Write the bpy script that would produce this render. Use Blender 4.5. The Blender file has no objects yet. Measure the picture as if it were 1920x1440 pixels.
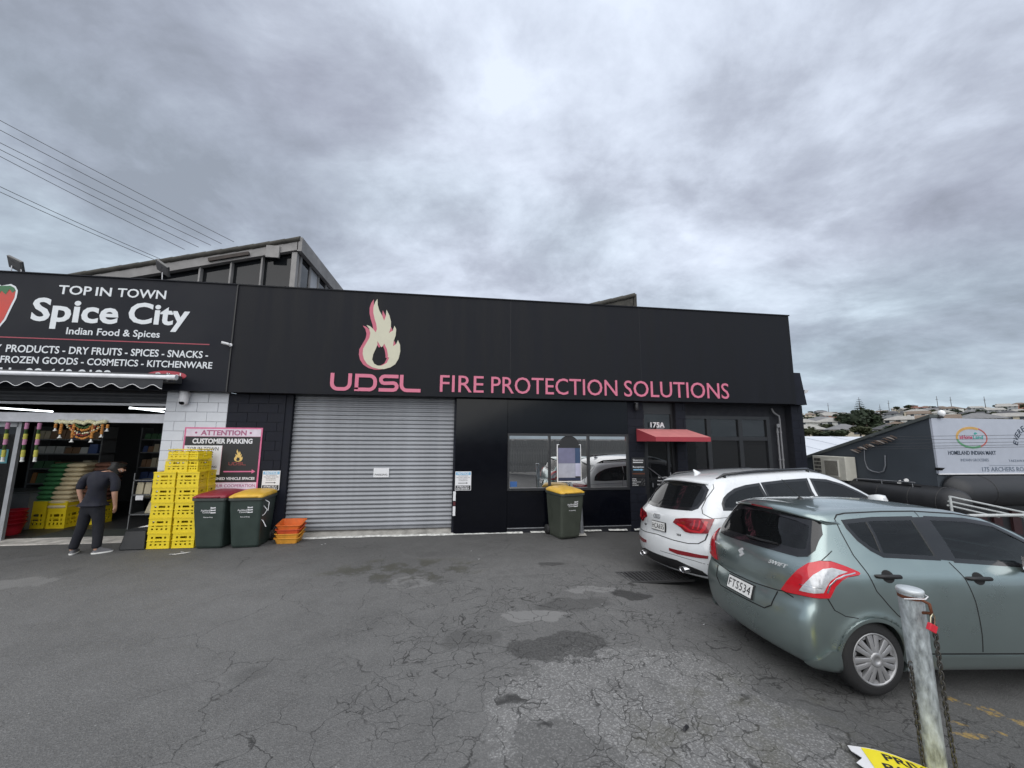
import bpy, bmesh, math, random
import numpy as np
from mathutils import Vector, Matrix, geometry
random.seed(7); rng = np.random.default_rng(7)
R = math.radians
scene = bpy.context.scene
COL = scene.collection
# ---------------------------------------------------------------- camera
cam_data = bpy.data.cameras.new('camera'); cam = bpy.data.objects.new('camera', cam_data); COL.objects.link(cam)
CR, CU, CF = Vector((0.990442, -0.137739, 0.007303)), Vector((-0.02611, -0.135234, 0.99047)), Vector((0.135439, 0.981193, 0.137538))
cam.matrix_world = Matrix(((CR.x, CU.x, -CF.x, 0), (CR.y, CU.y, -CF.y, 0), (CR.z, CU.z, -CF.z, 2.12), (0, 0, 0, 1)))
cam_data.sensor_width = 36; cam_data.lens = 13.5; cam_data.clip_start = 0.05; cam_data.clip_end = 6000
scene.camera = cam
# ---------------------------------------------------------------- exposure
scene.render.engine = 'CYCLES'
scene.view_settings.view_transform = 'Standard'; scene.view_settings.look = 'None'
scene.view_settings.gamma = 1; scene.view_settings.use_curve_mapping = False
scene.view_settings.exposure = 0.95
# ---------------------------------------------------------------- world: overcast daylight sky
SUN_EL, SUN_AZ = 48, 200
world = bpy.data.worlds.new("World"); scene.world = world; world.use_nodes = True
def N(nt, t, **kw):
    n = nt.nodes.new(t)
    for k, v in kw.items():
        if k.startswith('i_'): n.inputs[k[2:].replace('_', ' ')].default_value = v
        else: setattr(n, k, v)
    return n
def build_world():
    nt = world.node_tree; nt.nodes.clear(); L = nt.links.new
    out = N(nt, 'ShaderNodeOutputWorld'); bg = N(nt, 'ShaderNodeBackground')
    sky = N(nt, 'ShaderNodeTexSky', sky_type='NISHITA', sun_disc=False)
    sky.sun_elevation = R(SUN_EL); sky.sun_rotation = R(SUN_AZ)
    skys = N(nt, 'ShaderNodeVectorMath', operation='SCALE'); skys.inputs['Scale'].default_value = 0.06
    L(sky.outputs[0], skys.inputs[0])
    tc = N(nt, 'ShaderNodeTexCoord'); sep = N(nt, 'ShaderNodeSeparateXYZ'); L(tc.outputs['Generated'], sep.inputs[0])
    # project the view direction on a cloud layer
    def M(op, a, b=None, c=None, clamp=False):
        m = N(nt, 'ShaderNodeMath', operation=op, use_clamp=clamp)
        for i, v in enumerate((a, b, c)):
            if v is None: continue
            if isinstance(v, (int, float)): m.inputs[i].default_value = v
            else: L(v, m.inputs[i])
        return m.outputs[0]
    zc = M('MAXIMUM', sep.outputs['Z'], 0.0)
    den = M('ADD', zc, 0.26)
    u = M('DIVIDE', sep.outputs['X'], den); v = M('DIVIDE', sep.outputs['Y'], den)
    cv = N(nt, 'ShaderNodeCombineXYZ'); L(u, cv.inputs[0]); L(v, cv.inputs[1])
    def noise(scale, detail, rough, off, dist=0.0, sc=(1, 1, 1), rotz=0):
        mp = N(nt, 'ShaderNodeMapping'); mp.inputs['Location'].default_value = off; mp.inputs['Scale'].default_value = sc
        mp.inputs['Rotation'].default_value = (0, 0, rotz)
        L(cv.outputs[0], mp.inputs[0]); n = N(nt, 'ShaderNodeTexNoise')
        n.inputs['Scale'].default_value = scale; n.inputs['Detail'].default_value = detail
        n.inputs['Roughness'].default_value = rough; n.inputs['Distortion'].default_value = dist
        L(mp.outputs[0], n.inputs['Vector']); return n.outputs['Fac']
    big = noise(0.55, 3, 0.5, (1.2, 9.6, 2.3), 0.3)
    mid = noise(1.5, 8, 0.60, (8.1, 2.4, 1.3), 0.35, (1.0, 1.25, 1), 0.5)
    fine = noise(4.2, 7, 0.60, (1.1, 7.4, 4.3), 0.2, (1, 1.15, 1), 0.4)
    s = M('ADD', M('MULTIPLY', big, 0.44), M('ADD', M('MULTIPLY', mid, 0.46), M('MULTIPLY', fine, 0.22)))
    s = M('ADD', s, M('MULTIPLY', M('SUBTRACT', 1.0, M('MULTIPLY', zc, 2.2), clamp=True), 0.0))
    cr = N(nt, 'ShaderNodeValToRGB'); e = cr.color_ramp
    e.elements[0].position = 0.445; e.elements[0].color = (0.148, 0.158, 0.188, 1)
    e.elements[1].position = 0.675; e.elements[1].color = (0.375, 0.405, 0.46, 1)
    for p, c in ((0.49, (0.180, 0.192, 0.230, 1)), (0.55, (0.232, 0.250, 0.292, 1)), (0.61, (0.305, 0.330, 0.380, 1))):
        el = e.elements.new(p); el.color = c
    L(s, cr.inputs[0])
    hz = N(nt, 'ShaderNodeMixRGB'); hf = M('POWER', M('SUBTRACT', 1.0, zc, clamp=True), 9.0)
    L(M('MULTIPLY', hf, 0.6), hz.inputs[0]); L(cr.outputs[0], hz.inputs[1]); hz.inputs[2].default_value = (0.225, 0.26, 0.305, 1)
    tn = noise(0.7, 2, 0.5, (5.2, 9.1, 2.2)); tr_ = N(nt, 'ShaderNodeMapRange'); tr_.inputs['From Min'].default_value = 0.4; tr_.inputs['From Max'].default_value = 0.6; L(tn, tr_.inputs['Value'])
    tm = N(nt, 'ShaderNodeMixRGB'); L(tr_.outputs[0], tm.inputs[0]); tm.inputs[1].default_value = (1.20, 1.215, 1.235, 1); tm.inputs[2].default_value = (1.14, 1.235, 1.22, 1)
    tx = N(nt, 'ShaderNodeMixRGB', blend_type='MULTIPLY'); tx.inputs[0].default_value = 1.0; L(hz.outputs[0], tx.inputs[1]); L(tm.outputs[0], tx.inputs[2])
    ad = N(nt, 'ShaderNodeMixRGB'); ad.inputs[0].default_value = 0.95
    L(skys.outputs[0], ad.inputs[1]); L(tx.outputs[0], ad.inputs[2])
    L(ad.outputs[0], bg.inputs['Color']); bg.inputs['Strength'].default_value = 1.0
    L(bg.outputs[0], out.inputs['Surface'])
build_world()
sun_d = bpy.data.lights.new('sun', 'SUN'); sun_d.energy = 1.5; sun_d.angle = R(100); sun_d.color = (1.0, 0.96, 0.9)
sun = bpy.data.objects.new('sun', sun_d); COL.objects.link(sun)
sd = Vector((math.sin(R(SUN_AZ))*math.cos(R(SUN_EL)), math.cos(R(SUN_AZ))*math.cos(R(SUN_EL)), math.sin(R(SUN_EL))))
sun.rotation_euler = sd.to_track_quat('Z', 'Y').to_euler(); sun.location = (0, -5, 12)
# ---------------------------------------------------------------- car body maths
def crspline(P, n=8, closed=True):
    P = np.array(P, float); N = len(P); out = []
    for i in range(N if closed else N-1):
        p0, p1, p2, p3 = [P[(i+k) % N] if closed else P[min(max(i+k, 0), N-1)] for k in (-1, 0, 1, 2)]
        for t in np.arange(n)/n:
            out.append(0.5*((2*p1)+(-p0+p2)*t+(2*p0-5*p1+4*p2-p3)*t*t+(-p0+3*p1-3*p2+p3)*t**3))
    if not closed: out.append(P[-1])
    return np.array(out)
def inpoly(x, z, P):
    P = np.asarray(P, float); x = np.asarray(x, float); z = np.asarray(z, float); sh = x.shape
    x = x.ravel()[:, None]; z = z.ravel()[:, None]; A = P; B = np.roll(P, 1, 0)
    out = np.zeros(len(x), bool)
    for k in range(0, len(x), 20000):
        xx, zz = x[k:k+20000], z[k:k+20000]
        dz = B[:, 1]-A[:, 1]; dz = np.where(dz == 0, 1e-12, dz)
        c = ((A[:, 1] > zz) != (B[:, 1] > zz)) & (xx < (B[:, 0]-A[:, 0])*(zz-A[:, 1])/dz+A[:, 0])
        out[k:k+20000] = (c.sum(1) % 2) == 1
    return out.reshape(sh)
class CarShape:
    """closed car body: side profile, half-width by height, plan taper by length"""
    def __init__(s, prof, wz, px, k=0.05, bulge_r=0.10, bulge_f=0.22, crown=0.03, arches=(), flare=0.012):
        s.k, s.br, s.bf, s.cr, s.arches, s.flare = k, bulge_r, bulge_f, crown, arches, flare
        P = crspline(prof, 8); s.P = P
        s.L = P[:, 0].max(); s.H = P[:, 1].max()
        s.h = 0.02; s.x0, s.z0 = -0.3, -0.1
        X, Z = np.meshgrid(np.arange(s.x0, s.L+0.3, s.h), np.arange(s.z0, s.H+0.3, s.h), indexing='ij')
        D = np.full(X.shape, 9.)
        for i in range(len(P)):
            a, b = P[i], P[(i+1) % len(P)]; d = b-a
            t = np.clip(((X-a[0])*d[0]+(Z-a[1])*d[1])/(d@d+1e-12), 0, 1)
            D = np.minimum(D, np.hypot(X-a[0]-t*d[0], Z-a[1]-t*d[1]))
        D = np.where(inpoly(X, Z, P), -D, D)
        for _ in range(2):
            D[1:-1, 1:-1] = (4*D[1:-1, 1:-1]+2*(D[2:, 1:-1]+D[:-2, 1:-1]+D[1:-1, 2:]+D[1:-1, :-2])+D[2:, 2:]+D[:-2, :-2]+D[2:, :-2]+D[:-2, 2:])/16
        s.D = D
        zz = crspline([(a, b) for a, b in wz], 10, False); s.wz = zz
        xx = crspline([(a, b) for a, b in px], 10, False); s.px = xx
    def sdf(s, x, z):
        u = np.clip((x-s.x0)/s.h, 0, s.D.shape[0]-1.001); v = np.clip((z-s.z0)/s.h, 0, s.D.shape[1]-1.001)
        i = u.astype(int); j = v.astype(int); a = u-i; b = v-j
        D = s.D
        return D[i, j]*(1-a)*(1-b)+D[i+1, j]*a*(1-b)+D[i, j+1]*(1-a)*b+D[i+1, j+1]*a*b
    def W(s, x, z):
        w = np.interp(z, s.wz[:, 0], s.wz[:, 1])*np.interp(x, s.px[:, 0], s.px[:, 1])
        for (cx, cz, r) in s.arches:
            d = np.hypot(x-cx, z-cz)
            w = w+s.flare*np.exp(-((d-r)/0.05)**2)*(z > cz-0.25)
        return w
    def f(s, x, y, z, cut=True):
        x, y, z = np.broadcast_arrays(*[np.asarray(v, float) for v in (x, y, z)])
        t = np.clip((s.L*0.5-x)/(s.L*0.5), -1, 1)
        ay = np.abs(y)
        sh = np.where(t > 0, s.br*np.clip(t, 0, 1)**.5, -s.bf*np.clip(-t, 0, 1)**.5)*(ay/0.8)**2.2
        a = s.sdf(x-sh, z+s.cr*(ay/0.7)**2*np.clip((z-0.9)/.4, 0, 1))
        b = ay-s.W(x, z)
        k = s.k
        h = np.clip(0.5-0.5*(b-a)/k, 0, 1)
        r = b*(1-h)+a*h+k*h*(1-h)
        if cut:
            for (cx, cz, rr) in s.arches:
                c = rr-np.hypot(x-cx, z-cz)
                c = np.minimum(c, ay-0.42)
                r = np.maximum(r, c)
        return r
    def n(s, p, cut=False):
        e = 0.012; g = np.zeros_like(p)
        for i in range(3):
            d = np.zeros(3); d[i] = e
            g[:, i] = s.f(*(p+d).T, cut=cut)-s.f(*(p-d).T, cut=cut)
        return g/np.maximum(np.linalg.norm(g, axis=1, keepdims=True), 1e-9)
    def hit(s, o, d, far=2.8, step=0.06):
        """first surface crossing along rays o+t*d (arrays n x 3); nan where none"""
        n_ = len(o); t = np.zeros(n_); done = np.zeros(n_, bool); lo = np.zeros(n_); hi = np.full(n_, np.nan)
        ts = np.arange(0, far, step)
        prev = s.f(*(o).T, cut=False)
        for tt in ts[1:]:
            cur = s.f(*(o+d*tt).T, cut=False)
            c = (~done) & (prev > 0) & (cur <= 0)
            lo[c] = tt-step; hi[c] = tt; done |= c; prev = cur
            if done.all(): break
        a, b = lo.copy(), np.where(done, hi, 0)
        for _ in range(14):
            m = (a+b)/2; v = s.f(*(o+d*m[:, None]).T, cut=False)
            a = np.where(v > 0, m, a); b = np.where(v > 0, b, m)
        t = np.where(done, b, np.nan)
        return o+d*t[:, None]
    def net(s, h):
        xs = np.arange(-0.08, s.L+0.1, h); W = s.wz[:, 1].max()+0.08
        ny = int(W/h)+1; ys = (np.arange(-ny, ny+1)+0.5)*h; zs = np.arange(0.02, s.H+0.1, h)
        X, Y, Z = np.meshgrid(xs, ys, zs, indexing='ij')
        F = s.f(X, Y, Z)
        S = F < 0
        # cells with mixed signs
        c = np.zeros([n-1 for n in F.shape], int)
        for dx in (0, 1):
            for dy in (0, 1):
                for dz in (0, 1):
                    c += S[dx:F.shape[0]-1+dx, dy:F.shape[1]-1+dy, dz:F.shape[2]-1+dz]
        act = (c > 0) & (c < 8)
        idx = -np.ones(act.shape, int); I = np.argwhere(act); idx[act] = np.arange(len(I))
        acc = np.zeros((len(I), 3)); cnt = np.zeros(len(I))
        cor = [(a, b, d) for a in (0, 1) for b in (0, 1) for d in (0, 1)]
        for p in range(8):
            for q in range(p+1, 8):
                A, B = cor[p], cor[q]
                if sum(abs(a-b) for a, b in zip(A, B)) != 1: continue
                fa = F[I[:, 0]+A[0], I[:, 1]+A[1], I[:, 2]+A[2]]; fb = F[I[:, 0]+B[0], I[:, 1]+B[1], I[:, 2]+B[2]]
                m = (fa < 0) != (fb < 0); t = np.where(m, fa/np.where(m, fa-fb, 1), 0)
                pt = np.array(A)+t[:, None]*(np.array(B)-np.array(A)); acc += pt*m[:, None]; cnt += m
        V = (I+acc/cnt[:, None])*h+np.array([xs[0], ys[0], zs[0]])
        faces = []
        for ax in range(3):
            sl0 = [slice(None)]*3; sl1 = [slice(None)]*3; sl0[ax] = slice(0, -1); sl1[ax] = slice(1, None)
            a = S[tuple(sl0)]; b = S[tuple(sl1)]
            E = np.argwhere(a != b); o = [k for k in range(3) if k != ax]
            E = E[(E[:, o[0]] > 0) & (E[:, o[1]] > 0) & (E[:, o[0]] < idx.shape[o[0]]) & (E[:, o[1]] < idx.shape[o[1]])]
            def at(d0, d1):
                q = E.copy(); q[:, o[0]] -= d0; q[:, o[1]] -= d1; return idx[q[:, 0], q[:, 1], q[:, 2]]
            Q = np.stack([at(0, 0), at(1, 0), at(1, 1), at(0, 1)], 1)
            fl = a[E[:, 0], E[:, 1], E[:, 2]]
            if ax == 1: fl = ~fl
            Q = np.where(fl[:, None], Q, Q[:, ::-1]); faces.append(Q[(Q >= 0).all(1)])
        Fc = np.concatenate(faces)
        for _ in range(3):
            v = s.f(*V.T); g = s.n(V, cut=True); V = V-g*np.clip(v, -h*.5, h*.5)[:, None]
        return V, Fc
HATCH = dict(prof=[(.12,.20),(.05,.29),(.015,.42),(.0,.55),(.025,.66),(.06,.74),(.065,.83),(.085,.94),(.12,1.02),(.18,1.09),(.27,1.25),(.37,1.40),(.43,1.475),(.56,1.51),(.95,1.54),(1.5,1.56),(1.95,1.55),(2.3,1.50),(2.65,1.38),(3.0,1.18),(3.25,1.03),(3.45,.96),(3.8,.86),(3.97,.73),(4.04,.56),(4.02,.38),(3.9,.20),(3.4,.16),(2.6,.16),(1.5,.16),(.8,.16),(.35,.17)],
    wz=[(0,.66),(.17,.725),(.32,.775),(.5,.80),(.68,.81),(.85,.806),(.98,.785),(1.07,.75),(1.2,.69),(1.35,.62),(1.48,.55),(1.65,.44)],
    px=[(-.2,.86),(0,.90),(.15,.945),(.35,.975),(.69,1.0),(1.2,1.0),(2.6,1.0),(3.3,.985),(3.7,.95),(3.95,.9),(4.3,.83)],
    k=.075, bulge_r=.13, bulge_f=.28, crown=.03, arches=((.69,.305,.345),(3.24,.305,.345)), flare=.016)
SUV = dict(prof=[(.20,.24),(.08,.29),(.02,.40),(.0,.56),(.015,.68),(.05,.77),(.075,.86),(.085,.98),(.11,1.08),(.19,1.16),(.34,1.33),(.50,1.50),(.62,1.61),(.76,1.67),(1.05,1.71),(1.6,1.74),(2.2,1.738),(2.7,1.70),(3.1,1.60),(3.5,1.42),(3.9,1.2),(4.15,1.11),(4.5,1.05),(4.85,.94),(5.02,.78),(5.09,.58),(5.06,.38),(4.9,.24),(4.3,.22),(3.0,.22),(1.5,.22),(.7,.24)],
    wz=[(0,.84),(.22,.90),(.4,.95),(.6,.98),(.8,.99),(.98,.98),(1.08,.955),(1.16,.925),(1.3,.86),(1.45,.79),(1.6,.715),(1.72,.62),(1.9,.5)],
    px=[(-.2,.90),(0,.93),(.2,.965),(.5,.99),(1.0,1.0),(2.5,1.0),(3.8,1.0),(4.4,.98),(4.8,.94),(5.2,.86)],
    k=.12, bulge_r=.17, bulge_f=.30, crown=.03, arches=((1.08,.37,.41),(4.08,.37,.41)), flare=.016)
# ---------------------------------------------------------------- helpers
def tag(o, label=None, cat=None, group=None, kind=None):
    if label: o['label'] = label
    if cat: o['category'] = cat
    if group: o['group'] = group
    if kind: o['kind'] = kind
    return o
def thing(name, loc, label, cat, group=None, rz=0.0):
    o = bpy.data.objects.new(name, None); COL.objects.link(o); o.location = loc; o.rotation_euler = (0, 0, rz)
    o.empty_display_size = 0.1
    return tag(o, label, cat, group)
def root_loc(o):
    v = Vector((0, 0, 0))
    while o is not None: v += o.location; o = o.parent
    return v
MATS = {}
def mat(name, col, rough=0.6, metal=0.0, var=0.12, scale=6.0, bump=0.0, bscale=40.0, coat=0.0, emit=None, es=0, spec=0.5, dirt=None, trans=0, streak=None):
    if name in MATS: return MATS[name]
    m = bpy.data.materials.new(name); m.use_nodes = True; nt = m.node_tree; L = nt.links.new
    p = nt.nodes['Principled BSDF']; p.inputs['Roughness'].default_value = rough; p.inputs['Metallic'].default_value = metal
    p.inputs['Specular IOR Level'].default_value = spec; p.inputs['Coat Weight'].default_value = coat; p.inputs['Coat Roughness'].default_value = 0.08
    p.inputs['Transmission Weight'].default_value = trans
    tc = N(nt, 'ShaderNodeTexCoord'); no = N(nt, 'ShaderNodeTexNoise'); no.inputs['Scale'].default_value = scale
    no.inputs['Detail'].default_value = 5; no.inputs['Roughness'].default_value = 0.6
    geo = N(nt, 'ShaderNodeNewGeometry')
    if streak:
        mp = N(nt, 'ShaderNodeMapping'); mp.inputs['Scale'].default_value = streak; L(geo.outputs['Position'], mp.inputs[0]); L(mp.outputs[0], no.inputs['Vector'])
    else: L(geo.outputs['Position'] if dirt == 'world' else tc.outputs['Object'], no.inputs['Vector'])
    mr = N(nt, 'ShaderNodeMapRange'); mr.inputs['From Min'].default_value = 0.3; mr.inputs['From Max'].default_value = 0.7
    mr.inputs['To Min'].default_value = 1-var; mr.inputs['To Max'].default_value = 1+var; L(no.outputs['Fac'], mr.inputs['Value'])
    mx = N(nt, 'ShaderNodeVectorMath', operation='SCALE'); mx.inputs[0].default_value = col[:3]; L(mr.outputs[0], mx.inputs['Scale'])
    L(mx.outputs[0], p.inputs['Base Color'])
    if rough > 0.02:
        r2 = N(nt, 'ShaderNodeMapRange'); r2.inputs['From Min'].default_value = 0.3; r2.inputs['From Max'].default_value = 0.7
        r2.inputs['To Min'].default_value = max(0, rough*0.85); r2.inputs['To Max'].default_value = min(1, rough*1.15)
        L(no.outputs['Fac'], r2.inputs['Value']); L(r2.outputs[0], p.inputs['Roughness'])
    if bump:
        n2 = N(nt, 'ShaderNodeTexNoise'); n2.inputs['Scale'].default_value = bscale; n2.inputs['Detail'].default_value = 4
        L(tc.outputs['Object'], n2.inputs['Vector']); b = N(nt, 'ShaderNodeBump'); b.inputs['Strength'].default_value = bump; b.inputs['Distance'].default_value = 0.01
        L(n2.outputs['Fac'], b.inputs['Height']); L(b.outputs[0], p.inputs['Normal'])
    if emit: p.inputs['Emission Color'].default_value = (*emit, 1); p.inputs['Emission Strength'].default_value = es
    MATS[name] = m; return m
class MB:
    """collects shapes in world (or thing) coordinates, builds ONE mesh object"""
    def __init__(s): s.v = []; s.f = []; s.sm = []
    def add(s, V, F, smooth=False):
        b = len(s.v); s.v += [tuple(map(float, p)) for p in V]
        for f in F: s.f.append([b+i for i in f]); s.sm.append(smooth)
        return s
    def box(s, x0, x1, y0, y1, z0, z1, M=None):
        V = [(x, y, z) for z in (z0, z1) for y in (y0, y1) for x in (x0, x1)]
        if M is not None: V = [M @ Vector(p) for p in V]
        return s.add(V, [(0, 2, 3, 1), (4, 5, 7, 6), (0, 1, 5, 4), (1, 3, 7, 5), (3, 2, 6, 7), (2, 0, 4, 6)])
    def frus(s, c0, w0, d0, c1, w1, d1, M=None):
        """box with a lower rectangle (centre, width, depth) and an upper one"""
        V = []
        for c, w, d in ((c0, w0, d0), (c1, w1, d1)):
            for sy in (-1, 1):
                for sx in (-1, 1): V.append((c[0]+sx*w/2, c[1]+sy*d/2, c[2]))
        if M is not None: V = [M @ Vector(p) for p in V]
        return s.add(V, [(0, 2, 3, 1), (4, 5, 7, 6), (0, 1, 5, 4), (1, 3, 7, 5), (3, 2, 6, 7), (2, 0, 4, 6)])
    def ring(s, rings, close=False, cap=True, smooth=True):
        n = len(rings[0]); V = [p for r in rings for p in r]; F = []
        m = len(rings)
        for i in range(m if close else m-1):
            a, b = i*n, ((i+1) % m)*n
            for j in range(n): F.append((a+j, a+(j+1) % n, b+(j+1) % n, b+j))
        s.add(V, F, smooth)
        if cap and not close:
            s.add(rings[0], [tuple(range(n))[::-1]]); s.add(rings[-1], [tuple(range(n))])
        return s
    def tube(s, path, r, n=8, close=False, cap=True):
        P = [Vector(p) for p in path]; m = len(P); rr = r if hasattr(r, '__len__') else [r]*m; rings = []
        up = None
        for i in range(m):
            if close: t = P[(i+1) % m]-P[i-1]
            else: t = P[min(i+1, m-1)]-P[max(i-1, 0)]
            t.normalize()
            if up is None: up = Vector((0, 0, 1)) if abs(t.z) < .9 else Vector((1, 0, 0))
            a = t.cross(up).normalized(); up = a.cross(t).normalized()
            rings.append([P[i]+(a*math.cos(2*math.pi*k/n)+up*math.sin(2*math.pi*k/n))*rr[i] for k in range(n)])
        return s.ring(rings, close, cap)
    def cyl(s, p, q, r, r2=None, n=16, smooth=True):
        return s.tube([p, q], [r, r if r2 is None else r2], n)
    def lathe(s, c, prof, axis='z', n=24, cap=True):
        rings = []
        for r, h in prof:
            ring = []
            for k in range(n):
                a = 2*math.pi*k/n; u, v = r*math.cos(a), r*math.sin(a)
                ring.append({'z': (c[0]+u, c[1]+v, c[2]+h), 'y': (c[0]+v, c[1]+h, c[2]+u), 'x': (c[0]+h, c[1]+u, c[2]+v)}[axis])
            rings.append(ring)
        return s.ring(rings, False, cap)
    def prism(s, poly, a0, a1, axis='y', holes=()):
        """2D polygon (x,z)|(x,y)|(y,z) extruded from a0 to a1 along the axis"""
        def P(u, v, a): return {'y': (u, a, v), 'z': (u, v, a), 'x': (a, u, v)}[axis]
        loops = [list(poly)]+[list(h) for h in holes]
        tris = geometry.tessellate_polygon([[Vector((u, v, 0)) for u, v in l] for l in loops])
        flat = [p for l in loops for p in l]; n = len(flat)
        V = [P(u, v, a0) for u, v in flat]+[P(u, v, a1) for u, v in flat]
        F = [t for t in tris]+[tuple(i+n for i in t[::-1]) for t in tris]
        b = 0
        for l in loops:
            k = len(l)
            for i in range(k): F.append((b+i, b+(i+1) % k, n+b+(i+1) % k, n+b+i))
            b += k
        return s.add(V, F)
    def build(s, name, m, parent=None, smooth=None, bevel=0, label=None, world=True, recalc=True):
        me = bpy.data.meshes.new(name)
        off = root_loc(parent) if (parent is not None and world) else Vector((0, 0, 0))
        me.from_pydata([(x-off.x, y-off.y, z-off.z) for x, y, z in s.v], [], s.f)
        if recalc:
            bm = bmesh.new(); bm.from_mesh(me); bmesh.ops.recalc_face_normals(bm, faces=bm.faces)
            if bevel: bmesh.ops.remove_doubles(bm, verts=bm.verts, dist=1e-5); bmesh.ops.bevel(bm, geom=[e for e in bm.edges if e.calc_face_angle(0) > .6], offset=bevel, segments=2, affect='EDGES', profile=.6)
            bm.to_mesh(me); bm.free()
        if not bevel:
            sm = s.sm if smooth is None else [smooth]*len(s.f)
            if len(me.polygons) == len(sm): me.polygons.foreach_set('use_smooth', sm)
        me.materials.append(m); me.update()
        o = bpy.data.objects.new(name, me); COL.objects.link(o); o.parent = parent
        if label: o['label'] = label
        return o
def mesh_obj(name, me, parent=None, loc=(0, 0, 0), label=None):
    o = bpy.data.objects.new(name, me); COL.objects.link(o); o.parent = parent; o.location = loc
    if label: o['label'] = label
    return o
def children(o): return [c for c in bpy.data.objects if c.parent == o]
def copy_tree(o, parent=None, kids=None):
    c = o.copy(); COL.objects.link(c); c.parent = parent
    for ch in (kids[o.name] if kids else children(o)): copy_tree(ch, c, kids)
    return c
def kidmap(o):
    d = {}
    def rec(x):
        d[x.name] = children(x)
        for c in d[x.name]: rec(c)
    rec(o); return d
def text_mesh(body, x0, x1, z0, z1, depth=0.004, bold=0.0, spacing=1.0, shear=0.0, asc=None):
    """lettering as vertices in (x, z), squeezed into the given box; returns V (x,z,d) and faces"""
    cu = bpy.data.curves.new('txt', 'FONT'); cu.body = body; cu.size = 1; cu.extrude = 0.0; cu.offset = bold; cu.space_character = spacing; cu.shear = shear
    cu.resolution_u = 3
    ob = bpy.data.objects.new('txt', cu); COL.objects.link(ob)
    dg = bpy.context.evaluated_depsgraph_get(); me = bpy.data.meshes.new_from_object(ob.evaluated_get(dg))
    V = np.array([v.co[:] for v in me.vertices]); F = [tuple(p.vertices) for p in me.polygons]
    bpy.data.objects.remove(ob); bpy.data.curves.remove(cu); bpy.data.meshes.remove(me)
    lo, hi = V.min(0), V.max(0)
    V[:, 0] = x0+(V[:, 0]-lo[0])/(hi[0]-lo[0])*(x1-x0); V[:, 1] = z0+(V[:, 1]-lo[1])/(hi[1]-lo[1])*(z1-z0)
    return V[:, :2], F
def lettering(lines, Y, m, parent, name='lettering', depth=0.004):
    """lines: (text, x0, x1, z0, z1, bold, shear) on a wall facing -Y at Y; one mesh"""
    for l in lines:
        mb = MB(); t, x0, x1, z0, z1 = l[:5]; bold = l[5] if len(l) > 5 else 0; sh = l[6] if len(l) > 6 else 0
        V, F = text_mesh(t, x0, x1, z0, z1, bold=bold, shear=sh)
        slab(mb, V, F, lambda u, v, d: (u, Y-d, v), depth); o = mb.build(name, m, parent)
    return o
def slab(mb, V, F, fn, depth):
    n = len(V); VV = [fn(u, v, depth) for u, v in V]+[fn(u, v, 0.0) for u, v in V]
    E = {}
    for f in F:
        for i in range(len(f)):
            e = (f[i], f[(i+1) % len(f)]); E[e] = 1
    FF = [tuple(f) for f in F]+[(a, b, b+n, a+n) for (a, b) in E if (b, a) not in E]
    mb.add(VV, FF)
def rect(x0, x1, z0, z1): return [(x0, z0), (x1, z0), (x1, z1), (x0, z1)]
# ---------------------------------------------------------------- cars
def np_obj(name, V, F, m, parent, normals=None, smooth=True, label=None):
    me = bpy.data.meshes.new(name); me.from_pydata([tuple(map(float, v)) for v in V], [], [tuple(int(i) for i in f) for f in F])
    me.polygons.foreach_set('use_smooth', [smooth]*len(me.polygons)); me.materials.append(m)
    if normals is not None: me.normals_split_custom_set_from_vertices([tuple(map(float, n)) for n in normals])
    me.update(); o = bpy.data.objects.new(name, me); COL.objects.link(o); o.parent = parent
    if label: o['label'] = label
    return o
def rays(shape, UV, mode):
    UV = np.asarray(UV, float); n = len(UV); z = np.zeros(n); o1 = np.ones(n)
    if mode == 'R': o = np.stack([UV[:, 0], -1.5*o1, UV[:, 1]], 1); d = np.tile([0, 1., 0], (n, 1))
    elif mode == 'L': o = np.stack([UV[:, 0], 1.5*o1, UV[:, 1]], 1); d = np.tile([0, -1., 0], (n, 1))
    elif mode == 'B': o = np.stack([-1*o1, UV[:, 0], UV[:, 1]], 1); d = np.tile([1., 0, 0], (n, 1))
    elif mode == 'F': o = np.stack([shape.L+.6*o1, UV[:, 0], UV[:, 1]], 1); d = np.tile([-1., 0, 0], (n, 1))
    elif mode == 'T': o = np.stack([UV[:, 0], UV[:, 1], 2.4*o1], 1); d = np.tile([0, 0, -1.], (n, 1))
    else:  # ('C', ax, ay): u = angle in degrees about a vertical axis, v = z
        a = np.radians(UV[:, 0]); d = np.stack([-np.cos(a), -np.sin(a), z], 1)
        o = np.stack([mode[1]-2.0*d[:, 0], mode[2]-2.0*d[:, 1], UV[:, 1]], 1)
    return o, d
def resample(poly, res, closed=True, sc=(1, 1)):
    out = []; m = len(poly)
    for i in range(m if closed else m-1):
        a = np.array(poly[i], float); b = np.array(poly[(i+1) % m], float)
        k = max(1, int(np.ceil(np.linalg.norm((b-a)*np.array(sc))/res)))
        for j in range(k): out.append(a+(b-a)*j/k)
    if not closed: out.append(np.array(poly[-1], float))
    return np.array(out)
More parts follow.
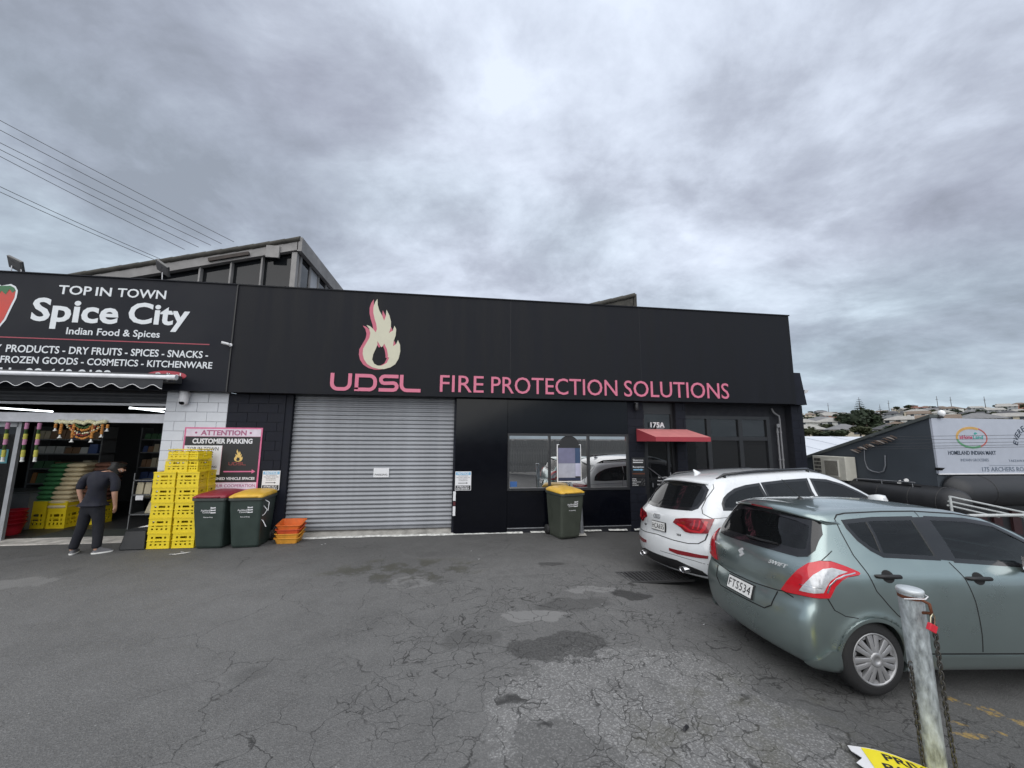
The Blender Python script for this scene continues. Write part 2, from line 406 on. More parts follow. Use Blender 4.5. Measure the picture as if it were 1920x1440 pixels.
def patch(shape, poly, mode, off=0.003, skirt=0.006, res=0.03, smooth=False, inner=None):
    """panel that follows the body: polygon in (u, v), raised by off, with a rim going skirt inwards"""
    sc = (math.radians(1)*1.0, 1) if isinstance(mode, tuple) else (1, 1)
    if smooth: poly = crspline(poly, 5)
    out = resample(poly, res, True, sc); loops = [out]
    holes = [resample(h, res, True, sc) for h in (inner or [])]; loops += holes
    mn, mx = out.min(0), out.max(0); ru, rv = res/sc[0], res/sc[1]
    gu, gv = np.meshgrid(np.arange(mn[0]+ru*.5, mx[0], ru), np.arange(mn[1]+rv*.5, mx[1], rv)); G_ = np.stack([gu.ravel(), gv.ravel()], 1)
    if len(G_):
        ins = inpoly(G_[:, 0], G_[:, 1], out)
        for h in holes: ins &= ~inpoly(G_[:, 0], G_[:, 1], h)
        G_ = G_[ins]
        al = np.concatenate(loops)
        if len(G_):
            dd = np.min(np.hypot((G_[:, None, 0]-al[None, :, 0])*sc[0], (G_[:, None, 1]-al[None, :, 1])*sc[1]), 1); G_ = G_[dd > res*.45]
    pts = np.concatenate(loops+[G_]) if len(G_) else np.concatenate(loops)
    edges = []; b = 0
    for l in loops:
        edges += [(b+i, b+(i+1) % len(l)) for i in range(len(l))]; b += len(l)
    r = geometry.delaunay_2d_cdt([Vector((p[0]*sc[0], p[1]*sc[1])) for p in pts], edges, [], 0, 1e-5)
    V2 = np.array([(v.x/sc[0], v.y/sc[1]) for v in r[0]]); T = [t for t in r[2]]
    TT = np.array([list(t) for t in T]); cc = V2[TT].mean(1); ok = inpoly(cc[:, 0], cc[:, 1], out)
    for h in holes: ok &= ~inpoly(cc[:, 0], cc[:, 1], h)
    keep = [tuple(int(i) for i in t) for t in TT[ok]]
    o, d = rays(shape, V2, mode); P = shape.hit(o, d); bad = np.isnan(P[:, 0])
    keep = [t for t in keep if not bad[list(t)].any()]
    P = np.where(bad[:, None], 0, P); Nn = shape.n(P)
    K = np.array([list(t) for t in keep]); nn = np.cross(P[K[:, 1]]-P[K[:, 0]], P[K[:, 2]]-P[K[:, 0]])
    if (nn*Nn[K[:, 0]]).sum() < 0: keep = [t[::-1] for t in keep]
    E = set()
    for t in keep:
        for i in range(len(t)): E.add((t[i], t[(i+1) % len(t)]))
    bd = [(a, b) for a, b in E if (b, a) not in E]
    n = len(P); V = np.concatenate([P+Nn*off, P-Nn*skirt]); F = [tuple(t) for t in keep]+[(b, a, a+n, b+n) for a, b in bd]
    NN = np.concatenate([Nn, Nn])
    used = sorted({i for f in F for i in f}); mp = {a: i for i, a in enumerate(used)}
    return V[used], [tuple(mp[i] for i in f) for f in F], NN[used]
def strip(path, w):
    """polyline (u, v) widened to a closed polygon of width w"""
    P = np.array(path, float); n = len(P); Lft, Rgt = [], []
    for i in range(n):
        t = P[min(i+1, n-1)]-P[max(i-1, 0)]; t /= np.linalg.norm(t)+1e-9; q = np.array([-t[1], t[0]])*w/2
        Lft.append(P[i]+q); Rgt.append(P[i]-q)
    return [tuple(p) for p in Lft+Rgt[::-1]]
def cstrip(path, w, res=.03):
    """strip for the ('C', ax, ay) mode: path in (degrees, metres), width in metres"""
    k = math.radians(1)*.75
    return [(a/k, b) for a, b in strip(resample([(p[0]*k, p[1]) for p in path], res, False), w)]
def band(poly, w_in, w_out):
    """closed band around a polygon: (outer, inner) loops"""
    P = np.array(poly, float); n = len(P); A = 0.5*np.sum(P[:, 0]*np.roll(P[:, 1], -1)-np.roll(P[:, 0], -1)*P[:, 1]); sg = 1 if A > 0 else -1
    O, I = [], []
    for i in range(n):
        a = P[i]-P[i-1]; b = P[(i+1) % n]-P[i]; a /= np.linalg.norm(a)+1e-9; b /= np.linalg.norm(b)+1e-9
        na = np.array([a[1], -a[0]])*sg; nb = np.array([b[1], -b[0]])*sg; m = na+nb; m /= np.linalg.norm(m)+1e-9
        s_ = 1/max(0.45, m @ na); O.append(P[i]+m*w_out*s_); I.append(P[i]-m*w_in*s_)
    return O, I
def scale_inset(poly, w): return band(poly, w, w)[1]
class Car:
    def __init__(s, spec, name, label, loc, yaw, pitch, roll, paint, h=0.022):
        s.S = CarShape(**spec); s.root = thing(name, loc, label, 'car'); s.paint = paint
        # x forward, y left, z up
        A = np.array([[np.cos(yaw)*np.cos(pitch), np.sin(yaw)*np.cos(pitch), np.sin(pitch)], [-np.sin(yaw), np.cos(yaw), 0], [-np.cos(yaw)*np.sin(pitch), -np.sin(yaw)*np.sin(pitch), np.cos(pitch)]])
        B = np.array([[1, 0, 0], [0, np.cos(roll), np.sin(roll)], [0, -np.sin(roll), np.cos(roll)]])
        M = (B @ A).T; s.root.rotation_euler = Matrix(M.tolist()).to_euler(); s.h = h; s.cuts = []
    def cut(s, mode, poly, inset=0.001): s.cuts.append((mode, np.array(scale_inset(poly, inset))))
    def body(s):
        V, F = s.S.net(s.h); C = V[F].mean(1); Nn = s.S.n(V, cut=True); CN = Nn[F].mean(1)
        keep = np.ones(len(F), bool)
        for mode, P in s.cuts:
            if mode == 'R': c = inpoly(C[:, 0], C[:, 2], P) & (C[:, 1] < 0) & (CN[:, 1] < -.25)
            elif mode == 'L': c = inpoly(C[:, 0], C[:, 2], P) & (C[:, 1] > 0) & (CN[:, 1] > .25)
            elif mode == 'B': c = inpoly(C[:, 1], C[:, 2], P) & (C[:, 0] < 1) & (CN[:, 0] < -.1)
            elif mode == 'F': c = inpoly(C[:, 1], C[:, 2], P) & (C[:, 0] > 1.5) & (CN[:, 0] > .1)
            keep &= ~c
        F = F[keep]; used = np.unique(F); mp = -np.ones(len(V), int); mp[used] = np.arange(len(used))
        s.bodyo = np_obj('body', V[used], mp[F], s.paint, s.root, Nn[used]); return s.bodyo
    def part(s, name, poly, mode, m, off=0.003, skirt=0.006, res=0.03, smooth=False, inner=None, parent=None, label=None, mirror=False):
        V, F, Nn = patch(s.S, poly, mode, off, skirt, res, smooth, inner)
        if mirror: V = V*[1, -1, 1]; Nn = Nn*[1, -1, 1]; F = [f[::-1] for f in F]
        return np_obj(name, V, F, m, parent or s.root, Nn, label=label)
    def multi(s, name, polys, mode, m, off=0.002, skirt=0.004, res=0.04, parent=None, mirror=False):
        VV, FF, NN = [], [], []; b = 0
        for p in polys:
            inner = None
            if isinstance(p, tuple) and len(p) == 2 and isinstance(p[0], list) and isinstance(p[1], list) and len(p[0]) > 2: p, inner = p[0], [p[1]]
            V, F, Nn = patch(s.S, p, mode, off, skirt, res, False, inner)
            VV.append(V); NN.append(Nn); FF += [tuple(i+b for i in f) for f in F]; b += len(V)
        V = np.concatenate(VV); Nn = np.concatenate(NN)
        if mirror: V = V*[1, -1, 1]; Nn = Nn*[1, -1, 1]; FF = [f[::-1] for f in FF]
        return np_obj(name, V, FF, m, parent or s.root, Nn)
    def side_glass(s, name, poly, glass, trim, wi=0.022, wo=0.014, trims=True, rear=False):
        for mode, mir in (('R', False), ('L', True)):
            s.cut(mode, poly)
            g = s.part(name, poly, 'R', glass, off=-0.003, skirt=0.002, res=.05, mirror=mir)
            if trims:
                O, I = band(poly, wi, wo); s.part('window_trim', O, 'R', trim, off=0.003, skirt=0.012, res=.03, inner=[I], parent=g, mirror=mir)
    def back_glass(s, name, poly, glass, trim, wi=0.03, wo=0.014, mode='B'):
        s.cut(mode, poly); g = s.part(name, poly, mode, glass, off=-0.003, skirt=0.002, res=.04)
        O, I = band(poly, wi, wo); s.part('window_trim', O, mode, trim, off=0.006, skirt=0.014, res=.018, inner=[I], parent=g); return g
    def arch(s, cx, cz, r, m, a0=-8, a1=188, w=0.03, off=0.006):
        arc = [(cx+(r)*math.cos(R(a)), cz+(r)*math.sin(R(a))) for a in np.linspace(a0, a1, 40)]
        arc2 = [(cx+(r-w)*math.cos(R(a)), cz+(r-w)*math.sin(R(a))) for a in np.linspace(a1, a0, 40)]
        for mir in (False, True): s.part('wheel_arch_lip', arc+arc2, 'R', m, off=off, skirt=0.05, res=.03, mirror=mir, parent=s.bodyo)
    def liner(s, cx, cz, r, y0, y1, m):
        for sd_ in (-1, 1):
            mb = MB(); mb.ring([[(cx+r*math.cos(a), sd_*y, cz+r*math.sin(a)) for y in (y0, y1)]+[(cx+(r+.01)*math.cos(a), sd_*y, cz+(r+.01)*math.sin(a)) for y in (y1, y0)] for a in np.linspace(R(-12), R(192), 26)])
            mb.build('wheel_liner', m, s.root, world=False)
    def wheel(s, cx, cz, side, ro, rw, wy, spokes, tyre, rim, dark, kind='cap', width=.19):
        """wheel with its outer face at y = side*wy"""
        w = bpy.data.objects.new('wheel', None); COL.objects.link(w); w.parent = s.root; w.location = (cx, side*wy, cz)
        sg = side  # outward direction
        tp = [(rw*.97, -.015), (rw+.008, 0.0), (rw+.02, -.002), (ro-.05, -.004), (ro-.025, -.012), (ro-.008, -.03), (ro, -.05), (ro, -width+.04), (ro-.01, -width+.02), (ro-.05, -width), (rw*.95, -width)]
        mb = MB(); mb.lathe((0, 0, 0), [(a, b*sg) for a, b in tp], 'y', 56, cap=False)
        for k in (-.07, -.1, -.13): pass
        mb.build('tyre', tyre, w, world=False)
        mb = MB(); mb.lathe((0, 0, 0), [(.001, -.05*sg), (rw*.98, -.05*sg), (rw*.98, -.12*sg), (.001, -.12*sg)], 'y', 40, cap=False); mb.build('brake_backing', dark, w, world=False)
        mb = MB(); mb.lathe((0, 0, 0), [(rw*1.0, -.03*sg), (rw*1.01, -.002*sg), (rw*.985, .002*sg), (rw*.93, -.004*sg), (rw*.925, -.03*sg)], 'y', 56, cap=False)
        n = spokes
        for i in range(n):
            a = 2*math.pi*i/n+math.pi/2
            if kind == 'cap':
                for dlt in (-1, 1):
                    # twin-armed spokes splaying outwards in a Y
                    pr = []
                    for rr, wd, an, ht in ((.20*rw, .105*rw, 0.15, .010), (.5*rw, .088*rw, .195, .006), (.94*rw, .122*rw, .160, -.004)):
                        ca = a+dlt*an*(1 if rr > .3*rw else 1.0); ur = (math.cos(ca), math.sin(ca)); ut = (-ur[1], ur[0])
                        pr.append([(ur[0]*rr+ut[0]*wd*k, (ht-(abs(k)**2)*.004)*sg, ur[1]*rr+ut[1]*wd*k) for k in (-1, -.6, 0, .6, 1)]+[(ur[0]*rr+ut[0]*wd*k, (ht-.03)*sg, ur[1]*rr+ut[1]*wd*k) for k in (1, -1)])
                    mb.ring(pr, False, True, smooth=False)
                # filler that closes every second gap near the rim
                c1 = a+math.pi/n; pr = []
                for rr, wd in ((.80*rw, .05*rw), (.88*rw, .11*rw), (.97*rw, .15*rw)):
                    ur = (math.cos(c1), math.sin(c1)); ut = (-ur[1], ur[0]); pr.append([(ur[0]*rr+ut[0]*wd*k, (-.018)*sg, ur[1]*rr+ut[1]*wd*k) for k in (-1, 1)]+[(ur[0]*rr+ut[0]*wd*k, -.028*sg, ur[1]*rr+ut[1]*wd*k) for k in (1, -1)])
                mb.ring(pr, False, True, smooth=False)
            else:
                pr = []
                for rr, wd in ((.15*rw, .10*rw), (.6*rw, .07*rw), (.95*rw, .09*rw)):
                    ur = (math.cos(a), math.sin(a)); ut = (-ur[1], ur[0]); pr.append([(ur[0]*rr+ut[0]*wd*k, .0, ur[1]*rr+ut[1]*wd*k) for k in (-1, 1)]+[(ur[0]*rr+ut[0]*wd*k, -.03*sg, ur[1]*rr+ut[1]*wd*k) for k in (1, -1)])
                mb.ring(pr, False, True, smooth=False)
        mb.lathe((0, 0, 0), [(rw*.30, -.02*sg), (rw*.29, .008*sg), (rw*.24, .014*sg), (rw*.13, .016*sg), (rw*.12, .011*sg), (.001, .012*sg)], 'y', 32, cap=False)
        mb.build('rim', rim, w, world=False)
        return w
PAINT_G = mat('green_grey_metallic_paint', (.33, .405, .40), .30, .85, .02, 3, coat=1.0)
GLASS = None
def glass_mat(name, tint, rough=0.0, alpha=0.35, refl=1.5):
    """tinted car or shop glass: fresnel mirror over see-through tint"""
    if name in MATS: return MATS[name]
    m = bpy.data.materials.new(name); m.use_nodes = True; nt = m.node_tree; nt.nodes.clear(); L = nt.links.new
    o = N(nt, 'ShaderNodeOutputMaterial'); mx = N(nt, 'ShaderNodeMixShader'); fr = N(nt, 'ShaderNodeFresnel'); fr.inputs[0].default_value = refl
    tr = N(nt, 'ShaderNodeBsdfTransparent'); tr.inputs[0].default_value = (*tint, 1); gl = N(nt, 'ShaderNodeBsdfGlossy'); gl.inputs['Roughness'].default_value = rough
    L(fr.outputs[0], mx.inputs[0]); L(tr.outputs[0], mx.inputs[1]); L(gl.outputs[0], mx.inputs[2])
    df = N(nt, 'ShaderNodeBsdfDiffuse'); df.inputs[0].default_value = (.02, .022, .025, 1); m2 = N(nt, 'ShaderNodeMixShader'); m2.inputs[0].default_value = 1-alpha
    no = N(nt, 'ShaderNodeTexNoise'); no.inputs['Scale'].default_value = 3; rr = N(nt, 'ShaderNodeMapRange'); rr.inputs['To Min'].default_value = (1-alpha)*.9; rr.inputs['To Max'].default_value = (1-alpha)*1.1
    L(no.outputs[0], rr.inputs[0]); L(rr.outputs[0], m2.inputs[0])
    L(mx.outputs[0], m2.inputs[1]); gd = N(nt, 'ShaderNodeMixShader'); L(fr.outputs[0], gd.inputs[0]); L(df.outputs[0], gd.inputs[1]); L(gl.outputs[0], gd.inputs[2]); L(gd.outputs[0], m2.inputs[2])
    L(m2.outputs[0], o.inputs[0]); MATS[name] = m; return m
TYRE = mat('tyre_rubber', (.018, .018, .019), .75, bump=.2, bscale=90)
RIM = mat('silver_wheel_cover', (.42, .42, .43), .38, .6, .06)
DARK = mat('black_plastic', (.012, .012, .013), .5)
GLOSSK = mat('gloss_black_trim', (.012, .012, .014), .15, coat=.5)
WHITEP = mat('white_car_paint', (.72, .74, .76), .3, 0, .02, coat=1.0)
CHROME = mat('chrome', (.75, .75, .77), .12, 1.0, .03); BADGE = mat('bright_badge_metal', (.62, .63, .64), .3, .3, .03)
PLATE = mat('number_plate_white', (.75, .75, .74), .4)
BLACKI = mat('black_print', (.015, .015, .017), .5)
SEAT = mat('dark_seat_fabric', (.035, .036, .04), .9)
LRED = mat('red_lamp_lens', (.55, .01, .02), .12, coat=1, spec=.6)
LRED2 = mat('dark_red_lamp_lens', (.22, .006, .012), .15, coat=1)
LCLR = mat('clear_lamp_lens', (.55, .56, .58), .18, .3, .2, 30, coat=1)
G_SIDE = glass_mat('hatchback_glass', (.42, .50, .48), alpha=.8, refl=1.6)
G_DARK = glass_mat('suv_privacy_glass', (.10, .11, .12), alpha=.6, refl=1.55)
GAP = mat('panel_gap_dark', (.01, .01, .011), .8)
def seats(root, xs, ys, m, w=.46, zs=.52, top=1.12, head=1.30):
    for x in xs:
        for y in ys:
            s_ = MB(); s_.frus((x, y, zs-.18), w, w, (x+.0, y, zs), w, .44)
            s_.ring([[(x-.22+dx+lean, y+sy*w/2*k, z) for dx, sy in ((-.07, -1), (.06, -1), (.06, 1), (-.07, 1))] for z, k, lean in ((zs, .95, 0), (zs+.3, 1, -.05), (top-.05, .85, -.12), (top, .6, -.14))], smooth=False)
            s_.ring([[(x-.36+dx, y+sy*.12*k, z) for dx, sy in ((-.05, -1), (.05, -1), (.05, 1), (-.05, 1))] for z, k in ((top+.02, .8), (top+.08, 1.1), (head-.03, 1.05), (head, .7))], smooth=False)
            s_.build('seat', m, root, world=False, bevel=.015)
def car_text(car, body, mode, u0, u1, v0, v1, m, name='lettering', bold=0.0, off=.006, depth=.003, flip=False, shear=0.0, parent=None):
    V, F = text_mesh(body, u0, u1, v0, v1, bold=bold, shear=shear)
    if flip: V = V.copy(); V[:, 0] = (u0+u1)-V[:, 0]
    o, d = rays(car.S, V, mode); P = car.S.hit(o, d)
    c = np.nanmean(P, 0); bad = np.isnan(P[:, 0]); P[bad] = c; Nn = car.S.n(P)
    mb = MB(); n = len(P); A_ = P+Nn*off; B_ = P+Nn*(off-depth-.004)
    E = {}; FF = [tuple(f) for f in F]
    for f in F:
        for i in range(len(f)): E[(f[i], f[(i+1) % len(f)])] = 1
    FF += [(a, b, b+n, a+n) for (a, b) in E if (b, a) not in E]
    mb.add(np.concatenate([A_, B_]), FF); return mb.build(name, m, parent or car.root, world=False)
def plate(car, y, z, w, h, body, tilt_pts, m_plate=None):
    """flat registration plate fixed to the tailgate"""
    o, d = rays(car.S, [(y-w/2, z-h/2), (y+w/2, z-h/2), (y+w/2, z+h/2), (y-w/2, z+h/2)], 'B'); P = car.S.hit(o, d)
    c = P.mean(0); ux = (P[1]-P[0])+(P[2]-P[3]); ux /= np.linalg.norm(ux); uz = (P[3]-P[0])+(P[2]-P[1]); uz -= ux*(uz @ ux); uz /= np.linalg.norm(uz); n = np.cross(ux, uz); n = n if n[0] < 0 else -n
    f = c[0]; c = c+n*(.022+0.0)
    def at(u, v, dd): return tuple(c-ux*u+uz*v+n*dd)     # u runs left to right as read from behind
    mb = MB(); slab(mb, rect(-w/2-.012, w/2+.012, -h/2-.012, h/2+.012), [(0, 1, 2, 3)], at, 0); mb.v = []; mb.f = []; mb.sm = []
    pb = MB(); q = [at(u, v, 0) for u, v in rect(-w/2-.01, w/2+.01, -h/2-.01, h/2+.01)]+[at(u, v, -.03) for u, v in rect(-w/2-.01, w/2+.01, -h/2-.01, h/2+.01)]
    pb.add(q, [(0, 1, 2, 3), (4, 5, 6, 7), (0, 1, 5, 4), (1, 2, 6, 5), (2, 3, 7, 6), (3, 0, 4, 7)])
    pl = pb.build('number_plate_holder', BLACKI, car.root, world=False)
    pb = MB(); q = [at(u, v, .004) for u, v in rect(-w/2, w/2, -h/2, h/2)]+[at(u, v, .0005) for u, v in rect(-w/2, w/2, -h/2, h/2)]
    pb.add(q, [(0, 1, 2, 3), (4, 5, 6, 7), (0, 1, 5, 4), (1, 2, 6, 5), (2, 3, 7, 6), (3, 0, 4, 7)])
    pp = pb.build('number_plate', PLATE, pl, world=False)
    V, F = text_mesh(body, -w*.45, w*.45, -h*.32, h*.32, bold=.0, spacing=1.1)
    tb = MB(); slab(tb, V, F, lambda u, v, dd: at(u, v, .0045+dd), .002); tb.build('lettering', BLACKI, pl, world=False)
def make_hatch():
    T = Car(HATCH, 'parked_hatchback', 'grey green metallic five door hatchback parked nearest the steel bollard', (2.969, 3.961, -.063), -.044, -.036, -.023, PAINT_G)
    T.side_glass('side_window', [(.705, 1.415), (1.038, 1.447), (1.475, 1.463), (1.485, 1.30), (1.50, 1.125), (.943, 1.14), (.846, 1.19), (.763, 1.265), (.712, 1.36)], G_SIDE, GLOSSK)
    fw = [(1.633, 1.468), (2.05, 1.462), (2.33, 1.425), (2.60, 1.27), (2.83, 1.10), (2.84, 1.065), (2.35, 1.082), (1.659, 1.11), (1.655, 1.257)]
    T.side_glass('side_window', fw, G_SIDE, GLOSSK)
    T.back_glass('rear_window', [(.475, 1.25), (.40, 1.42), (.015, 1.452), (-.40, 1.425), (-.56, 1.395), (-.612, 1.29), (-.640, 1.165), (-.620, 1.118), (-.55, 1.098), (-.3, 1.095), (.075, 1.085), (.462, 1.071), (.58, 1.075), (.62, 1.12), (.59, 1.30), (.53, 1.38), (.40, 1.42)][2:], G_SIDE, GLOSSK, wi=.045, wo=.02)
    # windscreen
    T.back_glass('windscreen', [(-.50, 1.45), (.50, 1.45), (.66, 1.10), (.62, 1.06), (-.62, 1.06), (-.66, 1.10)], G_SIDE, GLOSSK, mode='F')
    b = T.body()
    T.arch(.69, .305, .345, PAINT_G, w=.028, off=.007); T.arch(3.24, .305, .345, PAINT_G, w=.028, off=.007)
    for cx in (.69, 3.24):
        for sd_ in (-1, 1):
            T.wheel(cx, .305, sd_, .305, .208, .785, 7, TYRE, RIM, DARK)
    T.liner(.69, .305, .36, .42, .735, DARK); T.liner(3.24, .305, .36, .42, .735, DARK)
    # black pillars between the side windows, and the quarter divider
    for mir in (False, True):
        T.part('pillar_trim', [(1.475, 1.468), (1.633, 1.473), (1.66, 1.25), (1.672, 1.108), (1.49, 1.120), (1.48, 1.3)], 'R', GLOSSK, off=.0045, skirt=.01, mirror=mir)
        T.part('window_divider', strip([(.955, 1.445), (.962, 1.30), (.943, 1.13)], .026), 'R', GLOSSK, off=.0035, skirt=.008, res=.03, mirror=mir)
        dg = [(1.0, .62), (.92, .67), (.844, .747), (.744, .865), (.706, .997), (.645, 1.14), (.626, 1.324), (.630, 1.435), (.68, 1.468), (.78, 1.485), (1.2, 1.51), (1.561, 1.521), (2.0, 1.51), (2.3, 1.475), (2.55, 1.36), (2.9, 1.12), (2.93, 1.0), (2.92, .7), (2.90, .36)]
        for pg in ([strip(resample(dg, .05, False), .009), strip(resample([(1.566, 1.515), (1.564, 1.475)], .03, False), .008), strip(resample([(1.59, 1.10), (1.667, .974), (1.71, .786), (1.74, .5), (1.747, .36)], .05, False), .009), strip(resample([(1.04, .345), (2.9, .34)], .06, False), .012)]):
            T.part('panel_gap', pg, 'R', GAP, off=.0016, skirt=.003, res=.05, mirror=mir)
        T.part('sill_trim', strip(resample([(1.06, .325), (2.88, .318)], .08, False), .016), 'R', CHROME if False else PAINT_G, off=.014, skirt=.01, res=.06, mirror=mir)
        # door handles: recess dish and grip
        for hx, hz in ((.893, .985), (1.806, .978)):
            T.part('handle_recess', [(hx+.062*math.cos(a), hz-.004+.052*math.sin(a)) for a in np.linspace(0, 2*math.pi, 18, endpoint=False)], 'R', GAP, off=.0015, skirt=.003, res=.03, mirror=mir)
            s_ = 1 if mir else -1; o, d = rays(T.S, [(hx, hz)], 'R'); P = T.S.hit(o, d)[0]; yy = abs(P[1])+.018
            mb = MB(); mb.tube([(hx-.125, s_*(yy-.022), hz), (hx-.105, s_*(yy-.002), hz), (hx-.04, s_*yy, hz), (hx+.04, s_*yy, hz), (hx+.105, s_*(yy-.002), hz), (hx+.125, s_*(yy-.022), hz)], [.011, .018, .019, .019, .018, .011], 10)
            mb.build('door_handle', DARK, T.root, world=False)
        # door mirror
        s_ = 1 if mir else -1; mb = MB()
        mb.ring([[(2.33+dx*k+ox, s_*(.81+yy), 1.12+dz*k) for dx, dz in ((-.05, -.055), (.03, -.065), (.085, -.02), (.07, .055), (.0, .08), (-.05, .065))] for yy, k, ox in ((-.04, .45, .03), (.0, .9, .01), (.06, 1.05, 0), (.13, 1.0, 0), (.17, .75, .01), (.185, .4, .02))])
        mo = mb.build('door_mirror', PAINT_G, T.root, world=False, bevel=.0)
        mb = MB(); mb.box(2.272, 2.279, *sorted((s_*.80, s_*.965)), 1.065, 1.18); mb.build('mirror_glass', CHROME, mo, world=False)
        mb = MB(); mb.frus((2.38, s_*.745, 1.03), .13, .06, (2.37, s_*.78, 1.10), .07, .08); mb.build('mirror_foot', DARK, mo, world=False)
        # tail lamps: lens with clear centre
        rt = [(198.8, .765), (202.9, .863), (208.6, .979), (213.6, 1.049), (218.6, 1.082), (223.7, 1.085), (230.5, 1.056), (239.5, 1.013), (240.2, 1.0), (239.4, .991), (232.1, .973), (228.3, .944), (224.8, .892), (223.2, .84), (221.9, .800), (211.9, .784), (202.6, .760)]
        tl = T.part('tail_lamp', rt, ('C', .95, -.2), LRED, off=.016, skirt=.02, res=.025, smooth=False, mirror=mir, parent=T.root)
        T.part('lamp_lens', [(209.6, .815), (213.0, .90), (216.0, .970), (219.7, 1.022), (223.5, 1.036), (231.9, 1.010), (226.5, .985), (222.6, .938), (220.8, .893), (219.4, .840), (215.8, .825)], ('C', .95, -.2), LCLR, off=.0195, skirt=-.010, res=.02, mirror=mir, parent=tl)
        T.part('lamp_rim', cstrip([(236.5, 1.005), (230.0, .984), (225.4, .952), (222.2, .90), (220.9, .84)], 0.008), ('C', .95, -.2), CHROME, off=.0212, skirt=-.012, res=.02, mirror=mir, parent=tl)
        T.part('lamp_rim', cstrip([(209.8, .868), (213.5, .872), (219.0, .876)], 0.004), ('C', .95, -.2), CHROME, off=.0212, skirt=-.012, res=.02, mirror=mir, parent=tl)
        T.part('lamp_backing', band(rt, .0, .006)[0], ('C', .95, -.2), GAP, off=.003, skirt=.004, res=.03, mirror=mir, parent=tl)
    # tailgate outline, bumper seams
    hl = [(.60, .690), (.40, .703), (.215, .716), (-.05, .722), (-.30, .732), (-.48, .755)]
    T.multi('tailgate_gap', [strip(resample([(-.60, .735)]+[(-u, v) for u, v in hl][::-1][::-1][:0]+[(-.50, .757), (-.446, .745), (-.182, .724), (.215, .716), (.50, .735), (.60, .735)], .04, False), .010)], 'B', GAP, off=.0018, skirt=.003)
    for mir in (False, True):
        T.multi('tailgate_gap', [cstrip([(225.0, 1.17), (221.5, 1.12), (219.5, 1.09)], 0.007)], ('C', .95, -.2), GAP, off=.0016, skirt=.003, res=.03, mirror=mir)
        T.multi('bumper_gap', [cstrip([(221.5, .79), (224, .70), (229, .655), (236, .645)], 0.007)], ('C', .95, -.2), GAP, off=.0016, skirt=.003, res=.03, mirror=mir)
        T.part('bumper_fin', [(209, .235), (216, .30), (220.3, .368), (224.2, .372), (224.6, .18), (215, .18)], ('C', .95, -.2), PAINT_G, off=.022, skirt=.02, res=.03, mirror=mir)
    # number plate recess
    T.part('plate_recess', [(-.43, .70), (-.40, .60), (-.35, .555), (.32, .540), (.39, .60), (.42, .695)][::-1], 'B', PAINT_G, off=-.001+.003, skirt=.004, res=.04)
    T.multi('recess_edge', [strip(resample([(-.45, .735), (-.42, .60), (-.35, .551), (.321, .537), (.42, .60), (.46, .715)], .04, False), .010)], 'B', GAP, off=.004, skirt=.005, res=.04)
    plate(T, -.022, .634, .36, .125, 'FTS534', None)
    # spoiler over the rear window, with its brake lamp
    yy = np.linspace(-.60, .60, 17); rg = []
    for y in yy:
        o, d = rays(T.S, [(.56+.06*abs(y), y)], 'T'); zt = T.S.hit(o, d)[0][2]; e = abs(y)/.6; xb = .335+.115*e**2.2; zb = 1.472-.045*e**2
        rg.append([(.72, y, zt-.012), (.60+.05*e, y, zt+.010-.006*e), (.45+.08*e, y, zt-.004-.012*e), (xb, y, zb), (xb+.004, y, zb-.022), (xb+.09, y, zb-.018), (.60, y, zb-.02)])
    mb = MB(); mb.ring(rg); sp = mb.build('spoiler', PAINT_G, T.root, world=False)
    mb = MB(); mb.box(.330, .345, -.14, .16, 1.452, 1.467); mb.build('brake_lamp', LRED2, sp, world=False)
    # badges
    car_text(T, 'SWIFT', 'B', -.52, -.33, .960, .994, BADGE, bold=.01, flip=True, shear=.25)
    def stroke_s(cy, cz, w, h):
        return [[(cy-w, cz+h*.15), (cy-w*.1, cz+h), (cy+w*.35, cz+h*.72), (cy-w*.28, cz+h*.15), (cy+w*.1, cz-h*.12), (cy-w*.2, cz-h*.4), (cy-w*.45, cz-h*.15)],
                [(cy+w, cz-h*.15), (cy+w*.1, cz-h), (cy-w*.35, cz-h*.72), (cy+w*.28, cz-h*.15), (cy-w*.1, cz+h*.12), (cy+w*.2, cz+h*.4), (cy+w*.45, cz+h*.15)]]
    T.multi('badge', [[(2*.043-u, v) for u, v in p] for p in stroke_s(.043, .963, .052, .045)], 'B', BADGE, off=.008, skirt=.004, res=.05)
    car_text(T, 'SUZUKI', 'B', .49, .60, .938, .955, BADGE, bold=.01, flip=True)
    # wiper, aerial
    o, d = rays(T.S, [(.06, 1.125), (-.12, 1.128), (-.34, 1.14)], 'B'); P = T.S.hit(o, d)
    mb = MB(); mb.tube([tuple(p+np.array([-.02, 0, .01])) for p in P], [.013, .009, .004], 6); mb.tube([tuple(P[1]+np.array([-.028, .17, .0])), tuple(P[1]+np.array([-.028, 0, .004])), tuple(P[2]+np.array([-.02, 0, .0]))], .006, 5)
    mb.build('rear_wiper', DARK, T.root, world=False)
    ap = (.95, .17); o, d = rays(T.S, [ap], 'T'); P = T.S.hit(o, d)[0]
    mb = MB(); mb.lathe((ap[0], ap[1], P[2]-.004), [(.03, 0), (.028, .012), (.012, .022)], n=12); mb.tube([(ap[0], ap[1], P[2]+.01), (ap[0]-.10, ap[1]+.01, P[2]+.11), (ap[0]-.20, ap[1]+.02, P[2]+.21)], [.006, .005, .004], 6); mb.build('aerial', DARK, T.root, world=False)
    # front end: lamps, grille, bonnet gap
    for s_ in (-1, 1):
        T.part('headlamp', [(s_*.42, .80), (s_*.66, .86), (s_*.72, .78), (s_*.62, .70), (s_*.45, .68)], 'F', LCLR, off=.008)
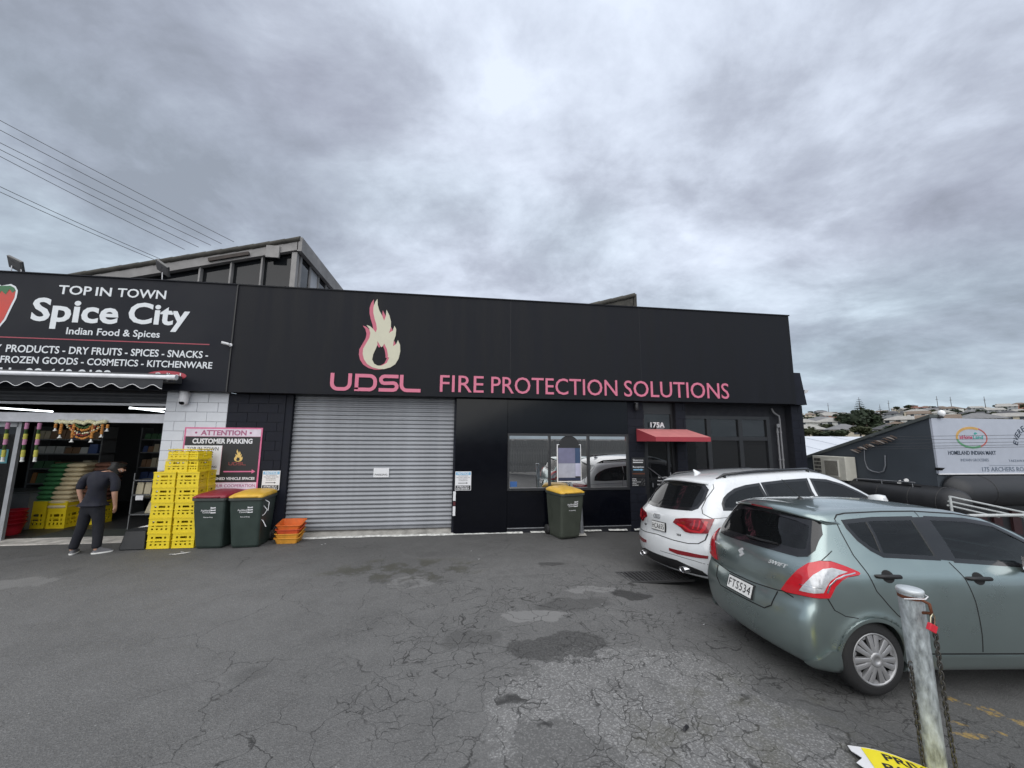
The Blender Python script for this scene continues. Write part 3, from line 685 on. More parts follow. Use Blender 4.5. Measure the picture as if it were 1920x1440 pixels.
    T.part('grille', [(-.42, .38), (.42, .38), (.36, .56), (-.36, .56)], 'F', DARK, off=.005)
    # cabin
    seats(T.root, (1.25,), (-.33, .33), SEAT, w=.5); seats(T.root, (2.1,), (-.34, .34), SEAT)
    mb = MB(); mb.box(.5, 3.1, -.66, .66, .24, .34); mb.box(2.85, 3.15, -.66, .66, .7, 1.0); mb.box(.42, .62, -.62, .62, .55, .98)
    mb.build('cabin_floor', DARK, T.root, world=False)
    mb = MB(); mb.tube([(2.70, -.34+.18*math.cos(a), .98+.17*math.sin(a)) for a in np.linspace(0, 2*math.pi, 20, endpoint=False)], .014, 6, close=True); mb.cyl((2.72, -.34, .98), (2.9, -.34, .9), .03); mb.build('steering_wheel', DARK, T.root, world=False)
    return T
hatch = make_hatch()
def make_suv():
    T = Car(SUV, 'parked_suv', 'white sport utility car with black roof rails parked beyond the green hatchback', (3.295, 6.2, -.205), .071, .030, -.070, WHITEP, h=.026)
    q = [(.640, 1.205), (.657, 1.275), (.72, 1.345), (.818, 1.402), (.978, 1.465), (1.196, 1.505), (1.458, 1.524), (1.47, 1.35), (1.42, 1.198), (.902, 1.190)]
    T.side_glass('side_window', q, G_DARK, GLOSSK, wi=.024, wo=.018)
    dw = [(1.52, 1.530), (1.95, 1.550), (2.405, 1.556), (2.36, 1.38), (2.37, 1.215), (1.47, 1.20), (1.51, 1.36)]
    fw = [(2.49, 1.552), (2.787, 1.523), (3.047, 1.440), (3.307, 1.30), (3.42, 1.225), (2.45, 1.218), (2.46, 1.38)]
    T.side_glass('side_window', dw, G_DARK, GLOSSK, wi=.024, wo=.018); T.side_glass('side_window', fw, G_DARK, GLOSSK, wi=.024, wo=.018)
    T.back_glass('rear_window', [(.62, 1.50), (.42, 1.575), (.12, 1.592), (-.331, 1.580), (-.561, 1.535), (-.660, 1.470), (-.693, 1.332), (-.673, 1.219), (-.61, 1.187), (-.171, 1.176), (.30, 1.176), (.66, 1.19), (.70, 1.25), (.70, 1.36)], G_DARK, GLOSSK, wi=.03)
    T.back_glass('windscreen', [(-.62, 1.55), (.62, 1.55), (.78, 1.22), (.7, 1.17), (-.7, 1.17), (-.78, 1.22)], G_DARK, GLOSSK, mode='F')
    T.body(); R_ = PAINT_W2 = WHITEP
    T.arch(1.08, .37, .425, WHITEP, w=.03); T.arch(4.08, .37, .425, WHITEP, w=.03)
    for cx in (1.08, 4.08):
        for sd_ in (-1, 1):
            T.wheel(cx, .37, sd_, .37, .25, .955, 5, TYRE, RIM, DARK, kind='alloy', width=.25)
    T.liner(1.08, .37, .44, .42, .90, DARK); T.liner(4.08, .37, .44, .42, .90, DARK)
    for mir in (False, True):
        rt = [(199.2, .985), (201.9, 1.046), (210, 1.068), (220.4, 1.083), (230.4, 1.083), (229, 1.03), (227.5, .969), (225.6, .891), (213.9, .865), (209.7, .876), (205.8, .935)]
        tl = T.part('tail_lamp', rt, ('C', 1.2, 0), LRED2, off=.012, skirt=.02, res=.03, mirror=mir)
        T.part('lamp_lens', cstrip([(203.5, .972), (209, .955), (213.5, .905), (221, .895), (223.5, .95), (225.5, 1.05)], 0.028), ('C', 1.2, 0), LRED, off=.0155, skirt=-.008, res=.02, mirror=mir, parent=tl)
        for a in (217.5, 221):
            T.part('lamp_lens', cstrip([(a-1.5, .93), (a, 1.0), (a+.5, 1.055)], 0.014), ('C', 1.2, 0), LRED, off=.0155, skirt=-.008, res=.02, mirror=mir, parent=tl)
        T.part('reflector', [(195.6, .604), (211.6, .602), (224.3, .594), (223.9, .556), (216.7, .548), (202.8, .543), (195.6, .566)], ('C', 1.2, 0), LRED2, off=.006, skirt=.006, mirror=mir)
        T.multi('tailgate_gap', [cstrip([(233.0, 1.56), (233.2, 1.50), (226, 1.36), (222.2, 1.221), (223.0, 1.15), (229.4, 1.088)], 0.008)], ('C', 1.2, 0), GAP, off=.0018, skirt=.003, mirror=mir)
        T.multi('tailgate_gap', [cstrip([(180, .752), (190, .742), (200, .728), (212, .722), (219, .740), (223.5, .80), (225.4, .885)], 0.011)], ('C', 1.2, 0), GAP, off=.0018, skirt=.003, mirror=mir)
        for pg in ([strip(resample([(1.425, 1.19), (1.40, 1.05), (1.43, .9), (1.55, .6), (1.62, .4)], .06, False), .008), strip(resample([(2.37, 1.19), (2.40, .8), (2.40, .4)], .06, False), .008), strip(resample([(.42, 1.09), (.9, 1.105), (1.4, 1.11)], .06, False), .006)]):
            T.part('panel_gap', pg, 'R', GAP, off=.0016, skirt=.003, res=.06, mirror=mir)
        s_ = 1 if mir else -1; rl = []
        pts = [(.80, .62), (.95, .63), (1.5, .635), (2.2, .63), (2.6, .61), (2.85, .60)]
        for i, (x, y) in enumerate(pts):
            o, d = rays(T.S, [(x, s_*y)], 'T'); z = T.S.hit(o, d)[0][2]; rl.append((x, s_*y, z+(.04 if 0 < i < 5 else .0)))
        mb = MB(); mb.tube(rl, [.012, .022, .024, .024, .022, .012], 8)
        for x, y, z in (rl[1], rl[4]): mb.cyl((x, y, z-.06), (x, y, z), .025)
        mb.build('roof_rail', GLOSSK, T.root, world=False)
        for hx in (2.05, 3.05):
            o, d = rays(T.S, [(hx, .98)], 'R'); P = T.S.hit(o, d)[0]; yy = abs(P[1])+.02
            mb = MB(); mb.tube([(hx-.12, s_*(yy-.03), .98), (hx-.1, s_*yy, .98), (hx+.1, s_*yy, .98), (hx+.12, s_*(yy-.03), .98)], .016, 8); mb.build('door_handle', WHITEP, T.root, world=False)
        mb = MB(); mb.ring([[(3.42+dx*k, s_*(.90+yy), 1.19+dz*k) for dx, dz in ((-.07, -.07), (.05, -.08), (.1, .0), (.05, .09), (-.07, .09))] for yy, k in ((-.03, .4), (.03, .9), (.12, 1.05), (.2, .9), (.22, .5))]); mb.build('door_mirror', WHITEP, T.root, world=False)
        # exhaust
        mb = MB(); rr = [(.10+0*dy, 0, 0) for dy in (0,)]
        ring = lambda x, k: [(x, s_*.567+.075*k*math.cos(a), .345+.045*k*math.sin(a)) for a in np.linspace(0, 2*math.pi, 20, endpoint=False)]
        mb.ring([ring(.28, 1), ring(.05, 1.0), ring(.045, .92), ring(.07, .85), ring(.2, .8)], cap=False); mb.build('exhaust_tip', CHROME, T.root, world=False)
        mb = MB(); mb.ring([ring(.09, .86), ring(.092, .02)], cap=False); mb.build('exhaust_bore', BLACKI, T.root, world=False)
    T.part('rear_skirt', [(-.86, .30), (.86, .30), (.82, .37), (.68, .40), (.45, .45), (-.45, .45), (-.68, .40), (-.82, .37)], 'B', DARK, off=.006, skirt=.02, res=.04)
    T.multi('bumper_crease', [cstrip([(185, .52), (200, .52), (215, .50), (228, .46)], 0.006)], ('C', 1.2, 0), GAP, off=.001, skirt=.003)
    plate(T, -.03, .885, .36, .125, 'HCA655', None)
    for i in range(4):
        c = .105-.045*i; circ = lambda r: [(c+r*math.cos(a), 1.033+r*math.sin(a)) for a in np.linspace(0, 2*math.pi, 16, endpoint=False)]
        T.part('badge', circ(.034), 'B', mat('grey_ring_metal', (.30, .31, .33), .3, .3), off=.006+.0008*i, skirt=.003, res=.03, inner=[circ(.025)])
    car_text(T, 'Q7', 'B', .40, .52, .828, .858, GAP, bold=.01, flip=True); car_text(T, 'TDI', 'B', -.52, -.44, .800, .830, GAP, bold=.01, flip=True)
    ap = (.95, 0); o, d = rays(T.S, [ap], 'T'); z = T.S.hit(o, d)[0][2]
    mb = MB(); mb.ring([[(ap[0]+x0, sy*w, z+zz) for x0, zz, in ((a_, b_),)][0:1] and [(ap[0]-.09*k, -.03*k, z-.01), (ap[0]+.09*k, -.03*k, z-.01), (ap[0]+.09*k, .03*k, z-.01), (ap[0]-.09*k, .03*k, z-.01)] if False else [(ap[0]-.06*k+lean, -.028*k, z+h_), (ap[0]+.08*k+lean, -.012*k, z+h_), (ap[0]+.08*k+lean, .012*k, z+h_), (ap[0]-.06*k+lean, .028*k, z+h_)] for k, h_, lean in ((1, -.012, 0), (.75, .02, -.02), (.4, .05, -.05), (.12, .068, -.07))], smooth=True)
    mb.build('aerial_fin', WHITEP, T.root, world=False)
    yy = np.linspace(-.62, .62, 15); rg = []
    for y in yy:
        o, d = rays(T.S, [(.80, y)], 'T'); zt = T.S.hit(o, d)[0][2]; e = abs(y)/.62; xb = .50+.14*e**2.2; zb = 1.615-.05*e**2
        rg.append([(.95, y, zt-.0), (.80, y, zt+.008), (xb+.08, y, zb+.03+.01*(1-e)), (xb, y, zb), (xb+.005, y, zb-.02), (xb+.12, y, zb-.02), (.85, y, zb)])
    mb = MB(); mb.ring(rg); mb.build('spoiler', WHITEP, T.root, world=False)
    seats(T.root, (1.9,), (-.42, .42), SEAT, w=.55, zs=.7, top=1.3, head=1.48); seats(T.root, (2.9,), (-.40, .40), SEAT, zs=.7, top=1.3, head=1.48)
    mb = MB(); mb.box(.4, 4.2, -.8, .8, .38, .5); mb.box(3.6, 4.0, -.8, .8, .8, 1.12); mb.build('cabin_floor', DARK, T.root, world=False)
    for s_ in (-1, 1): T.part('headlamp', [(s_*.45, .88), (s_*.78, .95), (s_*.84, .84), (s_*.7, .74), (s_*.5, .74)], 'F', LCLR, off=.008)
    T.part('grille', [(-.40, .42), (.40, .42), (.46, .80), (-.46, .80)], 'F', DARK, off=.006)
    return T
suv = make_suv()
# ---------------------------------------------------------------- ground
def sp(v, k=.5): return k*math.log(1+math.exp(min(40, v/k)))
def ground_z(x, y):
    q = min(1, max(0, (y-6.6)/2.2)); q = q*q*(3-2*q); a = -.060*sp(x-2.2)*(1-.6*q); b = -.055*sp(y-4.0)*min(1, max(0, (x-2.0)/2.0))*(1-q); z = a+b
    return max(z, -3.2) if x < 60 else z
def asphalt():
    m = bpy.data.materials.new('worn_asphalt'); m.use_nodes = True; nt = m.node_tree; L = nt.links.new; p = nt.nodes['Principled BSDF']
    geo = N(nt, 'ShaderNodeNewGeometry'); P = geo.outputs['Position']
    def M(op, a, b=None, c=None, clamp=False):
        q = N(nt, 'ShaderNodeMath', operation=op, use_clamp=clamp)
        for i, v in enumerate((a, b, c)):
            if v is None: continue
            if isinstance(v, (int, float)): q.inputs[i].default_value = v
            else: L(v, q.inputs[i])
        return q.outputs[0]
    def noise(s, d=4, r=.6, vec=None, dist=0):
        n = N(nt, 'ShaderNodeTexNoise'); n.inputs['Scale'].default_value = s; n.inputs['Detail'].default_value = d; n.inputs['Roughness'].default_value = r; n.inputs['Distortion'].default_value = dist
        L(vec or P, n.inputs['Vector']); return n
    def ramp(v, a, b, x=0., y=1., smooth=True):
        q = N(nt, 'ShaderNodeMapRange', interpolation_type='SMOOTHSTEP' if smooth else 'LINEAR'); q.inputs['From Min'].default_value = a; q.inputs['From Max'].default_value = b; q.inputs['To Min'].default_value = x; q.inputs['To Max'].default_value = y
        L(v, q.inputs['Value']); return q.outputs[0]
    # warped position
    wn = noise(1.7, 3); wv = N(nt, 'ShaderNodeVectorMath', operation='SUBTRACT'); L(wn.outputs['Color'], wv.inputs[0]); wv.inputs[1].default_value = (.5, .5, .5)
    ws = N(nt, 'ShaderNodeVectorMath', operation='SCALE'); L(wv.outputs[0], ws.inputs[0]); ws.inputs['Scale'].default_value = .55
    wp = N(nt, 'ShaderNodeVectorMath', operation='ADD'); L(P, wp.inputs[0]); L(ws.outputs[0], wp.inputs[1])
    w2 = noise(9, 3); wv2 = N(nt, 'ShaderNodeVectorMath', operation='SUBTRACT'); L(w2.outputs['Color'], wv2.inputs[0]); wv2.inputs[1].default_value = (.5, .5, .5)
    ws2 = N(nt, 'ShaderNodeVectorMath', operation='SCALE'); L(wv2.outputs[0], ws2.inputs[0]); ws2.inputs['Scale'].default_value = .10
    wp2 = N(nt, 'ShaderNodeVectorMath', operation='ADD'); L(wp.outputs[0], wp2.inputs[0]); L(ws2.outputs[0], wp2.inputs[1])
    def flat(v):
        mp = N(nt, 'ShaderNodeMapping'); mp.inputs['Scale'].default_value = (1, 1, 0); L(v, mp.inputs[0]); return mp.outputs[0]
    wpf = flat(wp2.outputs[0])
    edge = M('MULTIPLY', M('SUBTRACT', noise(14, 4, .75).outputs['Fac'], .5), .55)
    def blob(cx, cy, rx, ry, rot=0, soft=.25, warp=wpf):
        mp = N(nt, 'ShaderNodeMapping', vector_type='TEXTURE'); mp.inputs['Location'].default_value = (cx, cy, 0); mp.inputs['Rotation'].default_value = (0, 0, R(rot)); mp.inputs['Scale'].default_value = (rx, ry, 1)
        L(warp, mp.inputs[0]); ln = N(nt, 'ShaderNodeVectorMath', operation='LENGTH'); L(mp.outputs[0], ln.inputs[0]); return ramp(M('ADD', ln.outputs['Value'], edge), 1-soft*.5, 1+soft*.5, 1, 0)
    def cracks(scale, w):
        v = N(nt, 'ShaderNodeTexVoronoi', feature='DISTANCE_TO_EDGE'); v.inputs['Scale'].default_value = scale; L(wpf, v.inputs['Vector']); return ramp(v.outputs['Distance'], 0, w*scale, 1, 0)
    big = noise(.45, 4, .6).outputs['Fac']; mid = noise(2.6, 5, .65).outputs['Fac']; fine = noise(55, 3, .7).outputs['Fac']; mottl = noise(.16, 3).outputs['Fac']
    ag = N(nt, 'ShaderNodeTexVoronoi'); ag.inputs['Scale'].default_value = 85; L(P, ag.inputs['Vector']); agv = ramp(ag.outputs['Distance'], .15, .75)
    agc = N(nt, 'ShaderNodeSeparateColor'); L(ag.outputs['Color'], agc.inputs[0])
    # crack masks: alligator cracking in the middle of the lot, long thin cracks elsewhere
    zone = blob(1.4, 4.4, 2.6, 1.9, 15, .45); z2 = blob(3.0, 2.8, 1.5, .9, -10, .5); z3 = blob(.2, 2.9, 2.4, .9, 0, .6); z4 = blob(1.0, 6.3, 3.2, .9, 0, .5)
    zmask = M('MAXIMUM', zone, z2)
    c1 = M('MULTIPLY', cracks(.9, .0062), M('MULTIPLY', ramp(noise(.7, 2).outputs['Fac'], .44, .56), .75))
    c2 = M('MULTIPLY', cracks(2.6, .0062), M('MULTIPLY', M('MAXIMUM', M('MAXIMUM', zmask, z3), M('MULTIPLY', z4, .7)), ramp(noise(1.1, 3).outputs['Fac'], .40, .55)))
    c3 = M('MULTIPLY', cracks(6.5, .006), M('MULTIPLY', zmask, ramp(noise(1.6, 3).outputs['Fac'], .46, .56)))
    crack = M('MAXIMUM', M('MAXIMUM', c1, c2), c3)
    # base colour value
    v = M('ADD', .124, M('MULTIPLY', M('SUBTRACT', big, .5), .09)); v = M('ADD', v, M('MULTIPLY', M('SUBTRACT', mid, .5), .06))
    v = M('ADD', v, M('MULTIPLY', M('SUBTRACT', mottl, .5), .04))
    # coarse worn chip-seal with pale stones
    coarse = blob(1.55, 2.95, 1.25, 1.15, -18, .14); stone = M('MULTIPLY', ramp(agc.outputs[0], .55, .95), .11)
    near = ramp(noise(.35, 2).outputs['Fac'], .35, .65)
    v = M('ADD', v, M('MULTIPLY', stone, M('ADD', .30, M('MULTIPLY', coarse, .75)))); v = M('ADD', v, M('MULTIPLY', coarse, .036))
    v = M('ADD', v, M('MULTIPLY', M('SUBTRACT', fine, .5), .10))
    # newer dark lane along the shops
    sep = N(nt, 'ShaderNodeSeparateXYZ'); L(wp.outputs[0], sep.inputs[0]); lane = ramp(sep.outputs['Y'], 6.3, 8.0)
    v = M('MULTIPLY', v, M('SUBTRACT', 1.0, M('MULTIPLY', lane, .33)))
    right = ramp(sep.outputs['X'], 2.0, 3.6); v = M('MULTIPLY', v, M('SUBTRACT', 1.0, M('MULTIPLY', right, .30)))
    def mix(v, mask, to, amt=1.0): return M('ADD', M('MULTIPLY', v, M('SUBTRACT', 1.0, M('MULTIPLY', mask, amt))), M('MULTIPLY', M('MULTIPLY', mask, amt), to))
    v = mix(v, blob(.98, 4.90, .40, .15, 0, .15), .21, .8); v = mix(v, blob(2.0, 5.62, .42, .12, -3, .2), .22, .7)
    v = mix(v, blob(-6.35, 6.72, .62, .28, 12, .08), .19, .6); v = mix(v, blob(-.62, 6.18, .36, .25, 4, .08), .20, .65)
    v = mix(v, M('MULTIPLY', blob(1.12, 4.20, .58, .24, 8, .10), ramp(noise(40, 3, .7).outputs['Fac'], .35, .60, 1, .55)), .038, .85); v = mix(v, blob(2.45, 5.45, .27, .19, 0, .15), .033, .85)
    v = mix(v, blob(1.65, 6.64, .22, .07, 0, .3), .030, .6); v = mix(v, M('MULTIPLY', blob(-.85, 6.6, 1.0, .6, 0, .5), ramp(mid, .42, .58)), .042, .6)
    v = mix(v, blob(1.55, 5.15, .45, .16, 5, .3), .050, .5); v = mix(v, blob(.2, 4.4, .3, .2, 5, .3), .062, .5); v = mix(v, blob(.75, 2.75, .42, .35, 0, .14), .062, .45)
    v = mix(v, M('MULTIPLY', ramp(noise(.9, 4, .6).outputs['Fac'], .60, .68), ramp(fine, .3, .6)), .045, .45)
    specks = N(nt, 'ShaderNodeTexVoronoi'); specks.inputs['Scale'].default_value = 7; L(P, specks.inputs['Vector']); spm = ramp(specks.outputs['Distance'], .035, .055, 1, 0); v = mix(v, M('MULTIPLY', spm, ramp(noise(3, 2).outputs['Fac'], .55, .6)), .30, .8)
    v = mix(v, crack, .018, .85)
    col = N(nt, 'ShaderNodeCombineColor'); L(v, col.inputs[0]); L(M('MULTIPLY', v, .995), col.inputs[1]); L(M('MULTIPLY', v, .985), col.inputs[2])
    # moss tint where damp, faded yellow paint
    gm = N(nt, 'ShaderNodeMixRGB'); L(M('MULTIPLY', M('MAXIMUM', M('MULTIPLY', blob(-.75, 6.75, 1.3, .5, 0, .5), ramp(mid, .45, .6)), M('MULTIPLY', blob(2.3, 2.9, 1.0, .6, 0, .5), ramp(mid, .45, .65))), .45), gm.inputs[0]); L(col.outputs[0], gm.inputs[1]); gm.inputs[2].default_value = (.062, .060, .038, 1)
    yb = blob(4.50, 3.02, .10, .05, 0, .3)
    for a in ((4.62, 2.90, .09, .035), (4.02, 2.90, .07, .035), (3.98, 2.74, .12, .045), (4.20, 2.80, .07, .03), (4.35, 3.10, .1, .03), (4.75, 2.62, .1, .03)): yb = M('MAXIMUM', yb, blob(a[0], a[1], a[2], a[3], -20, .35))
    ym = N(nt, 'ShaderNodeMixRGB'); L(M('MULTIPLY', M('MULTIPLY', yb, ramp(noise(22, 4).outputs['Fac'], .42, .62)), .6), ym.inputs[0]); L(gm.outputs[0], ym.inputs[1]); ym.inputs[2].default_value = (.42, .27, .05, 1)
    L(ym.outputs[0], p.inputs['Base Color'])
    wet = M('MAXIMUM', blob(2.45, 5.45, .27, .19, 0, .15), blob(1.65, 6.64, .30, .11, 0, .3)); rr = M('SUBTRACT', ramp(mid, .2, .8, .70, .92), M('MULTIPLY', wet, .25)); L(rr, p.inputs['Roughness'])
    h = M('ADD', M('MULTIPLY', agv, .5), M('MULTIPLY', fine, .6))
    b = N(nt, 'ShaderNodeBump'); b.inputs['Strength'].default_value = .55; b.inputs['Distance'].default_value = .008; L(h, b.inputs['Height']); L(b.outputs[0], p.inputs['Normal'])
    return m
ASPH = asphalt()
def ground():
    xs = list(np.arange(-24, 12.1, .4))+[14, 18, 24, 34, 60, 140, 400, 1500]; xs = [-1500, -400, -120, -50]+xs
    ys = [-1500, -300, -60, -25]+list(np.arange(-12, 12.1, .4))+[14, 20, 40, 100, 400, 1500]
    V = [(x, y, ground_z(x, y) if (x < 60 and y < 60) else -3.4) for y in ys for x in xs]; n = len(xs)
    V = [(x, y, min(z, -3.4) if (y > 12.5 and x > 9) or x > 24 else z) for x, y, z in V]
    F = [(j*n+i, j*n+i+1, (j+1)*n+i+1, (j+1)*n+i) for j in range(len(ys)-1) for i in range(n-1)]
    mb = MB(); mb.add(V, F, True); o = mb.build('asphalt_car_park', ASPH); tag(o, 'cracked grey asphalt car park in front of the shops', kind='structure'); return o
ground()
CONC = mat('worn_concrete', (.30, .29, .27), .85, var=.35, scale=5, bump=.4, bscale=30)
WLINE = mat('chipped_white_paint_line', (.55, .55, .53), .8, var=.5, scale=14)
mb = MB(); n = 40
for i in range(n):   # concrete ramp before the roller door, edge a little wavy
    x0 = -3.62+3.58*i/n; x1 = -3.62+3.58*(i+1)/n; w = lambda x: 8.875+.02*math.sin(x*3.1)+.012*math.sin(x*9)
    mb.add([(x0, w(x0), .002), (x1, w(x1), .002), (x1, 9.10, .13), (x0, 9.10, .13)], [(0, 1, 2, 3)])
tag(mb.build('concrete_ramp', CONC), 'rough concrete ramp under the roller door', kind='structure')
mb = MB()
for i in range(90):
    x0 = -3.6+7.9*i/90; x1 = -3.6+7.9*(i+1)/90; w = lambda x: 8.83+.014*math.sin(x*2.7)+.010*math.sin(x*7.3+1); h = .022+.014*math.sin(i*1.7)
    if x0 > 1.2 and (i % 7 in (2, 3)): continue
    mb.add([(x0, w(x0), .004), (x1, w(x1), .004), (x1, w(x1)+.045+h, .006+.02), (x0, w(x0)+.045+h, .006+.02)], [(0, 1, 2, 3)])
tag(mb.build('painted_edge_line', WLINE), 'chipped white painted edge along the foot of the black shopfront', kind='structure')
mb = MB(); mb.box(-14, -6.06, 8.93, 9.45, -.05, .012); tag(mb.build('concrete_threshold', mat('pale_threshold_concrete', (.46, .44, .41), .85, var=.45, scale=4, bump=.3)), 'pale worn concrete strip at the food shop entrance', kind='structure')
# drain grate
dg = thing('drain_grate', (3.1, 6.2, ground_z(2.8, 6.2)+.004), 'long steel drain grate set in asphalt behind the white car', 'drain grate')
GRATE = mat('dark_grate_steel', (.06, .06, .062), .6, .3)
z0 = dg.location.z; mb = MB(); mb.box(2.62, 3.75, 5.96, 6.0, z0-.02, z0+.010); mb.box(2.62, 3.75, 6.40, 6.44, z0-.02, z0+.010); mb.box(2.62, 2.66, 6.0, 6.4, z0-.02, z0+.010); mb.build('frame', GRATE, dg)
bar = MB(); bar.box(0, .028, 0, .40, 0, .010); bme = None
pit = MB(); pit.box(2.66, 3.75, 6.0, 6.4, z0-.012, z0-.003); pit.build('pit', BLACKI, dg)
for i in range(17):
    if bme is None: o = bar.build('bar', GRATE, dg, world=False); bme = o.data
    else: o = mesh_obj('bar', bme, dg)
    o.location = (2.68+i*.063-3.1, -.20, 0)
# ---------------------------------------------------------------- black fire protection shop
FASC = mat('charcoal_fascia_paint', (.0068, .0078, .0115), .6, var=.28, scale=1.2, streak=(4, 4, .35), spec=.22)
FASC2 = mat('spice_sign_panel', (.0068, .0082, .0138), .55, spec=.22, var=.10, scale=.8, dirt='world')
BLKP = mat('black_block_paint', (.0085, .010, .017), .6, spec=.22, var=.3, scale=3, bump=.25, bscale=60)
WHTP = mat('white_block_paint', (.62, .64, .68), .6, var=.06, scale=3, bump=.25, bscale=60)
GLP = mat('gloss_black_panel', (.003, .0035, .006), .12, var=.1, spec=.25)
FRM = mat('black_window_frame', (.02, .021, .024), .35, var=.1)
PINK = mat('pink_red_sign_face', (.60, .16, .25), .5, var=.04); PINKD = mat('pink_flame_shade', (.50, .11, .17), .5, var=.04); CREAM = mat('cream_flame_face', (.56, .54, .42), .5, var=.04)
WHT = mat('white_vinyl', (.66, .69, .72), .5, var=.04); WHT2 = mat('sign_white', (.72, .72, .74), .5, var=.04)
BLKV = mat('black_vinyl', (.012, .012, .014), .45); GALV = mat('galvanised_steel', (.25, .26, .28), .50, .45, .22, 2.0)
ROOFM = mat('dark_roof_sheet', (.10, .10, .11), .7)
YF, YW = 8.65, 8.90
bld = thing('fire_protection_shop', (2.0, 8.9, 0), 'long low black building with a pink and cream flame logo and roller door', 'building')
mb = MB(); mb.box(-4.78, 8.50, YF, YW+.05, 3.010, 5.325); mb.build('fascia', FASC, bld)
mb = MB(); mb.box(-4.78, 8.52, YF-.02, YW+.07, 5.325, 5.35); mb.build('parapet_cap', FASC, bld)
mb = MB(); mb.box(-4.8, 8.45, YW+.05, 16, 4.7, 4.78); mb.build('roof', ROOFM, bld)
mb = MB(); mb.prism([(8.50, 3.0), (8.86, 3.0), (8.745, 3.83), (8.50, 3.83)], YF+.06, 16); mb.box(8.62, 8.90, 9.02, 16, -1, 3.0); mb.build('side_wall', BLKP, bld)
mb = MB()
for x in (1.15, 4.35): mb.box(x, x+.004, YF-.0010, YF, 3.02, 5.32)
mb.build('panel_joint', BLKV, bld)['kind'] = 'stuff'
# walls of blocks: backing plus single painted blocks in running bond
blk_cache = {}
def block_wall(parent, x0, x1, z0, z1, y, m, mj, name='block', off=0, y0=None):
    mb = MB(); mb.box(x0, x1, y+.012, y+.22, z0, z1); mb.build('wall_core', mj, parent)
    r = 0; z = z0
    while z < z1-.03:
        h = min(.2, z1-z); x = x0-((r+off) % 2)*.2
        while x < x1-.01:
            a, b = max(x, x0), min(x+.4, x1)
            if b-a > .03:
                k = (round(b-a, 3), round(h, 3), m.name)
                if k not in blk_cache:
                    q = MB(); q.box(.004, b-a-.004, 0, .03, .004, h-.004); o = q.build(name, m, parent, bevel=.003, world=False); blk_cache[k] = o.data
                else: o = mesh_obj(name, blk_cache[k], parent)
                o.location = (a-parent.location.x, y-parent.location.y-random.uniform(0, .0015), z-parent.location.z)
            x += .4
        z += h; r += 1
JD = mat('black_joint', (.010, .011, .016), .8); JW = mat('grey_white_joint', (.36, .37, .39), .8)
block_wall(bld, -4.86, -3.72, 0, 3.0, YW, BLKP, JD)
block_wall(bld, 4.07, 4.50, -.2, 3.0, YW, BLKP, JD, off=1)
block_wall(bld, 5.33, 5.60, -.2, 3.0, YW, BLKP, JD)
block_wall(bld, 8.56, 8.90, -.4, 3.0, YW, BLKP, JD, off=1)
# roller door
rd = bpy.data.objects.new('roller_door', None); COL.objects.link(rd); rd.parent = bld; rd.location = Vector((-1.83, 9.04, .13))-bld.location
prof = [(0, 0), (.010, .008), (.020, .022), (.022, .036), (.014, .052), (.004, .066), (-.002, .080), (0, .092)]
sl = None
for i in range(31):
    if sl is None:
        q = MB(); V = []
        for x in (-1.76, 1.76): V += [(x, -d, z) for d, z in prof]
        k = len(prof); q.add(V, [(j, j+1, k+j+1, k+j) for j in range(k-1)], True); V2 = [(x, .012, z) for x in (-1.76, 1.76) for z in (0, .092)]; q.add(V2, [(0, 1, 3, 2)])
        o = q.build('slat', GALV, rd, world=False, recalc=True); sl = o.data
    else: o = mesh_obj('slat', sl, rd)
    o.location = (0, random.uniform(-.0015, .0015), .045+i*.092)
mb = MB(); mb.box(-3.58, -.08, 9.0, 9.05, .13, .175); mb.build('bottom_rail', GALV, rd)
for a, b in ((-3.72, -3.58), (-.10, -.05)):
    mb = MB(); mb.box(a, b, 8.92, 9.1, .0, 3.0); mb.build('guide', BLKP, rd)
mb = MB(); mb.box(-3.6, -.06, 9.08, 9.12, 0.02, 3.0); mb.build('dark_backing', BLKV, rd)
# gloss black panels and the office window
wnd = MB(); wnd.box(-.05, 1.128, 8.88, 9.1, 0.01, 3.01); wnd.build('gloss_panel', GLP, bld)
mb = MB(); mb.box(1.136, 4.065, 8.885, 9.1, 2.215, 3.01); mb.build('gloss_panel', GLP, bld)
mb = MB(); mb.box(1.136, 4.065, 8.885, 9.1, .11, .915); mb.build('gloss_panel', GLP, bld)
mb = MB(); mb.box(1.136, 4.065, 8.90, 9.1, -.5, .09); mb.build('plinth', JD, bld)
mb = MB(); mb.box(1.136, 4.065, 8.872, 8.90, .090, .108); mb.build('flashing', mat('dull_aluminium', (.30, .31, .33), .5, .6), bld)
win = bpy.data.objects.new('window', None); COL.objects.link(win); win.parent = bld; win.location = Vector((2.6, 8.9, .95))-bld.location
mb = MB()
for a in ((1.136, 4.065, 2.155, 2.213), (1.136, 4.065, .917, .975), (1.136, 1.175, .975, 2.155), (4.02, 4.065, .975, 2.155), (2.095, 2.150, .975, 2.155), (3.035, 3.092, .975, 2.155)): mb.box(a[0], a[1], 8.865, 8.94, a[2], a[3])
mb.build('frame', FRM, win)
GMIR = glass_mat('reflective_window_film', (.05, .055, .06), alpha=.5, refl=9.0)
for a, b in ((1.175, 2.095), (2.150, 3.035), (3.092, 4.02)):
    mb = MB(); mb.box(a, b, 8.905, 8.911, .975, 2.155); mb.build('pane', GMIR, win)
mb = MB(); mb.box(1.17, 4.03, 8.93, 8.935, .96, 2.17); mb.build('dark_interior_sheet', BLKV, win)  # black sheet close behind the panes, standing in for the dark interior
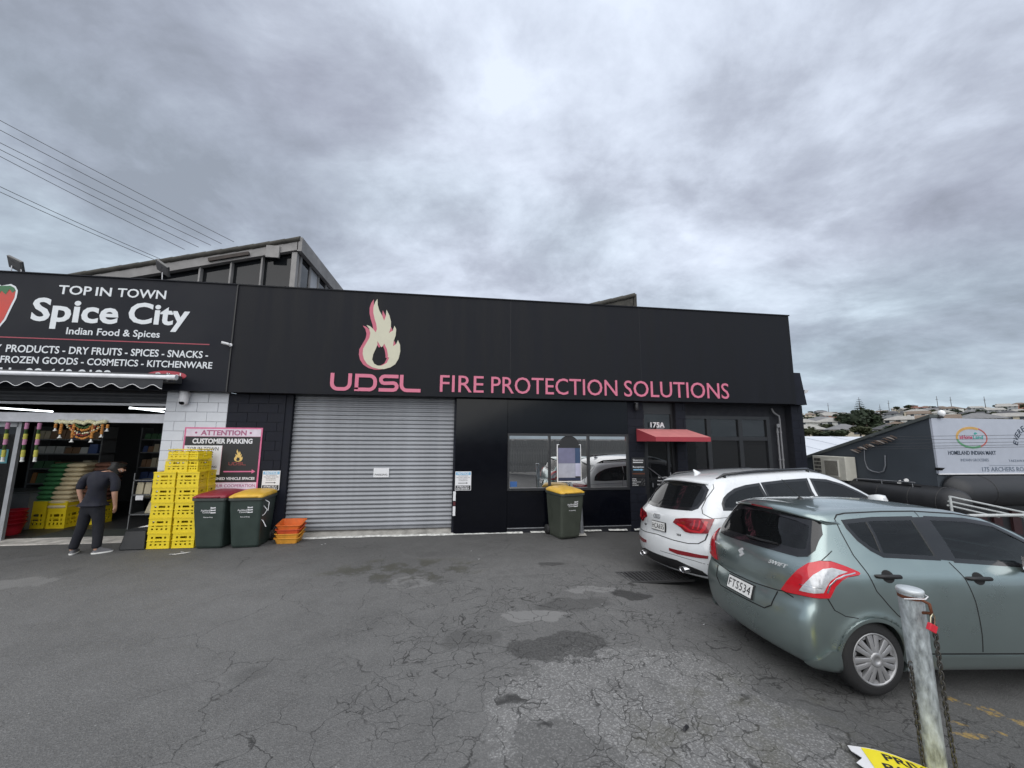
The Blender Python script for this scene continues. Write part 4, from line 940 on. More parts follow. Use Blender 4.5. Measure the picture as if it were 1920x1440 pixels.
# entrance door recess
GDK = glass_mat('dark_door_glass', (.12, .13, .14), alpha=.5, refl=1.7)
mb = MB(); mb.box(4.50, 5.33, 9.45, 9.5, 0, 3.0); mb.build('recess_wall', JD, bld)
dr = bpy.data.objects.new('entrance_door', None); COL.objects.link(dr); dr.parent = bld; dr.location = Vector((4.9, 9.1, 0))-bld.location
mb = MB()
for a in ((4.50, 4.56, 0, 3.0), (5.27, 5.33, 0, 3.0), (4.56, 5.27, 2.05, 2.12), (4.56, 5.27, 2.72, 3.0), (5.14, 5.20, .02, 2.05), (4.56, 4.63, .02, 2.05), (4.63, 5.14, .02, .25)): mb.box(a[0], a[1], 9.02, 9.08, a[2], a[3])
mb.build('frame', FRM, dr)
mb = MB(); mb.box(4.56, 5.27, 9.05, 9.056, .2, 2.72); mb.build('pane', GDK, dr)
mb = MB(); mb.box(4.70, 4.716, 8.985, 9.0, .95, 1.05); mb.tube([(5.17, 8.98, .8), (5.17, 8.98, 1.3)], .014, 8); mb.build('handle', GALV, dr)
mb = MB(); mb.tube([(4.60, 8.99, 1.42), (5.12, 8.99, 1.05)], .012, 6); mb.build('push_bar', mat('grey_bar', (.1, .1, .11), .4), dr)
mb = MB(); mb.box(4.86, 5.06, 8.985, 9.018, 2.30, 2.50); mb.build('number_backing', mat('grey_transom_sticker', (.12, .12, .13), .5), dr)
lettering([('175A', 4.705, 5.075, 2.385, 2.515, .02)], 8.984, WHT2, dr, 'house_number', .006)
lettering([('Store Hours', 4.86, 5.20, 1.16, 1.20, .01), ('Monday to Friday', 4.84, 5.20, 1.07, 1.115, .01), ('8.00am - 4.30pm', 4.84, 5.20, .98, 1.025, .01)], 9.018, WHT2, dr, 'opening_hours', .002)
# workshop window wall at the right
ww = bpy.data.objects.new('window', None); COL.objects.link(ww); ww.parent = bld; ww.location = Vector((6.8, 9.1, 0))-bld.location
mb = MB()
for x0_, x1_ in ((5.60, 5.64), (6.26, 6.37), (7.14, 7.25), (7.95, 8.05)): mb.box(x0_, x1_, 9.05, 9.15, -.3, 2.62)
mb.box(5.64, 6.26, 9.055, 9.145, 2.08, 2.17)
mb.box(6.37, 7.14, 9.055, 9.145, 2.08, 2.17); mb.box(7.25, 7.95, 9.055, 9.145, 2.08, 2.17); mb.box(5.60, 8.05, 9.055, 9.145, 2.62, 2.70); mb.build('frame', FRM, ww)
mb = MB(); mb.box(5.6, 8.58, 9.10, 9.2, 2.70, 3.0); mb.box(8.05, 8.58, 9.10, 9.2, -.4, 2.7); mb.build('infill', JD, ww)
LOUV = mat('dark_blind_slat', (.045, .048, .055), .5)
lm_ = None
for x0_, x1_ in ((5.66, 6.24), (6.39, 7.12), (7.27, 7.93)):
    mb = MB(); mb.box(x0_-.02, x1_+.02, 9.095, 9.10, -.3, 2.62); mb.build('pane', GDK, ww)
    for k in range(17):
        mb = MB(); z = .9+k*.098; mb.add([(x0_, 9.15, z), (x1_, 9.15, z), (x1_, 9.19, z+.075), (x0_, 9.19, z+.075)], [(0, 1, 2, 3)]); mb.build('blind_slat', LOUV, ww)
mb = MB(); mb.box(5.6, 8.05, 9.28, 9.3, -.3, 2.7); mb.build('room_backing', BLKV, ww)
# closing slabs under and behind the fascia
mb = MB(); mb.box(-4.78, 8.60, 8.952, 15.9, 3.012, 3.05); mb.build('ceiling', JD, bld)
mb = MB(); mb.box(-4.8, 8.6, 15.9, 16.05, -1, 4.7); mb.build('rear_wall', JD, bld)
# soffit under fascia
mb = MB(); mb.box(5.6, 8.6, 8.92, 9.3, 3.0, 3.009); mb.build('soffit', JD, bld)
# downpipes
for k, (x, zt) in enumerate(((8.30, 2.72), (8.21, 2.45))):
    t = thing('downpipe', (x, 9.0, 0), ['grey wall pipe with a bend at its top beside the right windows', 'shorter grey pipe standing just left of the bent pipe'][k], 'pipe')
    mb = MB(); pth = [(x, 9.0, -.3), (x, 9.0, zt-.1)]+([(x-.01, 9.0, zt), (x-.10, 9.0, zt+.05), (x-.16, 9.0, zt+.10), (x-.17, 9.04, zt+.2)] if k == 0 else [(x, 9.0, zt)])
    mb.tube(pth, .022, 8); mb.build('pipe', mat('grey_pipe', (.17, .17, .18), .5), t)
    for z in (.8, 1.6, 2.3): mb = MB(); mb.cyl((x, 9.0, z-.02), (x, 9.0, z+.02), .030); mb.build('bracket', mat('grey_pipe', (.17, .17, .18), .5), t)
    if k == 1: mb = MB(); mb.lathe((x, 8.95, zt+.02), [(.05, 0), (.05, .03), (.02, .05)], 'y', 16); mb.build('valve_wheel', mat('grey_pipe', (.17, .17, .18), .5), t)
# lettering on the fascia
def arc(cx, cz, r, a0, a1, n=6): return [(cx+r*math.cos(R(a)), cz+r*math.sin(R(a))) for a in np.linspace(a0, a1, n)]
def stroke(mb, path, w, y, d=.012):
    P = np.array(path, float); P = P[[True]+[bool(np.linalg.norm(P[i]-P[i-1]) > 1e-4) for i in range(1, len(P))]]; n = len(P); A_, B_ = [], []
    for i in range(n):
        t1 = P[i]-P[i-1] if i > 0 else P[1]-P[0]; t2 = P[i+1]-P[i] if i < n-1 else t1
        t1 = t1/np.linalg.norm(t1); t2 = t2/np.linalg.norm(t2); t = t1+t2; t /= np.linalg.norm(t); q = np.array([-t[1], t[0]]); s_ = 1/max(.5, abs(t @ t1)); A_.append(P[i]+q*w/2*s_); B_.append(P[i]-q*w/2*s_)
    V = [(p[0], p[1]) for p in A_+B_]; F = [(i, i+1, n+i+1, n+i) for i in range(n-1)]
    slab(mb, V, F, lambda u, v, dd: (u, y-dd, v), d)
def udsl(y, x0, z0, sx, sz, m, parent, w=.075, d=.015):
    """the wide rounded letters U D S L; unit box 1.9 x .37"""
    def T_(L_): return [(x0+a*sx, z0+b*sz) for a, b in L_]
    h = .37; r = .12; paths = [
        [(.04, h)]+[(.04, r+.04)]+arc(.04+r, .04+r, r, 180, 270)+arc(.40-r, .04+r, r, 270, 360)+[(.40, h)],
        [(.50, .04)]+arc(.92-r, .04+r, r, 270, 360)+arc(.92-r, h-.04-r, r, 0, 90)+[(.54, h-.04), (.54, .04)],
        [(1.40, h-.04)]+arc(1.03+.08, h-.04-.075, .075, 90, 270)+arc(1.38-.08, .04+.075, .075, 90, -90)+[(1.0, .04)],
        [(1.47, h)]+arc(1.47+r, .04+r, r, 180, 270)+[(1.88, .04)]]
    for i, p in enumerate(paths):
        mb = MB(); stroke(mb, T_(p), w*min(sx, sz), y, d); mb.build('letter', m, parent)
udsl(YF, -2.76, 3.085, 1.93/1.9, .385/.37, PINK, bld)
lettering([('FIRE', -.432, .545, 3.115, 3.490, .002), ('PROTECTION', .716, 3.723, 3.108, 3.492, .002), ('SOLUTIONS', 3.896, 6.63, 3.100, 3.488, .002)], YF, PINK, bld, 'lettering', .015)
def flame_polys():
    # traced in sign units: cream face, with its drop-shaped hole
    def c(L_): return [(-2.86+(x-540)/4.571*0.0, z) for x, z in L_]
    face = [(722, 135), (728, 190), (745, 235), (775, 280), (798, 325), (812, 285), (815, 228), (845, 275), (864, 330), (866, 385), (850, 432), (885, 410), (900, 365), (918, 395), (916, 450), (900, 500), (896, 545), (925, 525), (940, 490), (962, 530), (968, 585), (955, 650), (925, 700), (880, 728), (820, 744), (770, 745), (710, 732), (660, 705), (628, 665), (613, 620), (615, 575), (640, 530), (668, 480), (673, 440), (660, 400), (632, 370), (665, 378), (695, 400), (725, 432), (733, 400), (725, 360), (705, 310), (690, 260), (688, 210), (702, 165)]
    hole = [(745, 505), (770, 540), (785, 558), (800, 545), (812, 525), (840, 575), (852, 625), (850, 640), (865, 645), (845, 690), (800, 715), (760, 716), (725, 700), (705, 665), (712, 620), (735, 570), (747, 535)]
    return face, hole
def place_flame(y, x0, x1, z0, z1, parent, shade=True, mface=None, mshade=None, d=.012):
    face, hole = flame_polys()
    fx = lambda L_, dx=0, dz=0: [(x0+(a+dx-575)/(968-575)*(x1-x0), z0+(745-b-dz)/(745-135)*(z1-z0)) for a, b in L_]
    if shade:
        mb = MB(); mb.prism(fx(face, -36, 6), y-.006, y, 'y', [fx(hole, -22, 4)]); mb.build('flame_shadow', mshade or PINKD, parent)
    mb = MB(); mb.prism(fx(face), y-d, y, 'y', [fx(hole)]); mb.build('flame_emblem', mface or CREAM, parent)
place_flame(YF, -2.21, -1.325, 3.585, 5.185, bld)
# notices and small signs
def sheet(name, x0, x1, z0, z1, m, y, label=None, cat=None, group=None, d=.006, parent=None):
    mb = MB(); mb.box(x0, x1, y-d, y, z0, z1)
    if parent is not None: return mb.build(name, m, parent)
    t = thing(name, ((x0+x1)/2, y, z0), label, cat, group); mb.build('board', m, t); return t
BLUE = mat('light_blue_sign', (.20, .42, .62), .5, var=.04)
for k, (x0, x1, z0, z1, y) in enumerate(((-4.045, -3.70, .985, 1.385, 8.895), (-.04, .315, .94, 1.352, 8.877))):
    t = sheet('notice_sign', x0, x1, z0, z1, WHT2, y, ['blue and white notice sign on the black block wall left of the roller door', 'blue and white notice sign on the gloss panel right of the roller door'][k], 'sign', 'strictly no entry notices beside the roller door')
    w, h = x1-x0, z1-z0; mb = MB(); mb.box(x0+.012, x1-.012, y-.008, y-.006, z1-.19*h, z1-.015); mb.build('header', BLUE, t)
    mb = MB(); mb.box(x0+.012, x1-.012, y-.008, y-.006, z0+.012, z0+.26*h); mb.build('footer', BLKV, t)
    lettering([('NOTICE', x0+.15*w, x1-.15*w, z1-.165*h, z1-.05*h, .02), ('STRICTLY', x0+.12*w, x1-.12*w, z0+.15*h, z0+.235*h, .03), ('NO ENTRY', x0+.10*w, x1-.10*w, z0+.045*h, z0+.13*h, .03)], y-.008, WHT2, t, 'lettering', .002)
    lettering([('ALL VISITORS &', x0+.2*w, x1-.2*w, z1-.26*h, z1-.22*h, .0), ('DELIVERY VEHICLES', x0+.08*w, x1-.08*w, z1-.34*h, z1-.30*h, 0), ('MUST REPORT', x0+.22*w, x1-.22*w, z1-.42*h, z1-.38*h, 0), ('TO RECEPTION', x0+.22*w, x1-.22*w, z1-.50*h, z1-.46*h, 0)], y-.006, BLKV, t, 'lettering', .002)
    mb = MB(); mb.prism([(x0+.2*w, z1-.60*h), (x1-.3*w, z1-.60*h), (x1-.3*w, z1-.57*h), (x1-.2*w, z1-.615*h), (x1-.3*w, z1-.66*h), (x1-.3*w, z1-.63*h), (x0+.2*w, z1-.63*h)], y-.008, y-.006); mb.build('arrow', BLKV, t)
t = sheet('parking_notice', -1.83, -1.50, 1.225, 1.425, WHT2, 9.01, 'small white parking notice taped to the ribbed roller door', 'notice'); lettering([('PARKING', -1.80, -1.53, 1.26, 1.30, .01)], 9.004, BLKV, t, 'lettering', .002)
t = thing('door_latch', (-.03, 8.87, .6), 'white latch plates and dark lock on the right edge of the roller door', 'latch')
for z0, z1, m_ in ((.72, .92, WHT2), (.40, .60, WHT2), (.62, .70, mat('dark_red_lock', (.08, .01, .015), .5))):
    mb = MB(); mb.box(-.075, -.02, 8.855, 8.878, z0, z1); mb.build('plate', m_, t)
# showroom and reception directory, smoking sign
t = sheet('directory_sign', 4.135, 4.475, 1.20, 1.66, BLKV, 8.896, 'black directory sign with white and blue arrows on the pillar beside the door', 'sign')
lettering([('Showroom', 4.17, 4.43, 1.575, 1.625, .01), ('Reception', 4.165, 4.44, 1.405, 1.460, .01)], 8.89, WHT2, t, 'lettering', .002)
mb = MB(); mb.box(4.17, 4.42, 8.886, 8.89, 1.535, 1.555); mb.build('underline', WHT2, t)
mb = MB(); mb.prism([(4.17, 1.36), (4.36, 1.36), (4.36, 1.345), (4.43, 1.372), (4.36, 1.40), (4.36, 1.385), (4.17, 1.385)], 8.886, 8.89); mb.build('arrow', BLUE, t)
mb = MB(); mb.box(4.15, 4.46, 8.886, 8.89, 1.265, 1.295); mb.build('stripe', mat('orange_brown_stripe', (.10, .03, .015), .5), t)
t = sheet('smoking_notice', 4.125, 4.475, .985, 1.185, BLKV, 8.896, 'small black notice with white words and round symbols under the directory sign', 'sign')
lettering([('PLEASE', 4.14, 4.24, 1.150, 1.170, .01), ('REMOVE', 4.14, 4.25, 1.113, 1.133, .01), ('DIRTY BOOTS', 4.14, 4.35, 1.077, 1.097, .01), ('BEFORE', 4.14, 4.24, 1.040, 1.060, .01), ('ENTERING', 4.14, 4.29, 1.003, 1.023, .01)], 8.89, WHT2, t, 'lettering', .002)
for z in (1.13, 1.04): mb = MB(); mb.lathe((4.41, 8.888, z), [(.038, 0), (.038, .003), (.028, .003), (.028, 0)], 'y', 20, cap=False); mb.build('symbol', WHT2, t)
# poster in the window
t = thing('window_poster', (2.59, 8.87, 1.1), 'white framed portrait poster with a dark arched top on the office window', 'poster')
mb = MB(); mb.box(2.300, 2.885, 8.892, 8.900, 1.10, 1.965); mb.build('border', WHT2, t)
mb = MB(); mb.prism([(2.325, 1.125), (2.865, 1.125), (2.865, 1.95)]+arc(2.595, 1.93, .24, 5, 175, 16)+[(2.325, 1.95)], 8.886, 8.892); mb.build('print', BLKV, t)
mb = MB(); mb.box(2.33, 2.86, 8.883, 8.886, 1.13, 1.195); mb.build('picture_block', mat('navy_poster_print', (.012, .02, .055), .5), t)
mb = MB(); mb.box(2.330, 2.735, 8.883, 8.886, 1.53, 1.88); mb.build('picture_block', mat('muted_violet_print', (.15, .15, .24), .5), t)
mb = MB(); mb.box(2.738, 2.860, 8.883, 8.886, 1.53, 1.88); mb.build('picture_block', mat('slate_blue_print', (.03, .06, .13), .5), t)
mb = MB(); mb.box(2.330, 2.735, 8.883, 8.886, 1.20, 1.527); mb.build('picture_block', mat('grey_lilac_print', (.34, .35, .42), .5), t)
mb = MB(); mb.box(2.738, 2.860, 8.883, 8.886, 1.23, 1.527); mb.build('picture_block', mat('pale_lilac_print', (.42, .42, .55), .5), t)
t = sheet('window_sticker', 1.20, 1.36, 1.0, 1.12, mat('blue_sticker', (.03, .10, .28), .5), 8.903, 'small blue sticker in the lower left corner of the office window', 'sticker')
# red canopy over the door
t = thing('door_canopy', (4.9, 8.88, 2.05), 'red wedge shaped canopy over the entrance door', 'canopy'); REDC = mat('red_canopy_fabric', (.32, .035, .05), .75, var=.1); REDT = mat('pale_red_canopy_top', (.50, .17, .17), .8, var=.12)
xa, xb, xf0, xf1 = 4.28, 5.60, 4.37, 5.68
mb = MB(); mb.add([(xa, 8.88, 2.345), (xb, 8.88, 2.345), (xf1, 8.10, 2.155), (xf0-.02, 8.10, 2.155)], [(0, 1, 2, 3)]); mb.add([(xa, 8.88, 2.335), (xb, 8.88, 2.335), (xf1, 8.11, 2.145), (xf0-.02, 8.11, 2.145)], [(0, 3, 2, 1)]); mb.build('top', REDT, t)  # top sheet takes a paler red than the valance
mb = MB(); mb.box(xf0-.02, xf1, 8.095, 8.11, 2.055, 2.155); mb.add([(xa, 8.88, 2.345), (xf0-.02, 8.10, 2.155), (xf0-.02, 8.10, 2.055), (xa, 8.88, 2.045)], [(0, 1, 2, 3)]); mb.add([(xb, 8.88, 2.345), (xf1, 8.10, 2.155), (xf1, 8.10, 2.055), (xb, 8.88, 2.045)], [(0, 1, 2, 3)]); mb.build('valance', REDC, t, recalc=False)
# wall lamp, small floodlight, orange bits
t = thing('wall_lamp', (4.27, 8.9, 2.79), 'black up and down wall lamp above the directory sign', 'lamp')
mb = MB(); mb.lathe((4.27, 8.80, 2.79), [(.05, 0), (.055, .01), (.055, .15), (.045, .17)], n=20); mb.build('body', BLKV, t); mb = MB(); mb.box(4.245, 4.295, 8.82, 8.9, 2.85, 2.9); mb.build('bracket', BLKV, t); mb = MB(); mb.lathe((4.27, 8.80, 2.955), [(.04, 0), (.04, .01)], n=20); mb.build('lens', WHT2, t)
t = thing('flood_lamp', (8.95, 8.9, 3.39), 'small white lamp on the right corner of the black building', 'lamp'); mb = MB(); mb.frus((8.95, 8.85, 3.32), .08, .08, (8.97, 8.83, 3.40), .12, .1); mb.build('head', WHT2, t); mb = MB(); mb.box(8.90, 8.95, 8.86, 8.9, 3.38, 3.43); mb.build('bracket', WHT2, t)
# ---------------------------------------------------------------- clerestory roofs behind
CONCW = mat('weathered_pinkish_concrete', (.27, .262, .258), .85, var=.25, scale=2, bump=.3); TILE = mat('dark_mossy_tile', (.06, .057, .05), .9, var=.5, scale=6, bump=.5); GRYG = glass_mat('dusty_clerestory_glass', (.20, .23, .26), alpha=.25, refl=1.5); RIBW = mat('pale_profiled_cladding', (.42, .43, .45), .6)
def clerestory(xr, ztop, xl, zl, y0, y1, label, panes, CONCW=CONCW):
    t = thing('clerestory_roof', ((xl+xr)/2, y0, 4.7), label, 'roof')
    k = (ztop-zl)/(xr-xl); Z = lambda x: zl+(x-xl)*k
    mb = MB(); mb.prism([(xl, zl), (xr, ztop), (xr, ztop-.25), (xl, zl-.25)], y0-.02, y0+.10); mb.build('barge_board', CONCW, t)
    n = int((xr-xl)/.33)
    for i in range(n):
        xa_ = xl+(xr-xl)*i/n; xb_ = xl+(xr-xl)*(i+1)/n+.03; mb = MB(); mb.ring([[(x, y0+.02+.10*math.cos(a), Z(x)+.02+(.012 if x == xb_ else 0)+.075*math.sin(a)) for a in np.linspace(0, 2*math.pi, 10, endpoint=False)] for x in (xa_, xb_)]); mb.build('ridge_tile', TILE, t)
    mb = MB(); mb.prism([(xl, zl+.0), (xr, ztop+.0), (xr, ztop+.06), (xl, zl+.06)], y0+.12, y1); mb.build('roof_slope', TILE, t)
    mb = MB(); mb.box(xr-.02, xr+.09, y0-.02, y1, ztop-.28, ztop+.08); mb.build('side_fascia', CONCW, t)
    mb = MB(); mb.prism([(xl+.3, 4.78), (xr-.1, 4.78), (xr-.1, ztop-.25), (xl+.3, Z(xl+.3)-.25)], y0+.16, y0+.17); mb.build('pane', GRYG, t)
    mb = MB(); mb.prism([(xl+.3, 4.78), (xr-.1, 4.78), (xr-.1, ztop-.32), (xl+.3, Z(xl+.3)-.32)], y0+.6, y0+.62); mb.build('inner_lining', mat('dim_interior_lining', (.30, .33, .36), .8), t)
    for x in panes: mb = MB(); mb.box(x-.018, x+.018, y0+.04, y0+.15, 4.78, Z(x)-.25); mb.build('mullion', CONCW, t)
    mb = MB(); mb.box(xr-.14, xr-.02, y0+.02, y0+.155, 4.78, ztop-.30); mb.build('corner_post', CONCW, t)
    m_ = None
    for i in range(9):
        yy = y0+.25+i*.62
        if yy > y1: break
        mb = MB(); mb.box(xr-.06, xr-.02, yy, yy+.10, 4.78, ztop-.28); mb.build('mullion', CONCW, t)
        mb = MB(); mb.box(xr-.05, xr-.045, yy+.10, min(yy+.62, y1), 4.78, ztop-.28); mb.build('pane', RIBW if i % 2 else GRYG, t)
    return t
t = clerestory(-4.05, 6.93, -8.9, 5.62, 9.62, 14.5, 'tall tiled clerestory roof with dusty windows rising behind the two shop signs', (-6.22, -5.55, -4.87))
mb = MB(); mb.prism([(-4.95, 4.8), (-4.82, 4.8), (-4.30, 6.35), (-4.43, 6.35)], 9.86, 9.9); mb.build('brace', CONCW, t)
mb = MB(); mb.box(-6.0, -5.1, 9.54, 9.62, 0, .08, Matrix.Translation((-5.55, 9.58, 6.33)) @ Matrix.Rotation(-.26, 4, 'Y') @ Matrix.Translation((5.55, -9.58, 0))); mb.build('rotten_gutter', mat('rotten_wood', (.06, .05, .045), .95, var=.4, bump=.6), t)
mb = MB(); mb.box(-4.75, -4.45, 9.55, 9.6, 6.42, 6.72); mb.build('patch_board', CONCW, t)
clerestory(4.68, 5.98, 3.0, 5.50, 9.6, 14, 'low clerestory roof end just showing above the middle of the black sign', (), TILE)
# ---------------------------------------------------------------- Indian food shop at the left
shop = thing('food_shop', (-9.0, 8.9, 0), 'open fronted food shop under a dark sign with white words and a red chilli', 'building')
YS = 8.64
mb = MB(); mb.box(-13.5, -4.80, YS, YW+.05, 3.02, 5.325); mb.build('sign_fascia', FASC2, shop)
mb = MB(); mb.box(-13.5, -4.79, YS-.03, YW+.07, 5.325, 5.345); mb.build('parapet_cap', FASC2, shop)
mb = MB(); mb.box(-4.79, -4.765, YS-.012, YS+.02, 3.01, 5.33); mb.build('joint_strip', BLKV, shop)
mb = MB(); mb.box(-13.5, -4.8, YW+.05, 16, 4.7, 4.78); mb.build('roof', ROOFM, shop)
block_wall(shop, -6.05, -4.86, 0, 3.02, YW, WHTP, JW)
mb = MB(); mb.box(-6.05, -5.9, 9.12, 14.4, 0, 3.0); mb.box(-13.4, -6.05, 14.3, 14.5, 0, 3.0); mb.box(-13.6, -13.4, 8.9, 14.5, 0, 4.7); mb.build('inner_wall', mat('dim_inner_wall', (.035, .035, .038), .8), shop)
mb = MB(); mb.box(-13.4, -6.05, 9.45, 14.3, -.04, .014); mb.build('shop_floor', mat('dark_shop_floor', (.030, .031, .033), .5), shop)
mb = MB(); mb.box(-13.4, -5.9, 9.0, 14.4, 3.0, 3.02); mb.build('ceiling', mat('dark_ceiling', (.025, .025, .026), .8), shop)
mb = MB(); mb.box(-13.4, -6.06, 9.00, 9.10, 2.36, 2.545); mb.build('header_beam', mat('white_header_beam', (.55, .56, .60), .5), shop)
lettering([('TOP', -8.09, -7.504, 4.925, 5.115, .014), ('IN', -7.428, -7.142, 4.927, 5.112, .014), ('TOWN', -7.034, -6.134, 4.925, 5.115, .014)], YS, WHT, shop, 'lettering')
lettering([('Spice', -8.49, -6.953, 4.20, 4.835, .026), ('City', -6.777, -5.64, 4.235, 4.83, .026)], YS, WHT, shop, 'lettering')
lettering([('Indian Food & Spices', -7.83, -6.15, 4.055, 4.245, .012)], YS, WHT, shop, 'lettering')
lettering([('PRODUCTS - DRY FRUITS - SPICES - SNACKS -', -8.80, -5.20, 3.700, 3.850, .014)], YS, WHT, shop, 'lettering')
lettering([('GROCERY', -9.62, -8.88, 3.70, 3.85, .014)], YS, WHT, shop, 'lettering')
lettering([('FROZEN GOODS - COSMETICS - KITCHENWARE', -8.86, -5.10, 3.485, 3.625, .014)], YS, WHT, shop, 'lettering')
lettering([('VEGETABLES -', -10.2, -8.98, 3.485, 3.625, .014)], YS, WHT, shop, 'lettering')
lettering([('CALL: 09 440 9199', -9.25, -6.93, 3.19, 3.395, .016)], YS, WHT, shop, 'lettering')
mb = MB(); mb.box(-12.6, -5.20, YS-.004, YS, 3.985, 4.005); mb.build('sign_rule', mat('dull_red_line', (.33, .05, .075), .5), shop)
mb = MB(); mb.prism([(-5.93+.37*math.cos(a), 3.315+.10*math.sin(a)) for a in np.linspace(0, 2*math.pi, 30, endpoint=False)], YS-.004, YS); ov = mb.build('sign_oval', mat('red_oval_print', (.36, .03, .05), .5), shop)
lettering([('Online!', -6.15, -5.66, 3.275, 3.375, .015)], YS-.005, WHT, shop, 'lettering')
chW = [(-9.75, 4.2), (-9.45, 4.75), (-9.30, 5.02), (-9.12, 5.06), (-9.084, 5.035), (-8.928, 5.081), (-8.845, 5.04), (-8.79, 4.95), (-8.79, 4.80), (-8.84, 4.60), (-8.90, 4.34), (-9.05, 4.05), (-9.3, 3.95), (-9.6, 4.05)]
def shr(P, k): c = np.mean(P, 0); return [tuple(c+(np.array(p)-c)*k) for p in P]
mb = MB(); mb.prism(chW, YS-.003, YS); mb.build('chilli_outline', WHT, shop); mb = MB(); mb.prism(scale_inset(chW, .035), YS-.006, YS-.003); mb.build('chilli_print', mat('red_chilli_print', (.50, .045, .03), .5), shop)
mb = MB(); mb.prism([(-9.3, 4.96), (-9.1, 5.03), (-8.93, 5.045), (-8.86, 5.01), (-8.825, 4.95), (-8.87, 4.90), (-8.93, 4.97), (-8.98, 4.86), (-9.06, 4.93), (-9.12, 4.80), (-9.2, 4.9)], YS-.009, YS-.006); mb.build('chilli_stalk_print', mat('green_chilli_stalk', (.03, .13, .05), .5), shop)
# roll-up shutter at the top of the opening
SHUT = mat('dark_shutter_slat', (.09, .095, .105), .5, .4)
for k in range(4): mb = MB(); z = 2.79+k*.075; mb.add([(-13.4, 9.02, z), (-6.06, 9.02, z), (-6.06, 9.0, z+.03), (-13.4, 9.0, z+.03), (-6.06, 9.02, z+.072), (-13.4, 9.02, z+.072)], [(0, 1, 2, 3), (3, 2, 4, 5)]); mb.build('shutter_slat', SHUT, shop)
mb = MB(); mb.box(-13.4, -6.06, 8.99, 9.03, 2.715, 2.765); mb.build('shutter_rail', mat('grey_shutter_rail', (.30, .31, .33), .45, .4), shop)
# retractable awning
aw = thing('awning', (-9.5, 8.6, 3.1), 'retracted dark awning with white bar and scalloped valance over the food shop', 'awning')
mb = MB(); mb.cyl((-13.5, 8.22, 3.235), (-5.50, 8.22, 3.225), .042, n=12); mb.cyl((-5.62, 8.22, 3.226), (-5.46, 8.22, 3.225), .052, n=12); mb.build('front_bar', mat('white_awning_bar', (.66, .67, .70), .35), aw)
AWF = mat('dark_awning_fabric', (.035, .037, .042), .85)
V = []; n = 200
for i in range(n+1):
    x = -13.5+(13.5-5.68)*i/n; z = 3.035-.040*math.cos(2*math.pi*(x+5.68)/.345); V += [(x, 8.215, 3.20), (x, 8.205+.006*math.sin(x*5), z)]
mb = MB(); mb.add(V, [(2*i, 2*i+1, 2*i+3, 2*i+2) for i in range(n)], True); mb.build('valance', AWF, aw)
mb = MB(); mb.tube([V[2*i+1] for i in range(n+1)], .006, 4); mb.build('valance_piping', WHT2, aw)
mb = MB(); mb.box(-13.5, -5.62, 8.25, 8.62, 3.15, 3.30); mb.build('cassette', mat('dark_awning_box', (.05, .052, .056), .5), aw)
# lit tubes; the deepest one is added to lighten the interior
LAMPM = mat('lit_fluorescent_tube', (.9, .95, 1.0), .5, emit=(.90, .96, 1.0), es=2.5)
for k, (a, b) in enumerate((((-9.7, 9.6, 2.66), (-8.72, 9.62, 2.60)), ((-7.10, 9.42, 2.70), (-6.42, 9.42, 2.62)), ((-9.2, 12.2, 2.85), (-8.0, 12.2, 2.85)))):
    t = thing('fluorescent_tube', tuple(Vector(a).lerp(Vector(b), .5)), ['lit white tube lamp at the far left of the shop ceiling', 'lit white tube lamp in the shop entrance beside the white wall', 'added white tube lamp lightening the depth of the food shop'][k], 'lamp')
    mb = MB(); mb.cyl(a, b, .016, n=10); mb.build('tube', LAMPM, t);
# sliding glass front at the far left
t = thing('glass_door_panel', (-9.6, 9.3, 0), 'glass sliding door with a blue poster at the far left of the shop', 'door')
mb = MB(); mb.box(-9.02, -8.94, 9.3, 9.36, 0, 2.36); mb.box(-13, -9.0, 9.3, 9.36, 2.26, 2.36); mb.box(-13, -9.0, 9.3, 9.36, 0, .12); mb.build('frame', mat('grey_aluminium_frame', (.35, .36, .38), .4, .5), t)
mb = MB(); mb.box(-13, -9.02, 9.325, 9.331, .12, 2.26); mb.build('pane', glass_mat('hazy_shop_glass', (.42, .46, .47), alpha=.75, refl=1.5), t)
mb = MB(); mb.box(-9.45, -9.1, 9.312, 9.32, 1.52, 1.80); mb.build('poster', mat('teal_poster', (.04, .17, .20), .5), t)
mb = MB(); mb.box(-9.6, -9.15, 9.42, 9.44, .15, 2.1); mb.build('curtain', mat('pale_grey_curtain', (.32, .35, .36), .8), t)
